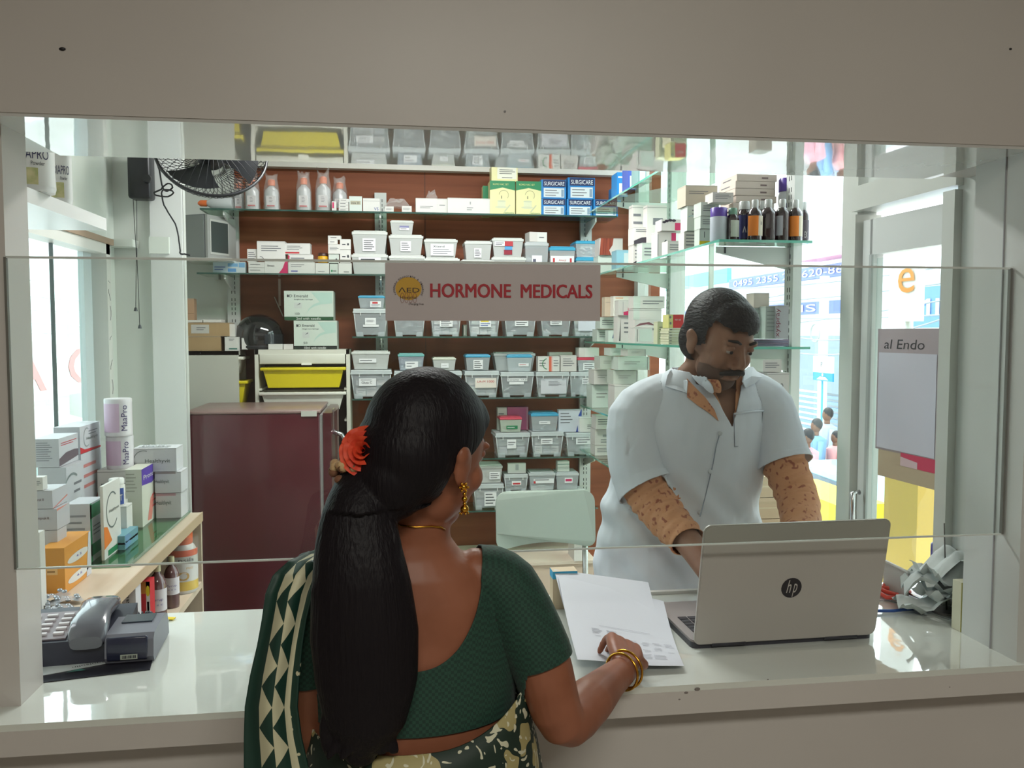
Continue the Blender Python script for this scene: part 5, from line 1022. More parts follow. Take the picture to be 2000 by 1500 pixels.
z = wbox(1237, 1262, 478, 510, X0+.005, .08, zM, 'white carton with a dark arc foot, beside the teal carton', SP+[('poly', [(0, 0), (.9, 0), (.9, .35), (.5, .3), (0, .1)], mat((66, 56, 66), .45))])
wbox(1238, 1275, 443, 477.5, X0+.005, .09, z+.001, 'white carton with a broad dark arc, on the arc-footed carton', [('lines', .1, .8, .7, .9, 2, TXT), ('poly', [(.0, .0), (.0, .2), (.4, .4), (1, .45), (1, .1), (.4, .08)], mat((60, 52, 62), .45)), ('r:lines', .1, .9, .4, .9, 3, TXT)])
z = wbox(1254, 1290, 474, 502, X0+.004, .08, zM, 'greenish white carton with a small cross mark, middle of the syrup bottle shelf', SP+[('text', 'x', .5, .5, .3, DTX)], CG)
z = wbox(1284, 1320, 452, 490, X0+.01, .08, zM, 'white carton with a black zero-like mark, under the dark berries', [('text', '6', .3, .4, .3, DTX), ('band', 0, .05, .1, .9, GREY), ('band', .75, 1, .35, .95, PINK)])
z2 = z
wbox(1292, 1342, 428, 451.5, X0+.02, .08, z2+.001, 'white carton with a magenta panel and dark berry picture', [('band', .52, .98, .05, .7, PINK), ('disc', .2, .85, .08, .12, mat((50, 30, 50), .4)), ('disc', .34, .92, .08, .12, mat((40, 26, 46), .4)), ('disc', .48, .9, .08, .12, mat((50, 30, 50), .4)), ('disc', .1, .75, .07, .1, mat((40, 26, 46), .4))])
z = wbox(1235, 1272, 400, 442.5, X0+.03, .06, zM, 'cream carton with a red and gold corner, standing on the arc cartons', [('poly', [(.15, .0), (.65, .0), (.55, .3)], REDP), ('poly', [(.55, .05), (.75, .05), (.68, .9), (.62, .4)], mat((196, 160, 60), .4)), ('lines', .05, .6, .4, .9, 4, TXT)])
wbox(1264, 1302, 400, 440, X0+.06, .06, zM, 'pale pinkish carton behind the berry picture carton', [('lines', .3, .8, .2, .9, 2, TXT)])
z = wbox(1304, 1338, 470, 489, X0+.006, .07, zM, 'white carton in clear wrap at the shelf\'s inner edge', SP)
z = wbox(1336, 1372, 452, 482, X0+.004, .06, zM, 'white carton with four lines of print, near end of the syrup bottle shelf', [('lines', .1, .9, .2, .9, 4, TXT)])
z = wbox(1342, 1372, 402, 451.5, X0+.01, .07, z+.001, 'tall pale carton with a teal arc, under the tan carton', [('arc', .3, .3, .3, .02, 20, 120, TEAL), ('lines', .3, .9, .6, .9, 2, TXT)], CG)
wbox(1339, 1401, 361, 401.5, X0+.005, .09, z+.001, 'tan carton high on the near stack, two lines of lettering', [('lines', .1, .7, .55, .75, 2, TXT), ('r:lines', .1, .9, .5, .9, 2, TXT)], mat((186, 176, 160), .5))
z = wbox(1366, 1396, 447, 474, X0+.004, .05, zM, 'white carton with a yellow patch and a black bar, beside the purple lidded jar', [('band', 0, .7, .05, .3, YLW), ('band', .3, .34, .5, .85, DTX), ('band', .7, .95, .05, .3, YLW)], CG)
z = wbox(1368, 1402, 422, 446.5, X0+.006, .06, z+.001, 'white carton in the near stack, directly above the yellow patched one', SP, CG)
z = wbox(1369, 1404, 394, 421.5, X0+.008, .07, z+.001, 'white carton in the near stack, second above the yellow patched one', SP, CG)
wbox(1392, 1432, 375, 404, X0+.03, .07, z-.008, 'pale carton between the tan carton and the pile of flat cartons', SP)
# purple-lidded jar and the bottles at the near end
def bot(px0, px1, pyt, Y, label, body, cap, capm, lab=None, name='syrup_bottle', neck=.36, sh=.62, grp='syrup bottles at the near end'):
    a, b = atY(px0, 458, Y), atY(px1, 458, Y); r = (b.x-a.x)/2; c = ((a.x+b.x)/2, Y+r, zM); h = atY((px0+px1)/2, pyt, Y).z-zM
    t = lathed(name, label, 'bottle', c, [('bottle_body', [(r*.94, 0), (r, .005), (r, h*sh), (r*.92, h*(sh+.08)), (r*.6, h*(sh+.16)), (r*neck, h*(sh+.2)), (r*neck, h*.86)], body, 0), ('cap', [(r*(neck+.1), h*.80), (r*(neck+.1), h*.98), (r*neck, h)], capm, cap)], grp, 20)
    for l in lab or (): wrap(t, 'paper_label', c, r, h*l[0], h*l[1], l[2], l[3], l[4], prt=l[5] if len(l) > 5 else None)
    return t
dk_b = mat((46, 26, 30), .1, coat=1.0); clr = mat((200, 202, 200), .2, alpha=.75); orl = mat((226, 128, 44), .45); wlab = mat((206, 202, 196), .5)
a, b = atY(1394, 430, 1.10), atY(1426, 430, 1.10); r = (b.x-a.x)/2; h = atY(1410, 404, 1.10).z-zM
t = lathed('tablet_jar', 'white jar with a purple lid at the shelf corner beside the syrup bottles', 'jar', ((a.x+b.x)/2, 1.10+r, zM), [('jar_body', [(r*.95, 0), (r, .005), (r, h*.7), (r*.94, h*.76)], mat((190, 196, 206), .35), 0), ('lid', [(r*.98, h*.73), (r*.98, h*.98), (r*.9, h)], mat((96, 70, 160), .35), 'purple lid')])
bot(1424, 1447, 405, 1.09, 'short dark syrup bottle with a green cap and pale label', dk_b, 'green cap', mat((110, 150, 130), .35), [(.12, .62, -130, -20, mat((190, 196, 186), .5))], neck=.6, sh=.66)
bot(1446, 1471, 392, 1.12, 'dark blue labelled syrup bottle under a clear dome cap', dk_b, 'clear dome cap', clr, [(.08, .66, -170, -60, mat((50, 52, 100), .4), [('^', -110, .03, .02, 30, CW)]), (.2, .66, -58, -10, wlab)], neck=.72, sh=.66)
bot(1466, 1494, 388, 1.075, 'dark syrup bottle with an orange and white label, left of the unlabelled one', dk_b, 'clear cap', clr, [(.12, .6, -170, -86, orl), (.12, .6, -86, -10, mat((190, 180, 160), .5), [('8x', -60, .05, .012, 16, DTX)])])
bot(1482, 1500, 391, 1.19, 'dark syrup bottle standing in the second row behind the orange labelled one', dk_b, 'clear cap', clr)
bot(1491, 1523, 387, 1.09, 'dark syrup bottle without any label, widest of the row', dk_b, 'clear cap', clr)
bot(1520, 1548, 387, 1.085, 'dark syrup bottle with a pale label on its left side only', dk_b, 'clear cap', clr, [(.14, .6, -178, -110, mat((176, 176, 186), .5))])
bot(1546, 1572, 388, 1.08, 'dark syrup bottle with an orange and cream label, right of the side labelled one', dk_b, 'clear cap', clr, [(.12, .6, -170, -86, orl), (.12, .6, -86, -10, mat((196, 186, 164), .5))])
bot(1566, 1583, 393, 1.15, 'dark syrup bottle last in the row towards the window, label lettered', dk_b, 'clear cap', clr, [(.1, .56, -170, -20, mat((90, 80, 90), .5), [('EX', -95, .02, .02, 30, CW)])])
# tall pile of flat cartons
Yp = 1.24; a, b = atY(1434, 400, Yp), atY(1516, 400, Yp); zb_ = zM; ztop = atY(1475, 340, Yp).z; n = 10; th = (ztop-zb_)/n
for i in range(n):
    cx_ = (a.x+b.x)/2+.004*math.sin(i*2.3); carton_at((cx_, Yp+.07, zb_+th*(i+.5)), (b.x-a.x-.006, .14, th-.0012), 'flat cream carton in the tall pile behind the syrup bottles, %s' % ['lowest', 'second from the bottom', 'third from the bottom', 'fourth from the bottom', 'fifth from the bottom', 'fifth from the top', 'fourth from the top', 'third from the top', 'second from the top', 'topmost'][i], [('band', .62, .78, .35, .6, mat((120, 100, 100), .5)), ('l:lines', .15, .8, .3, .7, 1, TXT)], mat((206, 192, 182), .5), 1.5*math.sin(i), flap=False, group='flat cream cartons in one pile')
Yh = 1.17; a, b = atY(1537, 380, Yh), atY(1574, 380, Yh); r = (b.x-a.x)/2; c = ((a.x+b.x)/2, Yh+r+.03, zM); h = atY(1555, 342, Yh).z-zM
t = lathed('powder_jar', 'tall white jar with purple lid and leaf emblem, behind the syrup bottles', 'jar', c, [('jar_body', [(r*.95, 0), (r, .006), (r*.96, h*.4), (r*.8, h*.52), (r*.96, h*.64), (r*.96, h*.74), (r*.8, h*.82)], mat((204, 206, 212), .3), 0), ('lid', [(r*.93, h*.8), (r*.93, h*.97), (r*.85, h)], mat((84, 58, 150), .35), 'purple lid')])
m = MB(); vs = [(c[0]+(r*.98)*math.cos(math.radians(-92+u))*1.01, c[1]-(r*.99)*math.cos(math.radians(u))-.001, c[2]+h*.62+v*h) for u, v in ((-50, -.08), (-30, .0), (0, .07), (45, .09), (40, .0), (10, -.08), (-25, -.12))]
m.add(vs, [tuple(range(7))], mat((50, 40, 110), .4)); m.text('Hi-Peg', Vector((c[0]-r*.6, c[1]-r*1.02, c[2]+h*.58)), XA, ZA, 0, 0, h*.06, CW, w=r*1.1, n=.002); m.build('leaf_emblem', t)
# highest window shelf: blue boxes
zU = RZ['U']+.0005
for px0, px1, lb, cl in ((1205, 1226, 'blue box on the highest window shelf, farthest from the street side', blu), (1227, 1243, 'navy and white box on the highest window shelf, in the middle', mat((70, 90, 170), .4)), (1246, 1262, 'pale green box on the highest window shelf, nearest the hatch', mat((120, 150, 150), .4))):
    c = atX(px0, 360, XS+.012); b_ = atY(px1, 360, c.y)
    carton_at(((c.x+b_.x)/2, c.y+.05, zU+.055), (b_.x-c.x, .10, .11), lb, [('band', .2, .9, .05, .55, mat((190, 204, 216), .5)), ('lines', .1, .9, .7, .9, 1, CW)], cl, 0, cat='box', flap=False)
# shelf level with the man's face
zL = RZ['L']+.0005; X1 = XS+.002
z = wbox(1166, 1204, 643, 667, X1, .10, zL, 'white carton at the far end of the face-level window shelf, bottom row', SP, CG)
z = wbox(1172, 1205, 619, 642.5, X1, .10, z+.001, 'white carton at the far end of the face-level window shelf, second row', SP, CG)
wbox(1181, 1200, 580, 618.5, X1+.004, .06, z+.001, 'tall beige carton with a small cross, against the wood, face-level window shelf', [('text', '+', .55, .5, .16, DTX, .25), ('lines', .1, .8, .7, .75, 1, TXT)], mat((206, 186, 166), .5))
wbox(1198, 1236, 578, 618.5, X1+.03, .06, z+.001, 'bright white carton with red marks at its foot, before the wood', [('disc', .5, .2, .08, .05, REDP), ('disc', .35, .08, .08, .05, REDP), ('lines', .1, .6, .85, .95, 1, ORG)], mat((226, 218, 210), .5))
z = wbox(1188, 1238, 645, 667, X1+.002, .06, zL, 'crumpled blue and silver foil pack carton on the face-level window shelf', [('poly', [(.15, .3), (.5, .5), (.45, .85), (.2, .7)], mat((60, 80, 120), .4)), ('poly', [(.4, .2), (.8, .35), (.6, .5)], mat((160, 190, 204), .3)), ('band', .88, 1, .1, .9, GOLD)], CG)
z = wbox(1206, 1238, 616, 644.5, X1+.004, .07, zL, 'white carton with one dark crease below the magenta stepped carton', [('poly', [(.1, .05), (.18, .05), (.2, .9)], DTX), ('lines', .4, .9, .3, .8, 3, TXT)])
wbox(1208, 1236, 586, 615.5, X1+.006, .07, z+.001, 'white carton with magenta steps on its lower corner', [('poly', [(.35, .0), (1, 0), (1, .5), (.65, .5), (.65, .28), (.35, .2)], PINK), ('band', .3, .33, .1, .9, GREY)], CP)
z = wbox(1240, 1274, 640, 667, X1+.004, .06, zL, 'pale carton with a dark left edge, in front of the two long cartons', [('band', .12, .15, .1, .9, DTX), ('band', .25, .95, .1, .9, CG)], CP)
wbox(1240, 1286, 624, 639.5, X1+.006, .07, z+.001, 'opened carton with maroon flaps below the two long cartons', [('poly', [(.0, .1), (.5, .4), (.9, .2), (.6, .7), (.2, .5)], mat((120, 70, 80), .5))], CP)
z = wbox(1237, 1292, 603, 623.5, X1+.03, .08, zL, 'long pale carton, lower of the two long ones before the man\'s face', [('band', .0, .22, 0, 1, CG), ('lines', .3, .95, .3, .7, 2, TXT)], CP)
wbox(1237, 1298, 578, 602.5, X1+.03, .08, z+.001, 'long pale carton, upper of the two long ones before the man\'s face', [('band', .0, .22, 0, 1, CG), ('lines', .3, .95, .3, .7, 2, TXT)], CP)
z = wbox(1284, 1306, 628, 667, X1+.004, .05, zL, 'yellowish green carton with small print beside the red sign-like carton', [('lines', .15, .85, .2, .8, 6, TXT)], mat((196, 196, 166), .5))
for i in range(6):
    c = atX(1306, 660, X1+.004); b_ = atY(1336, 660, c.y); th = (atY(1306, 641, c.y).z-zL)/6
    carton_at(((c.x+b_.x)/2+.002*math.sin(i*3), c.y+.05, zL+th*(i+.5)), (b_.x-c.x, .1, th-.0012), 'thin yellowish carton in the pile beside the man\'s cheek, %s' % ['lowest', 'second from below', 'third from below', 'third from above', 'second from above', 'topmost'][i], [('band', .05, .2, .3, .6, TXT)], mat((204, 200, 172), .5), 0, flap=False, group='thin yellowish cartons by the man')
z_ = atY(1306, 641, c.y).z
carton_at(((c.x+b_.x)/2, c.y+.04, z_+.026), (b_.x-c.x, .06, .05), 'red and yellow carton with white lettering touching the man\'s cheek', [('band', .3, 1, 0, 1, mat((206, 44, 48), .45)), ('text', 'FIRST AID', .42, .55, .12, CW, .4), ('disc', .12, .8, .07, .1, TXT), ('disc', .14, .35, .06, .1, TXT)], mat((206, 200, 130), .5), 3, flap=False)
# right of the man's head
z = wbox(1466, 1494, 602, 642, XS+.14, .06, zL+.024, 'grey green carton right of the man\'s head, left of the tall lettered one', [('lines', .1, .9, .2, .9, 6, mat((150, 160, 156), .5))], mat((178, 188, 182), .5))
wbox(1472, 1502, 572, 601.5, XS+.15, .06, z+.001, 'small cream carton on top, right of the man\'s head', (), mat((206, 194, 184), .5))
wbox(1495, 1517, 598, 642, XS+.17, .06, zL+.024, 'grey green carton in the middle, right of the man\'s head', [('lines', .1, .9, .2, .9, 6, mat((150, 160, 156), .5))], mat((180, 190, 184), .5))
wbox(1518, 1540, 596, 642, XS+.20, .06, zL+.024, 'carton with upright maroon lettering beside the window post', [('vtext', 'xyspray', .3, .06, .4, mat((120, 30, 60), .5), .85)], mat((176, 176, 180), .5))
for i in range(4):
    c = atX(1464, 660, XS+.14); b_ = atY(1541, 660, c.y); carton_at(((c.x+b_.x)/2, c.y+.06, zL+.0058*(i+.5)), (b_.x-c.x, .12, .0052), 'thin purple grey folder under the grey green cartons, %s' % ['lowest', 'second from below', 'second from above', 'topmost'][i], (), mat((120+14*(i % 2), 112, 140), .45), .8*(i-1.5), name='folder', cat='folder', flap=False, group='thin folders right of the man')
# shelves left of the man's shoulder
zN = RZ['L']-.335+.0005; X2 = XS-.018
z = wbox(1186, 1235, 698, 730, X2+.0, .11, None, 'large pale carton left of the man\'s shoulder, upper row', [('lines', .2, .6, .5, .7, 1, TXT)], CG) if False else 0
zz_ = zN
for (r0, items) in ((0, ((1156, 1198, 752, 802), (1200, 1240, 752, 806))), (1, ((1160, 1196, 722, 751), (1198, 1246, 724, 751))), (2, ((1172, 1206, 696, 721), (1207, 1268, 697, 723))), (3, ((1192, 1222, 680, 695), (1226, 1262, 682, 696)))):
    for k_, (p0, p1, yt, yb) in enumerate(items):
        wbox(p0, p1, yt, yb, X2+.02*k_+.004*r0, .12, atX(p0, yb, X2+.02*k_+.004*r0).z if r0 else zN, 'pale grey carton piled left of the man\'s shoulder, %s row, %s the wood wall' % (['bottom', 'second', 'third', 'top'][r0], ['nearer', 'farther from'][k_]), [('lines', .2, .7, .4, .7, 2, mat((150, 150, 146), .5)), ('band', .93, .96, 0, 1, mat((150, 150, 150), .5))], [CG, CP, mat((190, 194, 184), .5)][(r0+k_) % 3])
zO = RZ['L']-.57+.0005
for k_, (p0, p1, yt, yb, lb) in enumerate(((1160, 1200, 812, 850, 'upper'), (1160, 1204, 851, 892, 'lower'))):
    pass
z = wbox(1162, 1196, 870, 915, X2+.004, .10, zO, 'white carton in a clear bag behind the man\'s elbow, lowest of three', SP, CP)
z = wbox(1162, 1200, 838, 869.5, X2+.004, .10, z+.001, 'grey barred white carton behind the man\'s elbow, middle of three', [('band', .4, .9, .5, .65, GREY), ('lines', .3, .9, .1, .4, 2, TXT)], CP)
wbox(1164, 1196, 812, 837.5, X2+.004, .10, z+.001, 'white carton behind the man\'s elbow, topmost of three', SP, CP)
z = wbox(1500, 1544, 804, 870, XS+.16, .11, zN, 'grey white carton by the window post, hidden largely by the man\'s sleeve', SP, CP)
z = wbox(1498, 1540, 728, 803, XS+.16, .10, z+.001, 'white carton with a pill mark, behind the man\'s right shoulder, middle one', [('text', '0', .6, .6, .12, DTX)], CP)
wbox(1490, 1526, 702, 727.5, XS+.15, .10, z+.001, 'white carton behind the man\'s right shoulder, upper flat one', SP, CP)
# ---------------------------------------------------------------- laptop on the counter
BL, BR = Vector((.6237, .1558, .926)), Vector((1.0362, .1634, .926)); LU = (BR-BL).normalized(); LN = Vector((LU.y, -LU.x, 0)); LW = (BR-BL).length
t = thing('laptop', 'open silver laptop on the counter, its lid back towards the customer', 'laptop', (BL+BR)/2-ZA*.012)
sil = noisy((176, 172, 166), (182, 178, 172), .35, (3, 3, 3), 1); dks = mat((58, 58, 66), .4); ang = math.radians(11); LV = (ZA*math.cos(ang)+LN*math.sin(ang)); LO = LN*math.cos(ang)-ZA*math.sin(ang)
def rrect(w, h, r, n=6):
    P = []
    for cx, cy, a0 in ((w-r, h-r, 0), (r, h-r, 90), (r, r, 180), (w-r, r, 270)): P += [(cx+r*math.cos(math.radians(a0+90*i/n)), cy+r*math.sin(math.radians(a0+90*i/n))) for i in range(n+1)]
    return P
def plate(m, O, u, v, nn, pts, th, mt_, r=0):
    n = len(pts); m.add([O+u*x+v*y for x, y in pts]+[O+u*x+v*y+nn*th for x, y in pts], [tuple(range(n))[::-1], tuple(range(n, 2*n))]+[(i, (i+1) % n, n+(i+1) % n, n+i) for i in range(n)], mt_)
LH = .27
m = MB(); R_ = rrect(LW, LH, .016); plate(m, BL+LO*.0, LU, LV, LO, R_, .004, sil); R2 = [(x*.988+LW*.006, y*.982+LH*.009) for x, y in R_]; plate(m, BL+LO*.004, LU, LV, LO, R2, .002, sil); lid = m.build('lid', t)
m = MB(); plate(m, BL-LO*.0015+LU*.004+LV*.006, LU, LV, LO, rrect(LW-.008, LH-.01, .012), .001, mat((20, 20, 24), .2)); m.build('screen', lid)
m = MB(); c = atY(1548, 1131, BL.y-.03); k = LW/353.0; oc = (c-BL).dot(LU), (c-BL).dot(LV)*.0+.123
OO = BL+LO*.0062; m.disc(OO, LU, LV, oc[0], oc[1], 19.5*k, 19.5*k, mat((38, 34, 40), .3), n=.0003)
sv = mat((186, 182, 176), .35)
for dx, dy, hgt, s in ((-9.5, -9.5, 25, 'h'), (2.5, -17, 19, 'p')): m.text(s, OO, LU, LV, oc[0]+(dx+(0 if s == 'h' else -.5))*k, oc[1]+(dy if s == 'h' else -18)*k, hgt*k if s == 'h' else 26*k, sv, w=9*k, n=.0006, shear=.28)
m.build('logo_badge', lid)
m = MB(); c0 = BL-LN*.004-ZA*.012; base = rrect(LW, .262, .014); plate(m, c0, LU, -LN, ZA, base, .012, dks); plate(m, c0+ZA*.012+LU*.001-LN*.001, LU, -LN, ZA, rrect(LW-.002, .26, .014), .005, mat((150, 142, 140), .4)); m.build('base', t)
m = MB(); kc = mat((38, 36, 42), .5)
for r in range(6):
    for q in range(16): plate(m, c0+ZA*.017+LU*(.022+q*.0232)-LN*(.035+r*.0195), LU, -LN, ZA, [(0, 0), (.0195, 0), (.0195, .0162), (0, .0162)], .0018, kc)
m.build('keyboard', t)
m = MB(); plate(m, c0+ZA*.0171+LU*.14-LN*.175, LU, -LN, ZA, rrect(.11, .065, .004), .0004, mat((124, 118, 118), .4)); m.build('touchpad', t)
m = MB(); 
for q in (.1, .72): m.tube([BL+LU*LW*q-ZA*.002, BL+LU*LW*(q+.18)-ZA*.002], .006, dks, 10)
m.build('hinge', t)
# ---------------------------------------------------------------- papers on the counter
def sheet(name, label, crn, bow, prt, z=0, seed=0):
    """a4 sheet spanned by its four corners TL TR BR BL, bowed"""
    TL, TR, BR_, BL_ = [Vector(c) for c in crn]; n = 14; P = []
    for i in range(n):
        v = i/(n-1); row = []
        for j in range(n):
            u = j/(n-1); p = TL.lerp(TR, u).lerp(BL_.lerp(BR_, u), v); row.append(p+ZA*(bow*math.sin(math.pi*v)*(1 if bow > 0 else 1)+.002*math.sin(6*u+seed)*v))
        P.append(row)
    t = thing(name, label, 'paper', (TL+BR_)/2, 'papers by the woman\'s hand'); m = MB(); m.grid(P, mat((206, 208, 216), .55)); m.build('page', t)
    if prt:
        m = MB(); tm = mat((150, 150, 160), .6)
        def at(u, v):
            x, y = u*(n-1), v*(n-1); i, j = min(int(y), n-2), min(int(x), n-2); fu, fv = x-j, y-i
            return (P[i][j]*(1-fu)+P[i][j+1]*fu)*(1-fv)+(P[i+1][j]*(1-fu)+P[i+1][j+1]*fu)*fv+ZA*.0012
        for u0, u1, v, h in prt: m.add([at(u0, v), at(u1, v), at(u1, v+h), at(u0, v+h)], [(0, 3, 2, 1)], tm)
        m.build('printed_lines', t)
    return t
rnd = random.Random(11); pl = [(.3, .78, .52, .003)]
for i in range(4): pl += [(.22, .22+.05+rnd.random()*.05, .57+.018*i, .005), (.36, .36+.06+rnd.random()*.06, .57+.018*i, .005)]
for i in range(7): pl += [(.22+.11*q+rnd.random()*.02, .29+.11*q+rnd.random()*.02, .66+.022*i, .004) for q in range(7) if rnd.random() > .4]
for i in range(4): pl += [(.3+.15*q, .4+.15*q+rnd.random()*.03, .84+.02*i, .004) for q in range(4)]
sheet('paper_sheet', 'white paper with faint printed lines under the woman\'s hand, upper sheet', [tuple(atY(1090, 1124, .44)), tuple(atY(1296, 1174, .36)), tuple(atY(1336, 1302, .045)-ZA*0), tuple(atY(1128, 1290, .055))], -.012, pl, seed=1)
sheet('paper_sheet', 'white paper showing past the far edges of the printed one, lower sheet', [tuple(atY(1082, 1112, .47)), tuple(atY(1266, 1137, .42)), tuple(atZ(1300, 1260, ZC+.002)), tuple(atZ(1126, 1270, ZC+.002))], -.006, (), seed=2)
q = atZ(1082, 1135, ZC+.002)
p0 = atY(1080, 1116, .455); hc_ = p0.z-ZC-.001; m = MB(); m.box((p0.x+.03, .475, ZC+hc_/2), (.06, .04, hc_), mat((206, 186, 156), .5)); F = faces_of((p0.x+.03, .475, ZC+hc_/2), (.06, .04, hc_), 0)
for f_ in 'fl': prints(m, F, [(f_+':band', 0, 1, .80, 1, mat((70, 170, 214), .4))])
m.build('carton', label='cream carton with a bright blue top band propping up the papers\' far end', cat='carton', loc=(p0.x+.03, .475, ZC))
# ---------------------------------------------------------------- telephone and card machine, left of the counter
pb = atZ(120, 1300, ZC+.004)
fold = [atZ(70, 1336, ZC), atZ(293, 1309, ZC), atZ(306, 1262, ZC), atZ(62, 1300-40, ZC)]
m = MB(); mp = [(p.x, p.y) for p in fold]; m.prism(mp, ZC+.0002, ZC+.0022, mat((40, 40, 48), .3)); o = m.build('folder', label='dark folder lying under the telephone and the card machine', cat='folder', loc=fold[0])
fl = [atZ(70, 1322, ZC+.003), atZ(206, 1296, ZC+.003), atZ(210, 1282, ZC+.003), atZ(66, 1300, ZC+.003)]
m = MB(); m.prism([(p.x, p.y) for p in fl], ZC+.0026, ZC+.0036, mat((200, 206, 206), .5)); d_ = (fl[1]-fl[0]).normalized()
m.text('Equisulin', Vector((fl[1].x-.006, fl[1].y+.016, ZC+.0037)), -d_, Vector((d_.y, -d_.x, 0)), 0, 0, .011, DTX, w=.06, n=.0003)
m.add([fl[0]+Vector((.05, .012, .001)), fl[0]+Vector((.085, .02, .001)), fl[0]+Vector((.07, .03, .001))], [(0, 1, 2)], mat((70, 120, 110), .5)); m.build('leaflet', label='white leaflet with upside-down lettering peeking out under the telephone', cat='leaflet', loc=fl[0])
PX, PY = pb.x, pb.y+.087; M = Matrix.Translation((PX, PY, ZC+.004)) @ Matrix.Rotation(math.radians(6), 4, 'Z')
t = thing('telephone', 'dark grey desk telephone with coiled cord at the left end of the counter', 'telephone', (PX, PY, ZC+.004)); navy = noisy((44, 46, 58), (50, 52, 64), .35, (5, 5, 5), 1)
m = MB(); w2, d2 = .105, .085
m.add([(-w2, -d2, 0), (w2, -d2, 0), (w2, d2, 0), (-w2, d2, 0), (-w2, -d2+.004, .046), (w2, -d2+.004, .046), (w2, d2, .066), (-w2, d2, .066)], [(3, 2, 1, 0), (4, 5, 6, 7), (0, 1, 5, 4), (1, 2, 6, 5), (2, 3, 7, 6), (3, 0, 4, 7)], navy, M); m.build('base', t)
sl = math.atan2(.020, 2*d2); Ms = M @ Matrix.Translation((0, -d2+.004, .046)) @ Matrix.Rotation(sl, 4, 'X')
m = MB(); m.box((-.052, .075, .002), (.096, .13, .003), mat((128, 118, 122), .4), Ms); kp = m.build('key_plate', t)
m = MB()
for r in range(5):
    for q in range(3): m.box((-.085+.032*q, .03+.022*r, .0055), (.02, .009, .005), mat((206, 202, 204), .4), Ms, bev=.001)
m.build('keys', kp)
m = MB(); hp = mat((96, 98, 106), .22, coat=.6); H = [Ms @ Vector((.042, y, z)) for y, z in ((-.01, .012), (.02, .034), (.085, .04), (.15, .034), (.18, .012))]
vs = []
for yy, zb_, zt_, hw in ((-.022, -.022, .004, .034), (-.012, -.024, .016, .040), (.02, -.004, .026, .042), (.07, .002, .028, .036), (.115, -.002, .026, .042), (.148, -.010, .018, .040), (.160, -.006, .006, .032)):
    row = []
    for i in range(16):
        a_ = 2*math.pi*i/16; cx, cz = math.copysign(abs(math.cos(a_))**.6, math.cos(a_)), math.copysign(abs(math.sin(a_))**.6, math.sin(a_)); row.append(Ms @ Vector((.040+hw*.88*cx, yy, (zb_+zt_)/2+(zt_-zb_)/2*cz+.012)))
    vs.append(row)
m.grid(vs, hp, True, True); m.add(vs[0], [tuple(range(16))], hp, None, True); m.add(vs[-1], [tuple(range(16))[::-1]], hp, None, True); m.build('handset', t)
m = MB(); path = [atZ(x, y, ZC+zz) for x, y, zz in ((196, 1222, .05), (208, 1206, .05), (222, 1200, .03), (240, 1200, .02), (262, 1202, .012), (290, 1198, .012), (296, 1200, .01), (280, 1212, .01), (268, 1222, .01), (262, 1232, .012), (250, 1228, .012))]
co = []
for i in range(len(path)-1):
    for s in range(22):
        u = s/22; p = path[i].lerp(path[i+1], u); an = (i*22+s)*2*math.pi/5.5; d = (path[i+1]-path[i]).normalized(); sd = d.cross(ZA).normalized(); co.append(p+sd*.0058*math.cos(an)+ZA*.0058*math.sin(an))
m.tube(co, .0016, mat((30, 32, 44), .35), 5); m.build('coiled_cord', t)
q = atZ(254, 1294, ZC+.004); PX2, PY2 = q.x-.006, q.y+.078; M = Matrix.Translation((PX2, PY2, ZC+.004)) @ Matrix.Rotation(math.radians(4), 4, 'Z')
t = thing('card_machine', 'grey and black card payment machine beside the desk telephone', 'card machine', (PX2, PY2, ZC+.004)); gy = mat((118, 120, 130), .35)
m = MB(); prof = [(-.075, .0), (-.082, .012), (-.078, .046), (-.066, .056), (.05, .058), (.075, .048), (.085, .026), (.09, 0)]
for sx in (0,):
    n = len(prof); m.add([(-.046, y, z) for y, z in prof]+[(.046, y, z) for y, z in prof], [tuple(range(n)), tuple(range(2*n-1, n-1, -1))]+[(i, n+i, n+(i+1) % n, (i+1) % n) for i in range(n)], gy, M)
m.build('body', t)
m = MB(); m.box((-.004, -.0795, .030), (.078, .008, .048), mat((40, 44, 66), .3, coat=.5), M, bev=.004); m.build('printer_cover', t)
m = MB(); m.box((0, -.0845, .014), (.032, .001, .010), mat((176, 184, 170), .5), M)
for i in range(9): m.box((-.012+.003*i, -.0852, .014), (.0012+.0006*(i % 3), .0004, .006), DTX, M)
m.build('barcode_sticker', t)
m = MB(); m.box((-.006, -.069, .0555), (.07, .014, .004), mat((206, 206, 206), .5), M @ Matrix.Rotation(.1, 4, 'X')); m.build('paper_slot', t)
m = MB(); m.box((0, .02, .0585), (.06, .05, .003), mat((60, 70, 80), .15), M); m.build('display', t)
m = MB(); q = atZ(236, 1196, ZC+.03); m.sphere((0, 0, 0), (.017, .03, .008), mat((110, 98, 96), .3), 14, 8, Matrix.Translation(q) @ Euler((.5, -.3, -.9)).to_matrix().to_4x4())
q2 = atZ(200, 1212, ZC+.01); m.tube([q, q*.5+q2*.5+ZA*.002, q2], .003, mat((160, 156, 156), .3), 6); m.build('spoon', label='grey spoon-like paddle leaning between telephone and card machine', cat='spoon', loc=q2)
q = atZ(290, 1222, ZC+.002); M = Matrix.Translation(q) @ Matrix.Rotation(math.radians(-15), 4, 'Z')
t = thing('tablet_strip', 'pale blue tablet strip with a yellow end, behind the card machine', 'tablet strip', q); m = MB(); m.box((0, 0, .0), (.055, .09, .002), mat((190, 204, 204), .3), M); m.box((.02, .05, .001), (.03, .015, .002), YLW, M); m.build('foil_sheet', t)
m = MB()
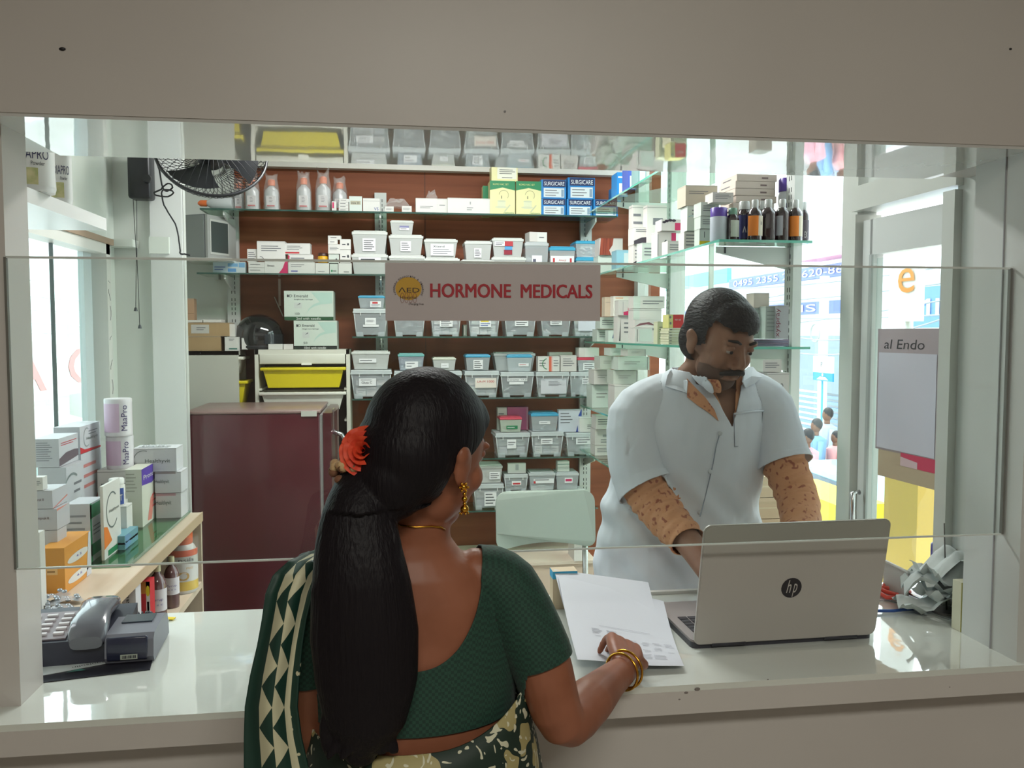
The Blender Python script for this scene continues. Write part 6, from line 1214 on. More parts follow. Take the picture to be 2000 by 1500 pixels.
for i in range(4):
    for s in (-.012, .012): m.sphere((s, -.03+.02*i, .003), (.011, .008, .005), mat((150, 186, 194), .2), 10, 6, M)
m.build('pill_pockets', t)
# ---------------------------------------------------------------- right end of the counter
pile = thing('bill_pile', 'pile of crumpled paper bills on a spike, right end of the counter', 'paper pile', (0, 0, 0)) if False else None
sp0, sp1 = atY(1850, 1150, .30), atY(1844, 1022, .30)
t = thing('bill_spike', 'thin dark bill spike standing up through the crumpled bills', 'bill spike', (sp0.x, .30, ZC)); m = MB(); m.tube([(sp0.x, .30, ZC+.008), sp1], [.0022, .0014], mat((90, 88, 86), .4, metal=.6), 6); m.build('needle', t); m = MB(); m.lathe([(.035, ZC+.0005), (.033, ZC+.008)], mat((90, 88, 86), .4), Matrix.Translation((sp0.x, .30, 0)), 16); m.build('foot', t)
rnd = random.Random(3)
bl = [('lowest, with a rolled end towards the scissors', (1822, 1160), .012, .16, .11), ('second from below, hanging over the jar', (1850, 1140), .042, .15, .10), ('middle, curled up at its left tip', (1836, 1115), .066, .16, .10), ('second from the top', (1852, 1095), .09, .15, .09), ('topmost, sloping up to the right', (1858, 1072), .115, .15, .09)]
for i, (lb, pp, dz, wx, wy) in enumerate(bl):
    c = atY(pp[0], pp[1], .30); c.z = ZC+.02+dz*.95; P = []; a0 = rnd.uniform(-.5, .5); n = 11
    for r in range(n):
        row = []
        for s in range(n):
            u, v = r/(n-1)-.5, s/(n-1)-.5; x, y = u*wx, v*wy; zz_ = .014*math.sin(u*9+i*2)+.010*math.sin(v*11+i)+.03*max(0, abs(u)-.32)*(4 if i % 2 else -2.5)+.05*u*(1 if i > 2 else .2)+.006*rnd.uniform(-1, 1)
            row.append((c.x+x*math.cos(a0)-y*math.sin(a0), c.y+x*math.sin(a0)+y*math.cos(a0), max(ZC+.004, c.z+zz_)))
        P.append(row)
    m = MB(); m.grid(P, noisy((196, 204, 202), (206, 212, 210), .6, (30, 30, 30), 2)); m.build('paper_bill', label='crumpled white bill on the spike, '+lb, cat='paper bill', group='crumpled bills on the spike', loc=c)
m = MB(); q = atZ(1812, 1172, ZC+.012); m.tube([q+Vector((-.0, -.005, .006)), q+Vector((.05, .05, .006))], .014, CW, 14); m.build('paper_roll', label='small white paper roll at the foot of the crumpled bills', cat='paper roll', loc=q)
Yj = .17; a, b = atY(1879, 1150, Yj), atY(1903, 1150, Yj); a.x = atY(1879, 1150, Yj).x; w = .03; jc = (a.x+.018, Yj+.02, ZC+.0008); jh = atY(1885, 1140, Yj).z-ZC
m = MB(); m.box((jc[0], jc[1], ZC+jh/2+.0005), (.032, .03, jh), mat((206, 204, 180), .45)); F = faces_of((jc[0], jc[1], ZC+jh/2), (.032, .03, jh), 0); prints(m, F, [('band', .1, .9, .72, .9, mat((50, 56, 110), .5)), ('band', .2, .8, .77, .84, CW), ('poly', [(.6, .1), (.8, .2), (.75, .55), (.6, .4)], mat((50, 56, 90), .5)), ('band', 0, .12, 0, 1, mat((190, 186, 110), .5))])
m.build('carton', label='cream carton with a dark blue window, by the right jamb on the counter', cat='carton', loc=jc)
Yj2 = .30; c = atY(1890, 1105, Yj2); 
t = lathed('powder_jar', 'jar with a deep blue lid behind the cream carton, right end of the counter', 'jar', (c.x+.02, Yj2+.10, ZC+.0008), [('jar_body', [(.04, 0), (.042, .005), (.042, .09), (.036, .10)], mat((204, 204, 206), .4), 0), ('lid', [(.041, .098), (.041, .135), (.036, .14)], mat((54, 48, 140), .35), 'deep blue lid')])
# scissors
t = thing('scissors', 'scissors with red handles lying open behind the laptop', 'scissors', atZ(1750, 1155, ZC)); zs = ZC+.012; redh = mat((226, 84, 70), .35)
for name, pts in (('handle', [(1719, 1152), (1728, 1142), (1748, 1139), (1768, 1148), (1776, 1156), (1764, 1158), (1742, 1150), (1728, 1148)]), ('handle', [(1718, 1158), (1716, 1150), (1734, 1157), (1754, 1162), (1752, 1167), (1732, 1167)])):
    m = MB(); m.tube([atZ(x, y, zs) for x, y in pts], .0055, redh, 8, closed=True); m.build(name, t)
for pts in ([(1752, 1164), (1790, 1172), (1830, 1190)], [(1772, 1158), (1800, 1170), (1832, 1187)]):
    m = MB(); P = [atZ(x, y, zs-.004) for x, y in pts]; m.tube(P, [.006, .005, .001], mat((120, 122, 128), .25, metal=.9), 6, flat=.3); m.build('blade', t)
# metal ruler strip, blue cable, grey tray
q0, q1, q2, q3 = atZ(1722, 1168, ZC+.001), atZ(1880, 1218, ZC+.001), atZ(1896, 1212, ZC+.001), atZ(1726, 1160, ZC+.001)
m = MB(); m.prism([(p.x, p.y) for p in (q0, q1, q2, q3)], ZC+.0006, ZC+.0032, mat((150, 154, 152), .3, metal=.3)); m.build('ruler', label='long grey ruler slanting across the right end of the counter', cat='ruler', loc=q0)
m = MB(); cb = [atZ(x, y, ZC+.006) for x, y in ((1660, 1200), (1712, 1193), (1745, 1193), (1785, 1189), (1815, 1180), (1835, 1174), (1858, 1175), (1880, 1178))]; m.tube(cb, .0038, mat((46, 82, 150), .35), 8); m.build('network_cable', label='blue cable running from the laptop to the right jamb', cat='cable', loc=cb[0])
q0, q1, q2, q3 = atZ(1700, 1080, ZC+.02), atZ(1700, 1150, ZC+.02), atZ(1768, 1170, ZC+.003), atZ(1776, 1116, ZC+.02)
m = MB(); p0, p1 = atY(1726, 1094, .50), atY(1774, 1118, .36); 
m.tube([p0, p1], .004, CW, 6); m.add([p0, p1, (p1.x, p1.y, ZC+.004), (p0.x, p0.y, ZC+.004)], [(0, 1, 2, 3)], mat((190, 188, 184), .5)); m.add([Vector((p0.x+.003, p0.y, p0.z)), Vector((p1.x+.003, p1.y, p1.z)), (p1.x+.003, p1.y, ZC+.004), (p0.x+.003, p0.y, ZC+.004)], [(3, 2, 1, 0)], mat((190, 188, 184), .5))
m.build('document_tray', label='white tray side slanting behind the red handled scissors', cat='tray', loc=(p0.x, p0.y, ZC))
m = MB(); q = atZ(1745, 1165, ZC+.004); m.box((q.x, q.y+.02, ZC+.0022), (.16, .10, .003), mat((210, 200, 204), .5), rotz((q.x, q.y, 0), -20)); m.build('paper_sheet', label='blank pinkish white paper under the red handled scissors', cat='paper', loc=(q.x, q.y, ZC))
# ---------------------------------------------------------------- door by the hatch, ajar
hy = DY0+.028; lw = .385; dz = zt_d-.02
MD = Matrix.Translation((WR+.035, hy, 0)) @ Matrix.Rotation(math.radians(3), 4, 'Z')
t = thing('door', 'white framed glass door standing ajar by the hatch, papers taped on it', 'door', (WR+.035, hy, 0)); t['kind'] = 'structure'; t.name = 'door_1'
dw = mat((206, 210, 208), .4)
for y0, y1 in ((0, .02), (lw-.045, lw)): m = MB(); m.box((0, (y0+y1)/2, dz/2+.01), (.035, y1-y0, dz-.02), dw, MD); m.box((-.0185, (y0+y1)/2+(.02 if y0 == 0 else -.02), dz/2), (.006, .012, dz-.2), mat((170, 176, 174), .4), MD); m.build('stile', t)
for z0, z1 in ((.01, .12), (dz-.10, dz)): m = MB(); m.box((0, lw/2, (z0+z1)/2), (.035, lw-.067, z1-z0), dw, MD); m.build('rail', t)
m = MB(); m.box((0, lw/2-.012, dz/2), (.005, lw-.069, dz-.22), pane2, MD); m.build('pane', t)
def onpane(px, py, off=0):
    """point of the photograph on the door pane"""
    n_ = (MD.to_3x3() @ XA); p_ = MD @ Vector((-.004-off, 0, 0)); r = ray(px, py); return CAM+r*((p_-CAM).dot(n_)/r.dot(n_))
def dquad(m, x0, y0, x1, y1, mt_, off): 
    a = [MD.inverted() @ onpane(x, y) for x, y in ((x0, y1), (x1, y1), (x1, y0), (x0, y0))]; ys = [p.y for p in a]; y_0, y_1 = max(.022, min(ys)), min(lw-.047, max(ys)); z0 = (a[0].z+a[1].z)/2; z1 = (a[2].z+a[3].z)/2
    m.box((-.004-off, (y_0+y_1)/2, (z0+z1)/2), (.0006, y_1-y_0, z1-z0), mt_, MD); return y_0, y_1, z0, z1
m = MB(); y0, y1, z0, z1 = dquad(m, 1716, 642, 1828, 888, mat((176, 164, 170), .5), .0008); u_ = MD.to_3x3() @ -YA
m.text('al Endo', MD @ Vector((-.0052, lw/2+.10, z1-.055)), u_ @ Matrix.Identity(3), ZA*.985-u_*-.17, 0, 0, .026, DTX, w=.17, n=.0004)
m.build('poster', t)
m = MB(); y0, y1, z0, z1 = dquad(m, 1718, 690, 1826, 884, mat((206, 206, 220), .6), .002); m.build('blank_paper', t)
m = MB(); dquad(m, 1716, 886, 1828, 942, mat((190, 172, 146), .5), .0008); m.build('tan_panel', t)
m = MB(); y0, y1, z0, z1 = dquad(m, 1760, 891, 1828, 917, mat((206, 60, 96), .5), .0016); m.add([MD @ Vector((-.0062, y1, z0)), MD @ Vector((-.0062, (y0+y1)/2, z0)), MD @ Vector((-.0062, (y0+y1)/2, z0+(z1-z0)*.5)), MD @ Vector((-.0062, y1, z0+(z1-z0)*.7))], [(3, 2, 1, 0)], mat((216, 190, 196), .5)); m.build('pink_card', t)
m = MB(); m.tube([MD @ Vector((-.03, lw-.03, 1.0)), MD @ Vector((-.05, lw-.03, 1.0)), MD @ Vector((-.05, lw-.03, 1.12)), MD @ Vector((-.03, lw-.03, 1.12))], .008, CHROME, 8); m.build('door_handle', t)
# ---------------------------------------------------------------- the street outside the right-hand glazing
m = MB(); m.box((14, 4, -1.26), (25, 40, .12), noisy((150, 148, 144), (166, 164, 160), .8, (1, 1, 1))); struct(m, 'street')
m = MB(); m.box((-10, 4, -.12), (17, 40, .12), noisy((150, 148, 144), (166, 164, 160), .8, (1, 1, 1))); struct(m, 'yard')
XO = 9.0
bw = mat((240, 242, 242), .7); sgb = mat((128, 142, 206), .6); sgt = mat((120, 220, 206), .6)
def ob(px0, px1, py0, py1, X, mt_, dep=.2, m=None):
    a = atX(px0, (py0+py1)/2, X); b = atX(px1, (py0+py1)/2, X); z1 = atX((px0+px1)/2, py0, X).z; z0 = atX((px0+px1)/2, py1, X).z
    m = m or MB(); m.box((X+dep/2, (a.y+b.y)/2, (z0+z1)/2), (dep, abs(a.y-b.y), abs(z1-z0)), mt_); return m, a.y, b.y, z0, z1
def left_dir(): return -YA
t = thing('shop_building', 'pale shop building across the street with blue signboards', 'building', (XO+1.5, 11, 0))
m = MB(); m.box((XO+1.6, 14, 1.8), (2.5, 24, 6.0), bw); m.build('wall', t)
def board(px0, px1, py0, py1, X, mt_, txt, tc, name='signboard', h=.6, wf=.8):
    m, ya, yb, z0, z1 = ob(px0, px1, py0, py1, X, mt_, .12); o = Vector((X, ya, z0)); 
    if txt: m.text(txt, o, -YA, ZA, abs(ya-yb)*(1-wf)/2, (z1-z0)*(1-h)/2, (z1-z0)*h, tc, w=abs(ya-yb)*wf, n=.02)
    return m
wt = mat((236, 238, 240), .6)
board(1300, 1420, 535, 560, XO-.1, sgt, '', wt).build('teal_signboard', t)
board(1424, 1700, 525, 548, XO-.1, sgb, '0495 2355 204620-8626', wt, wf=.9).build('blue_signboard', t)
board(1330, 1640, 597, 618, XO-.15, mat((112, 128, 200), .6), 'MEDICAL  AIMS', wt, wf=.8).build('blue_signboard', t)
board(1560, 1640, 656, 765, XO-.05, mat((150, 164, 180), .7), '', wt).build('shutter_box', t)
m = MB()
for i in range(9): ob(1560, 1640, 770+11*i, 776+11*i, XO-.06, mat((140, 164, 196), .6), .05, m)
m.build('roller_shutter', t)
board(1772, 1840, 560, 640, XO-.3, mat((110, 152, 216), .6), 'MI', wt, h=.4, wf=.9).build('blue_signboard', t)
m, *_ = ob(1440, 1560, 360, 470, XO-.05, mat((236, 238, 240), .7), .1); m.build('upper_wall', t)
t2 = thing('awning', 'pink awning edge on the building across the street', 'awning', (XO-.3, 9, 3.5)); m, *_ = ob(1560, 1640, 488, 504, XO-.5, mat((214, 150, 170), .6), .5); m.build('cloth', t2)
p = atX(1606, 760, 8.0); t = thing('street_pole', 'white street pole with a round top carrying cables, outside the window', 'pole', (8.0, p.y, -1.2)); m = MB(); m.tube([(8.0, p.y, -1.2), (8.0, p.y, atX(1606, 540, 8.0).z)], .085, mat((226, 226, 222), .6), 12); m.build('post', t)
q = atX(1592, 650, 7.88); m = MB(); m.tube([(7.88, q.y+.17*math.cos(a_), q.z+.17*math.sin(a_)) for a_ in [2*math.pi*i/20 for i in range(20)]], .02, mat((180, 184, 184), .5), 6, closed=True); m.build('cable_ring', t)
t = thing('parking_sign', 'white parking sign with the letter P over a blue panel, on a thin blue post', 'sign', (7.6, atX(1605, 720, 7.6).y, 0))
m, ya, yb, z0, z1 = ob(1588, 1626, 696, 728, 7.6, wt, .03); m.text('P', Vector((7.6, ya, z0)), -YA, ZA, abs(ya-yb)*.42, (z1-z0)*.35, (z1-z0)*.32, mat((80, 84, 96), .6), n=.006); m.build('panel', t)
m, ya, yb, z0, z1 = ob(1588, 1626, 728, 744, 7.6, mat((50, 150, 200), .6), .03); o = Vector((7.6, ya, z0)); m.disc(o, -YA, ZA, abs(ya-yb)*.5, (z1-z0)*.75, (z1-z0)*.2, (z1-z0)*.2, wt, n=.004); m.poly(o, -YA, ZA, [(abs(ya-yb)*.2, .02), (abs(ya-yb)*.8, .02), (abs(ya-yb)*.65, (z1-z0)*.5), (abs(ya-yb)*.35, (z1-z0)*.5)], wt, n=.005); m.build('blue_panel', t)
q = atX(1606, 750, 7.63); m = MB(); m.tube([(7.63, q.y, -1.2), (7.63, q.y, q.z+.1)], .018, mat((60, 160, 196), .5), 8); m.build('thin_post', t)
cablem = mat((160, 166, 174), .6); rnd = random.Random(9)
for i, (x0, y0, x1, y1, X) in enumerate(((1330, 560, 1850, 520, 6.5), (1330, 585, 1850, 552, 6.4), (1330, 640, 1850, 585, 6.6), (1300, 600, 1850, 615, 6.2), (1560, 660, 1850, 620, 6.3), (1560, 690, 1850, 640, 6.0), (1240, 600, 1560, 570, 6.8), (1240, 575, 1560, 590, 6.1))):
    a = atX(x0, y0, X); b = atX(x1, y1, X); m = MB(); m.tube([a.lerp(b, u/10)-ZA*.5*(u/10)*(1-u/10) for u in range(11)], .011, cablem, 5)
    m.build('overhead_cable', label='thin overhead cable strung across the street, %s' % ['crossing at the syrup bottle shelf height', 'second below the syrup bottle shelf', 'sloping highest on the right behind the door', 'flattest one near the man\'s hair', 'above the parking sign', 'just over the parking sign', 'seen through the far window corner, rising', 'seen through the far window corner, falling'][i], cat='cable', group='overhead cables outside', loc=a)
t = thing('hanging_banner', 'white banner with an orange letter e outside, seen through the glass door', 'banner', (2.6, atX(1768, 550, 2.6).y, 1.7)); m, ya, yb, z0, z1 = ob(1738, 1800, 420, 628, 2.6, mat((236, 234, 230), .6), .02); m.build('cloth', t)
m = MB(); zt1_ = atX(1765, 524, 2.59).z; zt2_ = atX(1765, 572, 2.59).z; yl, yr = atX(1752, 550, 2.59).y, atX(1784, 550, 2.59).y; m.text('e', Vector((2.597, yl, zt2_)), -YA, ZA, 0, 0, zt1_-zt2_, mat((230, 150, 60), .6), w=yl-yr, n=.002); m.build('lettering', t)
m = MB(); m.tube([(2.63, (ya+yb)/2, -1.2), (2.63, (ya+yb)/2, z1)], .02, ALU, 8); m.build('post', t)
# people on the far pavement
GS = -1.2
def tiny(px, py0, X, top, bottom, label):
    a = atX(px, py0, X); s = (a.z-GS)/1.65; y = a.y
    t = thing('person', label, 'person', (X, y, GS), 'people on the far pavement'); m = MB(); sk = mat((120, 84, 66), .6); Z = lambda q: GS+q*s
    m.tube([(X, y, Z(.02)), (X, y, Z(.5)), (X, y, Z(.85))], [.13*s, .14*s, .14*s], bottom, 10); m.tube([(X, y, Z(.82)), (X, y, Z(1.1)), (X, y, Z(1.32)), (X, y, Z(1.38))], [.15*s, .16*s, .17*s, .07*s], top, 10)
    for d in (-1, 1): m.tube([(X, y+d*.17*s, Z(1.30)), (X-.03, y+d*.21*s, Z(1.05)), (X-.1, y+d*.19*s, Z(.82))], [.05*s, .042*s, .03*s], top, 8)
    m.tube([(X, y, Z(1.34)), (X, y, Z(1.45))], .05*s, sk, 8); m.sphere((X, y, Z(1.53)), (.085*s, .075*s, .11*s), sk, 12, 8); m.build('body', t)
    m = MB(); m.sphere((X+.015, y, Z(1.56)), (.092*s, .084*s, .105*s), mat((40, 36, 40), .6), 12, 8); m.build('hair', t)
tiny(1577, 838, 5.5, mat((214, 150, 160), .6), mat((206, 140, 150), .6), 'small person in pink on the far pavement, left of the others')
tiny(1594, 818, 6.2, mat((120, 160, 200), .6), mat((220, 206, 140), .6), 'person in blue top and yellow skirt on the far pavement')
tiny(1616, 797, 7.0, mat((170, 180, 200), .6), mat((120, 150, 190), .6), 'tall person in pale blue on the far pavement beside the pole')
tiny(1632, 842, 6.5, mat((226, 160, 160), .6), mat((200, 190, 190), .6), 'person in salmon clothes on the far pavement, nearest the window mullion')
# parked car and yellow kerb
cy_ = atX(1610, 900, 4.6).y; CX = 4.6
t = thing('car', 'pale blue car parked in the street behind the man\'s arm', 'car', (CX+.7, cy_, GS)); cm = mat((150, 196, 210), .25, coat=1.0)
m = MB(); side = [(-1.9, .28), (-1.9, .75), (-1.2, .86), (-.75, 1.28), (.75, 1.3), (1.3, .9), (1.9, .82), (1.95, .3)]; n = len(side)
m.add([(CX, cy_+y, GS+z) for y, z in side]+[(CX+1.4, cy_+y, GS+z) for y, z in side], [tuple(range(n))[::-1], tuple(range(n, 2*n))]+[(i, (i+1) % n, n+(i+1) % n, n+i) for i in range(n)], cm); m.build('body', t)
m = MB(); m.add([(CX-.01, cy_+y, GS+z) for y, z in ((-1.0, .9), (-.68, 1.22), (.68, 1.24), (1.1, .92))], [(0, 1, 2, 3)], mat((70, 90, 110), .1)); m.build('side_window', t)
for y in (-1.25, 1.25): m = MB(); m.lathe([(.30, -.09), (.31, 0), (.30, .09)], mat((40, 40, 42), .7), Matrix.Translation((CX+.05, cy_+y, GS+.31)) @ Matrix.Rotation(math.pi/2, 4, 'Y'), 20); m.build('wheel', t)
q = atX(1580, 1000, 2.35); t = thing('barrier', 'bright yellow barrier box outside the window behind the man', 'barrier', (2.4, q.y, -1.2)); zb_ = atX(1600, 974, 2.35).z; m = MB(); m.box((2.5, q.y+.1, (zb_-1.2)/2), (.3, .8, zb_+1.2), mat((240, 220, 40), .5)); m.build('box', t)
m = MB(); q0, q1 = atX(1725, 1050, 2.1), atX(1790, 1050, 2.1); m.box((2.2, (q0.y+q1.y)/2, .0), (.2, abs(q0.y-q1.y), 2.4), mat((222, 186, 96), .6)); m.build('pillar', label='yellow ochre pillar outside behind the lower half of the glass door', cat='pillar', loc=(2.2, (q0.y+q1.y)/2, -1.2))
m = MB(); q0, q1 = atX(1803, 1050, 2.45), atX(1845, 1050, 2.45); zt_ = atX(1800, 945, 2.45).z
for i in range(9): m.box((2.6, (q0.y+q1.y)/2, -1.2+(zt_+1.2)*(i+.5)/9), (.3, abs(q0.y-q1.y), (zt_+1.2)/9-.01), [mat((96, 92, 108), .7), mat((176, 168, 180), .7), mat((150, 140, 156), .7)][i % 3], None, 1.0, .03)
m.build('sack_stack', label='stack of grey and pale sacks outside right of the ochre pillar', cat='sacks', kind='stuff', loc=(2.6, (q0.y+q1.y)/2, -1.2))
# ---------------------------------------------------------------- outside the left window
m = MB(); m.box((-9.0, 12, 2.4), (.3, 34, 4.8), noisy((206, 222, 224), (240, 242, 242), .8, (.8, .8, .8), 6)); m.build('compound_wall', label='pale mottled wall far outside the left window', cat='wall')
q0 = atX(140, 600, -4.5); m = MB(); m.tube([(-4.5, atX(148, 600, -4.5).y, 0), (-4.5, atX(148, 600, -4.5).y, 4.5)], .12, mat((232, 232, 230), .6), 12); m.build('street_pole', label='white pole seen through the left window', cat='pole')
for i, (y0, y1) in enumerate(((500, 508), (545, 552), (575, 592), (603, 612), (628, 640), (650, 652))):
    a = atX(20, y0, -3.8); b = atX(215, y1, -3.8); m = MB(); d = (b-a); m.tube([a-d*.3, a+d*1.6], .012, mat((226, 230, 232), .6), 5); m.build('overhead_cable', label='pale overhead cable outside the left window, %s from the top' % ['first', 'second', 'third', 'fourth', 'fifth', 'sixth'][i], cat='cable', group='cables outside the left window')
# hanging signboard with mirrored red letters
t = thing('street_signboard', 'white signboard with mirrored red letters outside the left window', 'sign', (-2.2, 2.2, 1.4)); XB = -2.3
a = atX(36, 668, XB); b = atX(190, 668, XB); zb0, zb1 = atX(110, 775, XB).z, atX(110, 662, XB).z
m = MB(); m.box((XB, (a.y+b.y)/2+.3, (zb0+zb1)/2), (.03, abs(b.y-a.y)+1.2, zb1-zb0), mat((236, 234, 234), .6)); m.build('panel', t)
m = MB(); o = Vector((XB+.016, b.y, zb0))
pk = mat((222, 150, 150), .6); yD = atX(128, 700, XB).y; hD = zb1-zb0
m.text('D', Vector((XB+.017, atX(190, 700, XB).y, zb0)), -YA, ZA, 0, hD*.15, hD*.7, pk, w=abs(atX(190, 700, XB).y-yD), n=-.002)
m.text('A', Vector((XB+.017, atX(84, 700, XB).y, zb0)), -YA, ZA, 0, hD*.15, hD*.7, pk, w=abs(atX(190, 700, XB).y-yD), n=-.002); m.build('mirrored_letters', t)
m = MB(); 
for y in (a.y-.2, b.y+.7): m.tube([(XB-.03, y, 0), (XB-.03, y, zb1)], .03, ALU, 8)
m.build('posts', t)
t = thing('water_tank', 'pale rounded tank below the mirrored signboard, outside the left window', 'tank', (-2.0, 1.6, 0)); q = atX(60, 830, -2.0); q.y -= .45; m = MB(); m.lathe([(.5, 0), (.52, .1), (.52, .95), (.42, 1.1), (.2, 1.18)], mat((206, 222, 226), .4), Matrix.Translation((-2.0, q.y+.1, 0)), 28); m.build('shell', t)
# ---------------------------------------------------------------- people: one continuous skin each, clothing cut from offset shells
def V3(*a): return Vector(a)
def chain(m, pts, rs, seg=16, flat=1.0, up=None, sub=4):
    """closed limb through joint points with tapering radii, rounded ends"""
    P = [Vector(p) for p in pts]; Q = []; R = []
    for i in range(len(P)-1):
        p0, p1, p2, p3 = P[max(i-1, 0)], P[i], P[i+1], P[min(i+2, len(P)-1)]
        for s in range(sub):
            u = s/sub; Q.append(.5*((2*p1)+(p2-p0)*u+(2*p0-5*p1+4*p2-p3)*u*u+(3*p1-p0-3*p2+p3)*u**3)); R.append(rs[i]*(1-u)+rs[i+1]*u)
    Q.append(P[-1]); R.append(rs[-1])
    d0 = (Q[0]-Q[1]).normalized(); d1 = (Q[-1]-Q[-2]).normalized()
    Q = [Q[0]+d0*R[0]*.85, Q[0]+d0*R[0]*.5]+Q+[Q[-1]+d1*R[-1]*.5, Q[-1]+d1*R[-1]*.85]; R = [R[0]*.5, R[0]*.86]+R+[R[-1]*.86, R[-1]*.5]
    m.tube(Q, R, SKM, seg, flat=flat, up=up)
SKM = mat((120, 78, 58), .5)
def loft(m, rings, seg=32, yaw=0.0, pw=1.0):
    """closed body from horizontal ellipses (cx, cy, z, rx, ry)"""
    vs = []; fs = []; n = len(rings)
    for cx, cy, z, rx, ry in rings:
        for i in range(seg):
            a = 2*math.pi*i/seg; c, s = math.cos(a), math.sin(a); x, y = rx*math.copysign(abs(c)**pw, c), ry*math.copysign(abs(s)**pw, s)
            vs.append((cx+x*math.cos(yaw)-y*math.sin(yaw), cy+x*math.sin(yaw)+y*math.cos(yaw), z))
    for k in range(n-1):
        for i in range(seg): j = (i+1) % seg; fs.append((k*seg+i, k*seg+j, (k+1)*seg+j, (k+1)*seg+i))
    fs += [tuple(range(seg))[::-1], tuple((n-1)*seg+i for i in range(seg))]; m.add(vs, fs, SKM)
def fuse(m, voxel, smooth=4, lam=.5):
    """overlapping closed shapes -> one continuous smooth surface (vertices, triangles)"""
    me = bpy.data.meshes.new('f'); me.from_pydata(m.v, [], m.f); o = bpy.data.objects.new('f', me); COL.objects.link(o)
    md = o.modifiers.new('r', 'REMESH'); md.mode = 'VOXEL'; md.voxel_size = voxel
    dg = bpy.context.evaluated_depsgraph_get(); r = bpy.data.meshes.new_from_object(o.evaluated_get(dg)); bpy.data.objects.remove(o); bpy.data.meshes.remove(me)
    r.calc_loop_triangles(); v = np.empty(len(r.vertices)*3); r.vertices.foreach_get('co', v); v = v.reshape(-1, 3)
    t = np.empty(len(r.loop_triangles)*3, dtype=np.int64); r.loop_triangles.foreach_get('vertices', t); t = t.reshape(-1, 3)
    e = np.empty(len(r.edges)*2, dtype=np.int64); r.edges.foreach_get('vertices', e); e = e.reshape(-1, 2); bpy.data.meshes.remove(r)
    return relax(v, e, smooth, lam), t, e
def relax(v, e, n, lam=.5):
    deg = np.bincount(e.ravel(), minlength=len(v)).astype(float)[:, None]; deg[deg == 0] = 1
    for k in range(n*2):
        s = np.zeros_like(v); np.add.at(s, e[:, 0], v[e[:, 1]]); np.add.at(s, e[:, 1], v[e[:, 0]])
        v = v+(s/deg-v)*(lam if k % 2 == 0 else -lam*.96)
    return v
def vnormals(v, t):
    fn = np.cross(v[t[:, 1]]-v[t[:, 0]], v[t[:, 2]]-v[t[:, 0]]); n = np.zeros_like(v)
    for k in range(3): np.add.at(n, t[:, k], fn)
    return n/np.maximum(np.linalg.norm(n, axis=1), 1e-12)[:, None]
def clip(v, t, f):
    """keep the part of a triangle mesh where f > 0, cut cleanly along f = 0"""
    pos = f > 0; cnt = pos[t].sum(1); keep = t[cnt == 3]; mix = t[(cnt > 0) & (cnt < 3)]; v = list(map(tuple, v)); cache = {}; out = []
    def cut(a, b):
        k = (a, b) if a < b else (b, a)
        if k not in cache:
            u = f[a]/(f[a]-f[b]); pa, pb = v[a], v[b]; cache[k] = len(v); v.append(tuple(pa[i]+(pb[i]-pa[i])*u for i in range(3)))
        return cache[k]
    for tri in mix.tolist():
        poly = []
        for i in range(3):
            a, b = tri[i], tri[(i+1) % 3]
            if pos[a]: poly.append(a)
            if pos[a] != pos[b]: poly.append(cut(a, b))
        for i in range(1, len(poly)-1): out.append((poly[0], poly[i], poly[i+1]))
    T = keep.tolist()+out; used = sorted({i for q in T for i in q}); mp = {o: i for i, o in enumerate(used)}
    return [v[i] for i in used], [tuple(mp[i] for i in q) for q in T]
def mesh_part(name, v, t, mt_, parent, thick=0.0, label=None):
    me = bpy.data.meshes.new(name); L = parent.location; me.from_pydata([(p[0]-L.x, p[1]-L.y, p[2]-L.z) for p in v], [], [tuple(q) for q in t]); me.materials.append(mt_)
    me.polygons.foreach_set('use_smooth', [True]*len(me.polygons)); me.update(); o = bpy.data.objects.new(name, me); COL.objects.link(o); o.parent = parent
    if thick: md = o.modifiers.new('thick', 'SOLIDIFY'); md.thickness = thick; md.offset = 0
    if label: o['label'] = label
    return o
def capsule_f(v, pts):
    """arc position along a polyline (0..n) and distance, for every vertex"""
    best = np.full(len(v), 1e9); pos = np.zeros(len(v))
    for i in range(len(pts)-1):
        a, b = np.array(pts[i]), np.array(pts[i+1]); d = b-a; u = np.clip(((v-a)@d)/(d@d), 0, 1); ds = np.linalg.norm(v-(a+u[:, None]*d), axis=1); k = ds < best; best[k] = ds[k]; pos[k] = i+u[k]
    return pos, best
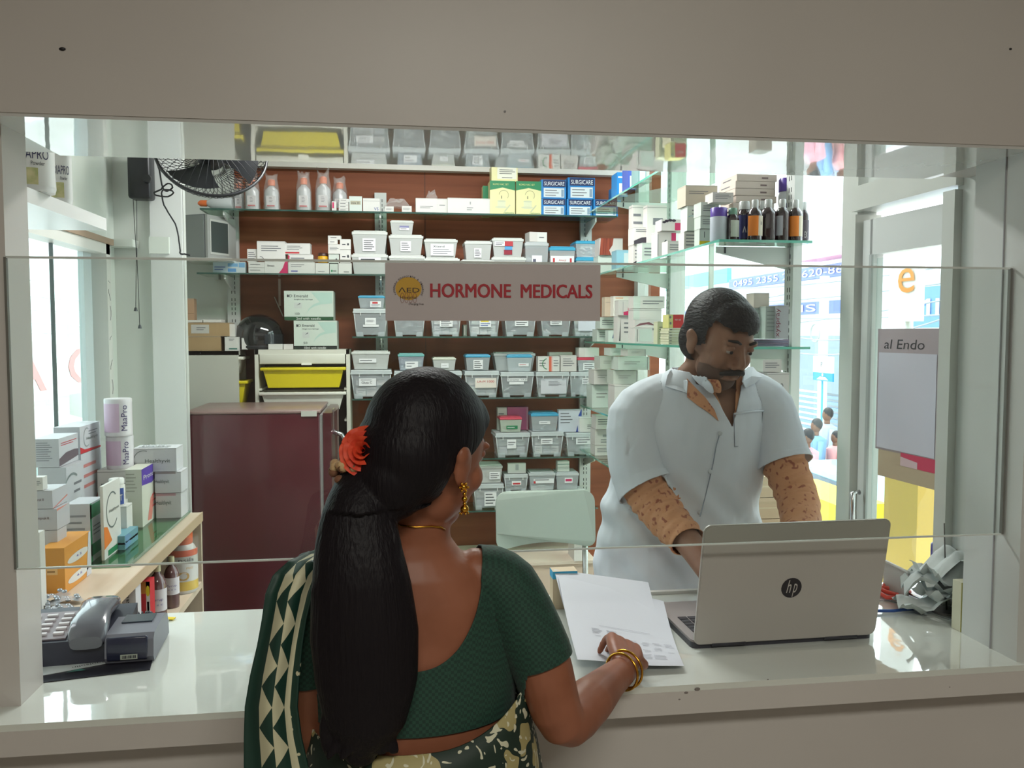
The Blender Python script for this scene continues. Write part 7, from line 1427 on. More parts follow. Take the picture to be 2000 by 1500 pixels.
def hand(m, wrist, dirv, palm_n, side, scale=1.0, curl=(.9, .9, 1.0, 1.1), spread=.16, thumb_in=.6):
    """palm and five separate fingers; palm_n points out of the palm, side +1 puts the thumb on dirv x palm_n"""
    d = Vector(dirv).normalized(); n = Vector(palm_n); n = (n-d*n.dot(d)).normalized(); s = d.cross(n)*side; w = Vector(wrist); k = scale
    for q in (-.026, -.009, .009, .026): chain(m, [w+s*q*.7*k, w+d*.045*k+s*q*k-n*.002, w+d*.088*k+s*q*1.05*k], [.014*k, .0145*k, .0125*k], 10)
    L = [(.024, .092, .038, .024, .02), (.008, .096, .042, .027, .021), (-.009, .093, .039, .025, .02), (-.026, .085, .030, .02, .018)]
    for i, (q, b, l1, l2, l3) in enumerate(L):
        p = w+d*b*k+s*q*1.08*k; a = 0; P = [p-d*.012*k, p]; c = curl[i]; dd = d+s*spread*(q/.026)
        for j, l in enumerate((l1, l2, l3)): a += c*(.75, 1.0, .7)[j]; P.append(P[-1]+(dd*math.cos(a)+n*math.sin(a)).normalized()*l*k)
        chain(m, P, [.0095*k, .0092*k, .0085*k, .0078*k, .0066*k], 10)
    p0 = w+d*.022*k+s*.024*k; t1 = p0+(d*.7+s*.62+n*.25).normalized()*.038*k; t2 = t1+(d*.85+s*(.25-.4*thumb_in)+n*.55*thumb_in).normalized()*.032*k; t3 = t2+(d*.8-s*.35*thumb_in+n*.6*thumb_in).normalized()*.026*k
    chain(m, [p0, t1, t2, t3], [.0145*k, .0115*k, .010*k, .0078*k], 10)
class HeadFrame:
    def __init__(s, c, yaw, pitch=0, roll=0, k=1.0):
        s.c = Vector(c); s.k = k; R = Matrix.Rotation(math.radians(-yaw), 3, 'Z') @ Matrix.Rotation(math.radians(-pitch), 3, 'X') @ Matrix.Rotation(math.radians(roll), 3, 'Y')
        s.R = R; s.M = Matrix.Translation(s.c) @ R.to_4x4() @ Matrix.Scale(k, 4)
    def p(s, r, f, z): return s.M @ Vector((r, f, z))
    def loc(s, v): return ((v-np.array(s.c)) @ np.array(s.R))/s.k
def head_shapes(m, H, male=True):
    """skull, jaw, nose, lips, brow, ears; r right, f forward, z up; eyes at half height"""
    S = lambda c, r: m.sphere(c, r, SKM, 24, 16, H.M)
    S((0, -.012, .035), (.074, .094, .086)); S((0, .03, .02), (.064, .062, .075)); S((0, .035, -.035), (.058, .054, .062)); S((0, .05, -.078), (.034 if not male else .038, .034, .030)); S((0, .02, -.06), (.052, .05, .045))
    for q in (-1, 1):
        S((q*.036, .062, -.022), (.024, .022, .026)); S((q*.030, .083, .030), (.022, .011, .008)); S((q*.0305, .077, .012), (.0135, .012, .0105))
        S((q*.0125, .097, -.030), (.008, .009, .007)); S((q*.076, -.008, -.004), (.008, .018, .031)); S((q*.080, -.016, .010), (.008, .014, .016)); S((q*.074, -.002, -.028), (.007, .010, .010))
    m.tube([H.p(0, .084, .026), H.p(0, .096, .004), H.p(0, .108, -.018), H.p(0, .107, -.028)], [.007*H.k, .0085*H.k, .0105*H.k, .010*H.k], SKM, 12)
    S((0, .088, -.052), (.023, .010, .0052)); S((0, .088, -.060), (.020, .010, .0062)); S((0, .078, -.056), (.030, .016, .018))

# ------------------------------------------------ the woman at the counter, seen from behind
wy = -.22
def W(px, py, y=wy): return atY(px, py, y)
t = thing('person', 'woman seen from behind in a green blouse, red flower in her long dark hair', 'person', (W(820, 1300).x, wy, 0)); WM = t
skin_w = noisy((140, 86, 62), (152, 96, 72), .45, (14, 14, 14), 3, spec=.35)
m = MB()
def ring(pl, pr, py, yc, ry, grow=0): a, b = W(pl, py, yc), W(pr, py, yc); return ((a.x+b.x)/2, yc, (a.z+b.z)/2, (b.x-a.x)/2+grow, ry)
tor = [ring(636, 1010, 1560, -.20, .125), ring(630, 1000, 1480, -.20, .115), ring(622, 996, 1400, -.20, .115), ring(610, 1004, 1300, -.19, .118), ring(600, 1000, 1220, -.19, .112), ring(606, 985, 1160, -.20, .098), ring(640, 950, 1112, -.21, .08), ring(700, 900, 1078, -.215, .062), ring(742, 880, 1050, -.22, .052), ring(750, 878, 1010, -.225, .050), ring(752, 885, 960, -.235, .050), ring(752, 888, 930, -.24, .048)]
zb = tor[0][2]; cx0 = tor[0][0]
low = [(cx0, -.20, .62, .12, .10), (cx0, -.20, .80, .168, .135), (cx0, -.20, .90, .165, .13)]
loft(m, low+tor)
for q in (-1, 1):
    chain(m, [V3(cx0+q*.075, -.20, .72), V3(cx0+q*.07, -.19, .44), V3(cx0+q*.065, -.22, .08)], [.085, .055, .036], 14); chain(m, [V3(cx0+q*.066, -.235, .032), V3(cx0+q*.068, -.16, .028), V3(cx0+q*.072, -.08, .022)], [.034, .032, .022], 12, .7)
shR, elR, wrR = W(985, 1150, -.215), W(1098, 1408, -.245), W(1222, 1306, -.035)
armR = [W(930, 1118, -.215), shR, W(1052, 1275, -.235), elR, elR.lerp(wrR, .35)+V3(.004, 0, -.002), elR.lerp(wrR, .7), wrR]
chain(m, armR, [.040, .051, .047, .0385, .040, .031, .0245], 18)
shL, elL, wrL = W(612, 1160, -.215), W(606, 1440, -.19), V3(W(640, 1500, -.2).x+.05, -.075, 1.01)
chain(m, [W(665, 1118, -.215), shL, W(596, 1300, -.205), elL, elL.lerp(wrL, .5), wrL], [.040, .048, .045, .037, .034, .025], 18)
fd = (wrR-elR).normalized(); hd = V3(fd.x*.30+.02, .9, .05)
hand(m, wrR+hd.normalized()*.006+ZA*.012, hd, V3(-.45, .1, -1), -1, .92, (.52, .58, .62, .68), .10, .8)
hand(m, wrL, V3(.35, .5, -.02), V3(0, 0, -1), -1, .9, (.4, .4, .45, .5), .15)
HW = HeadFrame(W(835, 890, -.245), 43, 12, 4, 1.0)
head_shapes(m, HW, False)
bv, bt, be = fuse(m, .0042, 5)
mesh_part('body', bv, bt, skin_w, t)
bn = vnormals(bv, bt)
# blouse: deep round back, short sleeves
posR, dR = capsule_f(bv, [tuple(p) for p in armR]); posL, dL = capsule_f(bv, [tuple(shL), tuple(elL)])
nx, nzc = W(792, 1100, -.30).x, W(792, 1060, -.30).z
ax_, az_ = (W(945, 1100, -.25).x-W(640, 1100, -.25).x)/2, nzc-W(792, 1318, -.315).z
zf = np.where(bv[:, 1] < -.215, az_, az_*.62)
nx2 = (W(945, 1100, -.25).x+W(640, 1100, -.25).x)/2
el_ = (np.abs((bv[:, 0]-nx2)/ax_)**2.6+np.abs(np.minimum(bv[:, 2]-nzc, 0)/zf)**2.2)-1
el_ = np.where(bv[:, 2] > nzc, np.minimum(el_, np.abs(bv[:, 0]-nx2)/ax_-1), el_)
onR = (dR < .066) & (posR > 1.0) & (bv[:, 0] > W(985, 1300, -.22).x) & ((posR < 1.75) | (bv[:, 0] > W(1020, 1400, -.22).x))
hem = bv[:, 2]-(W(800, 1432, -.30).z)
sleeveR = (2.12-posR)*.2; inL = (dL < .062) & (bv[:, 0] < W(628, 1300, -.2).x); sleeveL = (.55-posL)*.25
fB = np.minimum(el_*.08, np.where(onR, sleeveR, np.where(inL, sleeveL, hem)))
fB = np.where((bv[:, 2] > W(800, 1062, -.25).z) & (np.abs(bv[:, 0]-nx2) < ax_*1.0), -.01, fB); fB = np.where(bv[:, 2] > W(800, 1050, -.25).z, -1, fB)
fB = np.where(bv[:, 1] > -.05, np.where(bv[:, 2] > .99, np.minimum(fB, .02), -1), fB); fB = np.where((posR > 2.4) & (dR < .09) & (bv[:, 0] > W(1022, 1400, -.22).x), -1, fB); fB = np.where(bv[:, 1] > -.055, -1, fB)
weave = fresh((24, 62, 50), .75); n_, l_, b_ = nodes_of(weave); tc = n_.new('ShaderNodeTexCoord'); ck = n_.new('ShaderNodeTexChecker'); ck.inputs['Scale'].default_value = 210; ck.inputs[1].default_value = (*lin((20, 52, 42)), 1); ck.inputs[2].default_value = (*lin((30, 70, 55)), 1)
l_.new(tc.outputs['Object'], ck.inputs[0]); l_.new(ck.outputs[0], b_.inputs['Base Color']); b_.inputs['Sheen Weight'].default_value = .1
vv, tt = clip(bv+bn*.005, bt, fB); mesh_part('blouse', vv, tt, weave, t, .002)
# hair: cap, long wavy tail
hair_m = bpy.data.materials.new('hair'); hair_m.use_nodes = True; n_, l_, b_ = nodes_of(hair_m); b_.inputs['Base Color'].default_value = (*lin((22, 18, 22)), 1); b_.inputs['Roughness'].default_value = .5; b_.inputs['Specular IOR Level'].default_value = .18
def strands(mm, sc, st):
    n_, l_, b_ = nodes_of(mm); tc = n_.new('ShaderNodeTexCoord'); mp = n_.new('ShaderNodeMapping'); mp.inputs['Scale'].default_value = sc; nz = n_.new('ShaderNodeTexNoise'); nz.inputs['Scale'].default_value = 1; nz.inputs['Detail'].default_value = 3; bp = n_.new('ShaderNodeBump'); bp.inputs['Strength'].default_value = st; bp.inputs['Distance'].default_value = .004
    l_.new(tc.outputs['Object'], mp.inputs[0]); l_.new(mp.outputs[0], nz.inputs[0]); l_.new(nz.outputs[0], bp.inputs['Height']); l_.new(bp.outputs[0], b_.inputs['Normal'])
strands(hair_m, (220, 220, 14), .5)
m = MB(); S = lambda c, r: m.sphere(c, r, SKM, 28, 18, HW.M)
S((0, -.014, .036), (.084, .104, .098)); S((0, -.05, .0), (.080, .075, .085)); S((0, -.07, -.04), (.058, .055, .060)); S((0, .04, .045), (.070, .056, .070))
m.sphere(W(712, 915, -.275), (.030, .030, .034), SKM, 18, 12)
tail = [W(728, 912, -.27), W(706, 985, -.305), W(700, 1060, -.325), W(706, 1150, -.345), W(712, 1240, -.35), W(716, 1330, -.35), W(712, 1410, -.345), W(704, 1465, -.34)]
chain(m, tail, [.034, .050, .060, .070, .076, .072, .058, .026], 22, 1.0)
for i in range(16):
    a = i*2.4; dx = .042*math.cos(a); dy = -.018+.02*math.sin(a)
    chain(m, [p+V3(dx*min(1, .4+k*.18)+.013*math.sin(k*1.9+i*1.3), dy*.8+.006*math.cos(k*1.3+i), 0) for k, p in enumerate(tail)], [.014, .016, .018, .018, .018, .016, .012, .005], 8)
hv, ht, he = fuse(m, .0042, 3)
L = HW.loc(hv); fH = np.maximum(np.maximum(L[:, 2]-(-.022+1.05*(L[:, 1]+.03)), -.028-L[:, 1]), 0) + np.minimum(0, np.maximum(L[:, 2]-(-.022+1.05*(L[:, 1]+.03)), -.028-L[:, 1]))
fH = np.where(hv[:, 2] < W(800, 960, -.27).z, .05, fH)
# flatten the tail so that it lies on the back
hv2 = hv.copy(); k_ = hv[:, 2] < W(800, 985, -.3).z; hv2[k_, 1] = -.335+(hv[k_, 1]+.335)*.62
vv, tt = clip(hv2, ht, fH); mesh_part('hair', vv, tt, hair_m, t)
# flower, hair band, earring, chain, bangles
fc = W(713, 882, -.315); m = MB(); red = noisy((214, 60, 34), (232, 86, 50), .6, (60, 60, 60)); fa = V3(-.25, -.93, .25).normalized(); fu = fa.cross(ZA).normalized(); fw_ = fa.cross(fu)
for ringi, (rad0, nn, op) in enumerate(((.004, 3, .12), (.009, 4, .3), (.014, 5, .55), (.019, 6, .85), (.023, 7, 1.15))):
    for k in range(nn):
        a = 2*math.pi*k/nn+ringi*.7; hw = math.pi/nn*1.35; P = []
        for i in range(6):
            u = i/5; row = []
            for j in range(7):
                w_ = (j/6-.5)*2; aa = a+hw*w_*(1-.25*u*u); rad = rad0*(.55+.45*u)+.012*op*u*u; hgt = .004+.019*u*(1-.25*ringi/4)*math.cos(op*.8)-.004*w_*w_*u-.003*ringi*.6+.0015*math.sin(5*w_+k)
                row.append(fc+fu*rad*math.cos(aa)+fw_*rad*math.sin(aa)+fa*hgt)
            P.append(row)
        m.grid(P, red)
m.build('hair_flower', t)
m = MB(); bandc = W(712, 930, -.285); rnd = random.Random(5); jas = noisy((170, 130, 92), (206, 176, 130), .8, (80, 80, 80))
for k in range(70):
    a = rnd.uniform(0, 2*math.pi); b_ = rnd.uniform(-.55, .55); p = bandc+V3(.044*math.cos(a)+b_*.006, .036*math.sin(a), .012*b_*2-.30*.044*math.cos(a)); m.sphere(p, (.0075, .0075, .0065), jas if k % 3 else mat((120, 80, 56), .8), 8, 6)
m.build('hair_band', t)
gold = mat((214, 160, 60), .22, metal=1.0)
er = HW.p(.0835, -.006, -.034); m = MB(); m.sphere(er, .0055, gold, 10, 8)
for i, (dz, r_) in enumerate(((-.010, .003), (-.017, .0045), (-.024, .003), (-.032, .0065))): m.sphere(er+V3(.001, -.002, dz), r_, gold, 10, 8)
for k in range(6): m.sphere(er+V3(.006*math.cos(k), -.002+.006*math.sin(k), -.038), .0018, gold, 6, 5); m.sphere(er+V3(.006*math.cos(k*1.05), -.003, .006*math.sin(k*1.05)), .0022, gold, 6, 5)
m.build('earring', t)
tree = BVHTree.FromPolygons([tuple(p) for p in bv], [tuple(q) for q in bt])
def hug(p, off): 
    lo, nn, ii, dd = tree.find_nearest(p); return lo+nn*off
m = MB(); pts = [hug(W(x, y, -.26), .0022) for x, y in ((752, 1012), (770, 1018), (790, 1022), (812, 1023), (836, 1022), (858, 1028), (876, 1036))]; m.tube(pts, .0016, gold, 6); m.build('necklace', t)
for i, (u, r_, tl) in enumerate(((.93, .0335, .25), (.99, .0345, .1))):
    c = elR.lerp(wrR, u); d = ((wrR-elR).normalized()+V3(tl, 0, 0)).normalized(); a_ = d.cross(ZA).normalized(); b2 = d.cross(a_); m = MB(); m.tube([c+a_*r_*math.cos(q)+b2*r_*math.sin(q) for q in [2*math.pi*k/40 for k in range(40)]], .0024, gold, 8, closed=True); m.build('bangle', t)
for q in (-1, 1):
    m = MB(); m.sphere(HW.p(q*.0305, .081, .012), (.0112, .0112, .0112), mat((160, 150, 144), .3), 14, 10); m.sphere(HW.p(q*.0305, .0905, .009), (.005, .004, .005), BLACK, 10, 8); m.build('eye', t)
    m = MB(); m.sphere(HW.p(q*.0305, .0825, .0158), (.0130, .0120, .0090), skin_w, 14, 10); m.build('eyelid', t)
    m = MB(); m.tube([HW.p(q*.014, .091, .034), HW.p(q*.028, .0905, .039), HW.p(q*.044, .078, .035)], [.0022, .003, .0018], BLACK, 8); m.build('eyebrow', t)
# sari: skirt round the waist and the end over the left shoulder
def mathn(n, l, op, a, b=None):
    q = n.new('ShaderNodeMath'); q.operation = op
    for i, x in enumerate((a, b)):
        if x is None: continue
        if isinstance(x, (int, float)): q.inputs[i].default_value = x
        else: l.new(x, q.inputs[i])
    return q.outputs[0]
def sari_floral():
    mm = bpy.data.materials.new('sari_floral'); mm.use_nodes = True; n, l, b = nodes_of(mm); b.inputs['Roughness'].default_value = .6
    tc = n.new('ShaderNodeTexCoord'); nz = n.new('ShaderNodeTexNoise'); nz.inputs['Scale'].default_value = 30; nz.inputs['Detail'].default_value = 1; l.new(tc.outputs['Object'], nz.inputs[0])
    vo = n.new('ShaderNodeTexVoronoi'); vo.feature = 'SMOOTH_F1'; vo.inputs['Scale'].default_value = 34
    mx = n.new('ShaderNodeMix'); mx.data_type = 'RGBA'; mx.inputs[0].default_value = .12; l.new(tc.outputs['Object'], mx.inputs[6]); l.new(nz.outputs['Color'], mx.inputs[7]); mp = n.new('ShaderNodeMapping'); mp.inputs['Scale'].default_value = (1.6, 1.6, .8); mp.inputs['Rotation'].default_value = (.2, .5, .6); l.new(mx.outputs[2], mp.inputs[0]); l.new(mp.outputs[0], vo.inputs[0])
    leaf = mathn(n, l, 'LESS_THAN', vo.outputs[0], .30); n2 = n.new('ShaderNodeTexNoise'); n2.inputs['Scale'].default_value = 11; l.new(tc.outputs['Object'], n2.inputs[0]); big = mathn(n, l, 'GREATER_THAN', n2.outputs[0], .56)
    c1 = n.new('ShaderNodeMix'); c1.data_type = 'RGBA'; l.new(leaf, c1.inputs[0]); c1.inputs[6].default_value = (*lin((26, 46, 36)), 1); c1.inputs[7].default_value = (*lin((206, 204, 178)), 1)
    c2 = n.new('ShaderNodeMix'); c2.data_type = 'RGBA'; l.new(mathn(n, l, 'MULTIPLY', big, mathn(n, l, 'SUBTRACT', 1.0, leaf)), c2.inputs[0]); l.new(c1.outputs[2], c2.inputs[6]); c2.inputs[7].default_value = (*lin((168, 156, 106)), 1); l.new(c2.outputs[2], b.inputs['Base Color']); return mm
flo = sari_floral()
P = []; N = 64; zt0_ = W(820, 1446, -.32).z
for r in range(26):
    u = r/25; row = []
    for k in range(N):
        a = 2*math.pi*k/N; z_top = zt0_+.052*max(0, math.cos(a))**2-.01*max(0, -math.cos(a))+.012*math.sin(a); z = z_top*(1-u)+.03*u
        hip = math.exp(-((z-.82)/.16)**2); rx, ry = .160+.030*hip+.02*u, .128+.022*hip+.03*u; f_ = 1+.035*u*math.sin(9*a+3*u)+.02*math.sin(14*a+1.2)*min(1, u*2)
        row.append(V3(cx0+rx*f_*math.cos(a), -.20+ry*f_*math.sin(a), z))
    P.append(row)
m = MB(); m.grid(P, flo, True, True); o = m.build('sari_skirt', t); md = o.modifiers.new('th', 'SOLIDIFY'); md.thickness = .003
# shoulder end (pallu), with its triangle border
rows_ = [(1079, 606, 652, -.20), (1086, 592, 645, -.235), (1100, 560, 640, -.262), (1125, 532, 624, -.28), (1160, 518, 612, -.29), (1210, 511, 600, -.296), (1260, 502, 592, -.30), (1320, 488, 586, -.302), (1380, 478, 582, -.302), (1440, 476, 590, -.30), (1510, 476, 606, -.298), (1600, 480, 622, -.29), (1720, 490, 640, -.28)]
fr = [(1112, 560, 640, -.10), (1086, 585, 648, -.15)]
P = []; allr = [(1190, 585, 690, -.045)]+[(1140, 566, 672, -.062)]+fr+rows_; uvs = []
for i in range(len(allr)-1):
    for s in range(6):
        u = s/6; y0, l0, r0, d0 = allr[i]; y1, l1, r1, d1 = allr[i+1]; yy, ll, rr_, dd = y0+(y1-y0)*u, l0+(l1-l0)*u, r0+(r1-r0)*u, d0+(d1-d0)*u; row = []
        gi = i+u
        for k in range(33):
            w_ = k/32; fold = .008*math.sin(w_*9+.4*math.sin(gi*.7))*min(1, max(0, gi-3)/3); edge_ = -.05*max(0, .25-w_)*0
            round_ = -.03*(2*w_-1)**2*(-1); yo = dd+fold+.055*max(0, .45-w_)**1.5*(1 if gi > 4 else .3); row.append(atY(ll+(rr_-ll)*w_, yy, yo))
        P.append(row)
me_v = [p for r in P for p in r]; nr, nc = len(P), 33
pm = bpy.data.materials.new('sari_border'); pm.use_nodes = True; n, l, b = nodes_of(pm); b.inputs['Roughness'].default_value = .55
uvn = n.new('ShaderNodeUVMap'); sp = n.new('ShaderNodeSeparateXYZ'); l.new(uvn.outputs[0], sp.inputs[0]); U, Vv = sp.outputs[0], sp.outputs[1]
fr_ = mathn(n, l, 'FRACT', mathn(n, l, 'MULTIPLY', Vv, 11.0)); loc_ = mathn(n, l, 'DIVIDE', mathn(n, l, 'SUBTRACT', U, .30), .42); loc2 = mathn(n, l, 'FRACT', mathn(n, l, 'MULTIPLY', loc_, 2.0))
tri = mathn(n, l, 'LESS_THAN', mathn(n, l, 'MULTIPLY', mathn(n, l, 'ABSOLUTE', mathn(n, l, 'SUBTRACT', fr_, .5)), 2.0), mathn(n, l, 'SUBTRACT', 1.0, loc2))
inb = mathn(n, l, 'MULTIPLY', mathn(n, l, 'GREATER_THAN', U, .30), mathn(n, l, 'LESS_THAN', U, .72)); pip = mathn(n, l, 'MULTIPLY', mathn(n, l, 'GREATER_THAN', U, .72), mathn(n, l, 'LESS_THAN', U, .86)); lf = mathn(n, l, 'GREATER_THAN', U, .86)
vo = n.new('ShaderNodeTexVoronoi'); vo.inputs['Scale'].default_value = 60; tc = n.new('ShaderNodeTexCoord'); l.new(tc.outputs['Object'], vo.inputs[0]); lfm = mathn(n, l, 'MULTIPLY', lf, mathn(n, l, 'LESS_THAN', vo.outputs[0], .22))
crm = mathn(n, l, 'MAXIMUM', mathn(n, l, 'MAXIMUM', mathn(n, l, 'MULTIPLY', inb, tri), pip), lfm)
mx = n.new('ShaderNodeMix'); mx.data_type = 'RGBA'; l.new(crm, mx.inputs[0]); mx.inputs[6].default_value = (*lin((20, 56, 46)), 1); mx.inputs[7].default_value = (*lin((204, 200, 168)), 1); l.new(mx.outputs[2], b.inputs['Base Color'])
me = bpy.data.meshes.new('sari_end'); Lc = t.location; me.from_pydata([(p.x-Lc.x, p.y-Lc.y, p.z-Lc.z) for p in me_v], [], [(i*nc+j, i*nc+j+1, (i+1)*nc+j+1, (i+1)*nc+j) for i in range(nr-1) for j in range(nc-1)])
arc = [0.0]
for i in range(1, nr): arc.append(arc[-1]+(P[i][16]-P[i-1][16]).length)
uvl = me.uv_layers.new(name='UVMap')
for lp in me.loops: i, j = divmod(lp.vertex_index, nc); uvl.data[lp.index].uv = (j/32, arc[i]*1.5)
me.polygons.foreach_set('use_smooth', [True]*len(me.polygons)); me.materials.append(pm); o = bpy.data.objects.new('sari_end', me); COL.objects.link(o); o.parent = t; md = o.modifiers.new('th', 'SOLIDIFY'); md.thickness = .003

# ------------------------------------------------ the pharmacist behind the laptop
my = .80
def Q(px, py, y=my): return atY(px, py, y)
t = thing('person', 'man with moustache in a pale blue coat leaning over the laptop behind the counter', 'person', (Q(1340, 1000).x, my, 0))
skin_m = noisy((134, 96, 78), (146, 108, 88), .5, (14, 14, 14), 3, spec=.3)
m = MB()
def rg(pl, pr, py, yc, ry): a, b = Q(pl, py, yc), Q(pr, py, yc); return ((a.x+b.x)/2, yc, (a.z+b.z)/2, (b.x-a.x)/2, ry)
mt = [rg(1170, 1478, 1130, .86, .140), rg(1176, 1474, 1050, .85, .140), rg(1196, 1470, 960, .83, .135), rg(1216, 1480, 890, .815, .130), rg(1224, 1486, 830, .80, .122), rg(1250, 1486, 785, .785, .105), rg(1282, 1466, 750, .77, .080), rg(1318, 1444, 728, .755, .062), rg(1340, 1440, 705, .74, .056), rg(1345, 1440, 670, .72, .054)]
mx0 = mt[0][0]; loft(m, [(mx0, .87, .72, .12, .10), (mx0, .87, .86, .172, .135)]+mt, yaw=0)
for q in (-1, 1):
    chain(m, [V3(mx0+q*.09, .87, .86), V3(mx0+q*.10, .88, .48), V3(mx0+q*.10, .90, .10)], [.095, .065, .045], 14); chain(m, [V3(mx0+q*.10, .93, .045), V3(mx0+q*.11, .82, .04), V3(mx0+q*.12, .72, .032)], [.042, .042, .03], 12, .8)
a1 = [Q(1300, 775, .78), Q(1240, 818, .77), Q(1250, 930, .74), Q(1300, 1010, .66), Q(1352, 1066, .50), V3(.80, .40, 1.0)]
a1[3] = Q(1292, 1000, .68); a1[4] = Q(1344, 1058, .56); wrA = V3(.775, .44, .985)
armA = [a1[0], a1[1], a1[2], a1[3], a1[4], wrA]
chain(m, armA, [.055, .062, .054, .048, .036, .029], 18)
b1 = [Q(1455, 768, .78), Q(1500, 800, .77), Q(1526, 890, .74), Q(1560, 985, .66), V3(1.03, .50, 1.03), V3(.97, .42, .985)]
chain(m, b1, [.055, .060, .052, .047, .036, .029], 18)
hand(m, wrA, V3(.45, -.8, -.25), V3(0, -.2, -1), 1, 1.0, (.25, .3, .35, .4), .18, .4)
hand(m, b1[-1], V3(-.4, -.8, -.25), V3(0, -.2, -1), -1, 1.0, (.25, .3, .35, .4), .18, .4)
HM = HeadFrame(Q(1402, 668, .66), 180-18, 22, -3, 1.05)
head_shapes(m, HM, True)
mv, mtr, me_ = fuse(m, .0045, 4)
mesh_part('body', mv, mtr, skin_m, t); mn = vnormals(mv, mtr)
# hair
m = MB(); S = lambda c, r: m.sphere(c, r, SKM, 28, 18, HM.M)
S((0, -.014, .042), (.082, .102, .094)); S((0, .03, .062), (.070, .064, .062)); S((.01, .046, .076), (.056, .036, .030)); S((0, -.06, -.01), (.066, .056, .07))
hv, ht, he = fuse(m, .005, 3); L = HM.loc(hv)
fH = np.maximum(L[:, 2]-np.where(L[:, 1] > .04, .060+.10*L[:, 0]+.004*np.sin(L[:, 0]*130)+.0025*np.sin(L[:, 0]*310), -.012+.95*(L[:, 1]+.03)+.002*np.sin(L[:, 1]*260)), -.035-L[:, 1]); fH = np.where((np.abs(L[:, 0]) > .066) & (L[:, 1] > .0) & (L[:, 1] < .032) & (L[:, 2] > -.01), np.maximum(fH, .01), fH)
hm_ = hair_m.copy(); [setattr(q.inputs['Strength'], 'default_value', .9) for q in hm_.node_tree.nodes if q.type == 'BUMP']; [setattr(q.inputs['Scale'], 'default_value', (160, 30, 160)) for q in hm_.node_tree.nodes if q.type == 'MAPPING']; nodes_of(hm_)[2].inputs['Base Color'].default_value = (*lin((38, 36, 40)), 1)
vv, tt = clip(hv, ht, fH); mesh_part('hair', vv, tt, hm_, t)
tree = BVHTree.FromPolygons([tuple(p) for p in mv], [tuple(q) for q in mtr])
drk = mat((26, 22, 24), .7)
m = MB(); chain(m, [HM.p(-.034, .083, -.052), HM.p(-.018, .098, -.043), HM.p(0, .102, -.040), HM.p(.018, .098, -.043), HM.p(.034, .083, -.052)], [.005, .008, .007, .008, .005], 10); m.m = [m.mi(drk)]*len(m.m); m.build('moustache', t)
for q in (-1, 1):
    m = MB(); m.tube([HM.p(q*.014, .096, .033), HM.p(q*.028, .097, .039), HM.p(q*.046, .084, .036)], [.003, .0042, .0025], drk, 8); m.build('eyebrow', t)
    m = MB(); m.sphere(HM.p(q*.0305, .081, .012), (.0112, .0112, .0112), mat((160, 150, 144), .3), 14, 10); m.sphere(HM.p(q*.0305, .0905, .008), (.005, .004, .005), drk, 10, 8); m.build('eye', t)
    m = MB(); m.sphere(HM.p(q*.0305, .0825, .0152), (.0130, .0120, .0092), skin_m, 14, 10); m.build('eyelid', t)
stub = mat((92, 68, 58), .8); Lm = HM.loc(mv)
fBd = np.minimum(np.minimum(-.040-Lm[:, 2]-.30*np.maximum(0, .05-Lm[:, 1]), Lm[:, 1]-.012), .115+Lm[:, 2]); fBd = np.where((np.abs(Lm[:, 0]) < .024) & (np.abs(Lm[:, 2]+.056) < .011), -1, fBd); fBd = np.where(np.abs(Lm[:, 0]) > .09, -1, fBd)
vv, tt = clip(mv+mn*.0012, mtr, fBd); mesh_part('beard', vv, tt, stub, t, label='short dark stubble')
# coat, orange shirt below it
pA, dA = capsule_f(mv, [tuple(p) for p in armA]); pB, dB = capsule_f(mv, [tuple(p) for p in b1])
xc = Q(1420, 840, .70).x; zV = Q(1405, 835, .68).z
headm = (mv[:, 2] > Q(1390, 726, .72).z); collar = np.array(HM.loc(mv))
isA = (dA < .075) & (pA > 1.05) & (dA < dB); isB = (dB < .075) & (pB > 1.05)
ltor = (mv[:, 0] > Q(1222, 900, .74).x) & (mv[:, 0] < Q(1478, 900, .74).x) & (np.abs(mv[:, 1]-.83) < .16)
isA &= ~(ltor & (dA > .058)) ; isB &= ~(ltor & (dB > .056))
vee = np.abs(mv[:, 0]-xc-.25*(mv[:, 2]-zV)*-.6)-(mv[:, 2]-zV)*.42
vee = np.where((mv[:, 1] < .79) & (mv[:, 2] > zV), vee, .05)
fC = np.where(isA, (2.30-pA)*.1, np.where(isB, (2.18-pB)*.1, mv[:, 2]-.72)); fC = np.minimum(fC, vee); nk_ = np.hypot(mv[:, 0]-Q(1392, 705, .735).x, (mv[:, 1]-.745)*1.1); fC = np.minimum(fC, np.where(mv[:, 2] > Q(1390, 752, .75).z, nk_-.082, .05)); fC = np.where(headm, -1, fC)
legs = mv[:, 2] < .74; fC = np.where((pA > 3.0) & (dA < .07), -1, fC); fC = np.where((pB > 3.0) & (dB < .07), -1, fC)
def foldm(c1, c2, amp, sc):
    return noisy(c1, c2, .75, (6, 6, 6), 2, bump=amp, bscale=sc)
coat_m = foldm((216, 222, 232), (224, 230, 240), .8, (13, 13, 6))
off = mv+mn*.014; wob = (.0045*np.sin(mv[:, 0]*52+mv[:, 2]*30)+.0035*np.sin(mv[:, 0]*37-mv[:, 2]*49+1)+.003*np.sin(mv[:, 0]*70+mv[:, 2]*64+2))*np.clip((Q(1300, 880, .75).z-mv[:, 2])*6, 0, 1); off = off+mn*wob[:, None]
sl = np.clip((np.where(isA, pA, np.where(isB, pB, 1.0))-1.2), 0, 1.2); off = off+mn*(.014*sl)[:, None]
vv, tt = clip(off, mtr, fC); mesh_part('coat', vv, tt, coat_m, t, .0025)
orm = noisy((212, 152, 112), (160, 92, 68), .7, (70, 70, 70), 1, lo=.60, hi=.68, bump=.4, bscale=(30, 30, 60))
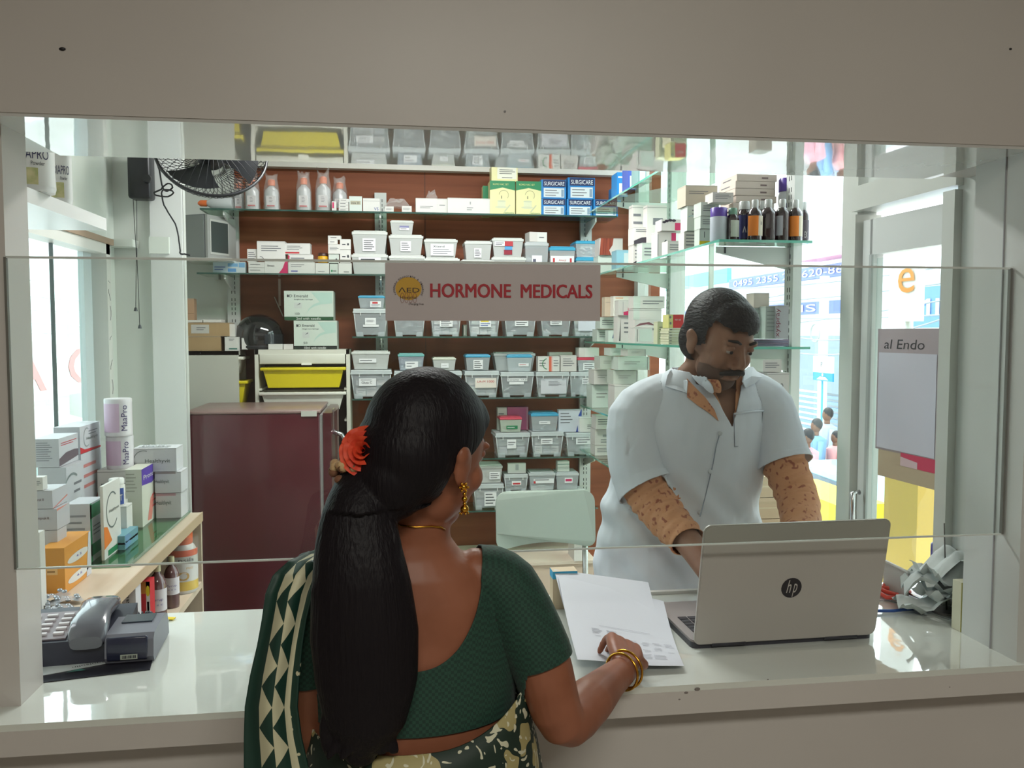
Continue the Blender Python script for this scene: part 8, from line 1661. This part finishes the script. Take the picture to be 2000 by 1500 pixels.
for nm, pp, dd, isx, e0, e1 in (('shirt_sleeve', pA, dA, None, 2.15, 4.0), ('shirt_sleeve', pB, dB, None, 2.05, 3.9)):
    f = np.minimum((pp-e0)*.1, (e1-pp)*.1); f = np.where(dd < .07, f, -1); f = np.where(mv[:, 1] > .80, -1, f); o2 = mv+mn*(.009+.0018*np.sin(pp*26+mv[:, 0]*60)+.0015*np.sin(pp*15-mv[:, 2]*80))[:, None]
    vv, tt = clip(o2, mtr, f); mesh_part(nm, vv, tt, orm, t, .002)
vee2 = np.abs(mv[:, 0]-xc-.25*(mv[:, 2]-zV)*-.6)-(mv[:, 2]-zV+.02)*.26; inner = np.where((mv[:, 1] < .79) & (mv[:, 2] > zV-.02), np.minimum(vee2, -vee+.015), -1); inner = np.minimum(inner, Q(1380, 734, .74).z-mv[:, 2])
vv, tt = clip(mv+mn*.008, mtr, inner); mesh_part('shirt_front', vv, tt, orm, t, .002)
zn_ = Q(1390, 722, .74).z; tors = [tuple(q) for q in mtr if off[q, 2].max() < zn_]
treeC = BVHTree.FromPolygons([tuple(p) for p in off], tors)
def onb(px, py, o_):
    """point of the coat surface seen at a pixel, lifted o_ off it"""
    lo, nn, ii, dd = treeC.ray_cast(CAM, ray(px, py).normalized())
    if lo is None: lo, nn, ii, dd = treeC.find_nearest(Q(px, py, .74))
    return lo+nn*o_
def flapm(name, px, mt_, off, par=t, y=.66, thick=.003):
    """cloth flap: a pixel outline laid on the body surface"""
    C = [onb(x, yy, off) for x, yy in px]; c = sum(C, V3(0, 0, 0))/len(C)-V3(0, .006, 0); m = MB(); m.add(C+[c], [(i, (i+1) % len(C), len(C)) for i in range(len(C))], mt_); o = m.build(name, t); md = o.modifiers.new('th', 'SOLIDIFY'); md.thickness = thick; return o
flapm('collar', ((1334, 722), (1312, 728), (1306, 738), (1301, 756), (1322, 762), (1341, 768), (1343, 745)), coat_m, .009)
flapm('collar', ((1458, 716), (1468, 724), (1484, 742), (1468, 750), (1450, 758), (1444, 742), (1448, 724)), coat_m, .009)
flapm('shirt_collar', ((1342, 740), (1342, 776), (1362, 792), (1384, 806), (1402, 822), (1394, 800), (1376, 776), (1356, 756)), orm, .006)
m = MB(); P = [onb(x, y, .003) for x, y in ((1432, 808), (1488, 802), (1486, 868), (1434, 872))]; m.tube(P+[P[0]], .0014, mat((150, 158, 172), .7), 5); m.tube([onb(x, y, .005) for x, y in ((1432, 808), (1450, 805), (1470, 803), (1488, 802))], .003, coat_m, 6); m.build('breast_pocket', t)
m = MB(); m.tube([onb(x, y, .003) for x, y in ((1404, 850), (1398, 870), (1392, 905), (1384, 940), (1374, 980), (1366, 1010))], .0016, mat((150, 158, 172), .7), 5); m.build('front_placket', t)
for px, py in ((1405, 846), (1386, 920), (1366, 1000)):
    p = onb(px, py, .004); m = MB(); m.sphere(p, (.0065, .0028, .0065), mat((196, 200, 206), .35), 12, 8); m.build('button', t)
fT = .74-mv[:, 2]+.0; fT = np.minimum(np.where(mv[:, 2] < .80, .80-mv[:, 2], -1), mv[:, 2]-.07); vv, tt = clip(mv+mn*.008, mtr, fT); mesh_part('trousers', vv, tt, mat((70, 72, 82), .7), t, .002)
fS = .085-mv[:, 2]; vv, tt = clip(mv+mn*.004, mtr, fS); mesh_part('shoes', vv, tt, mat((40, 34, 32), .4), t, .002)
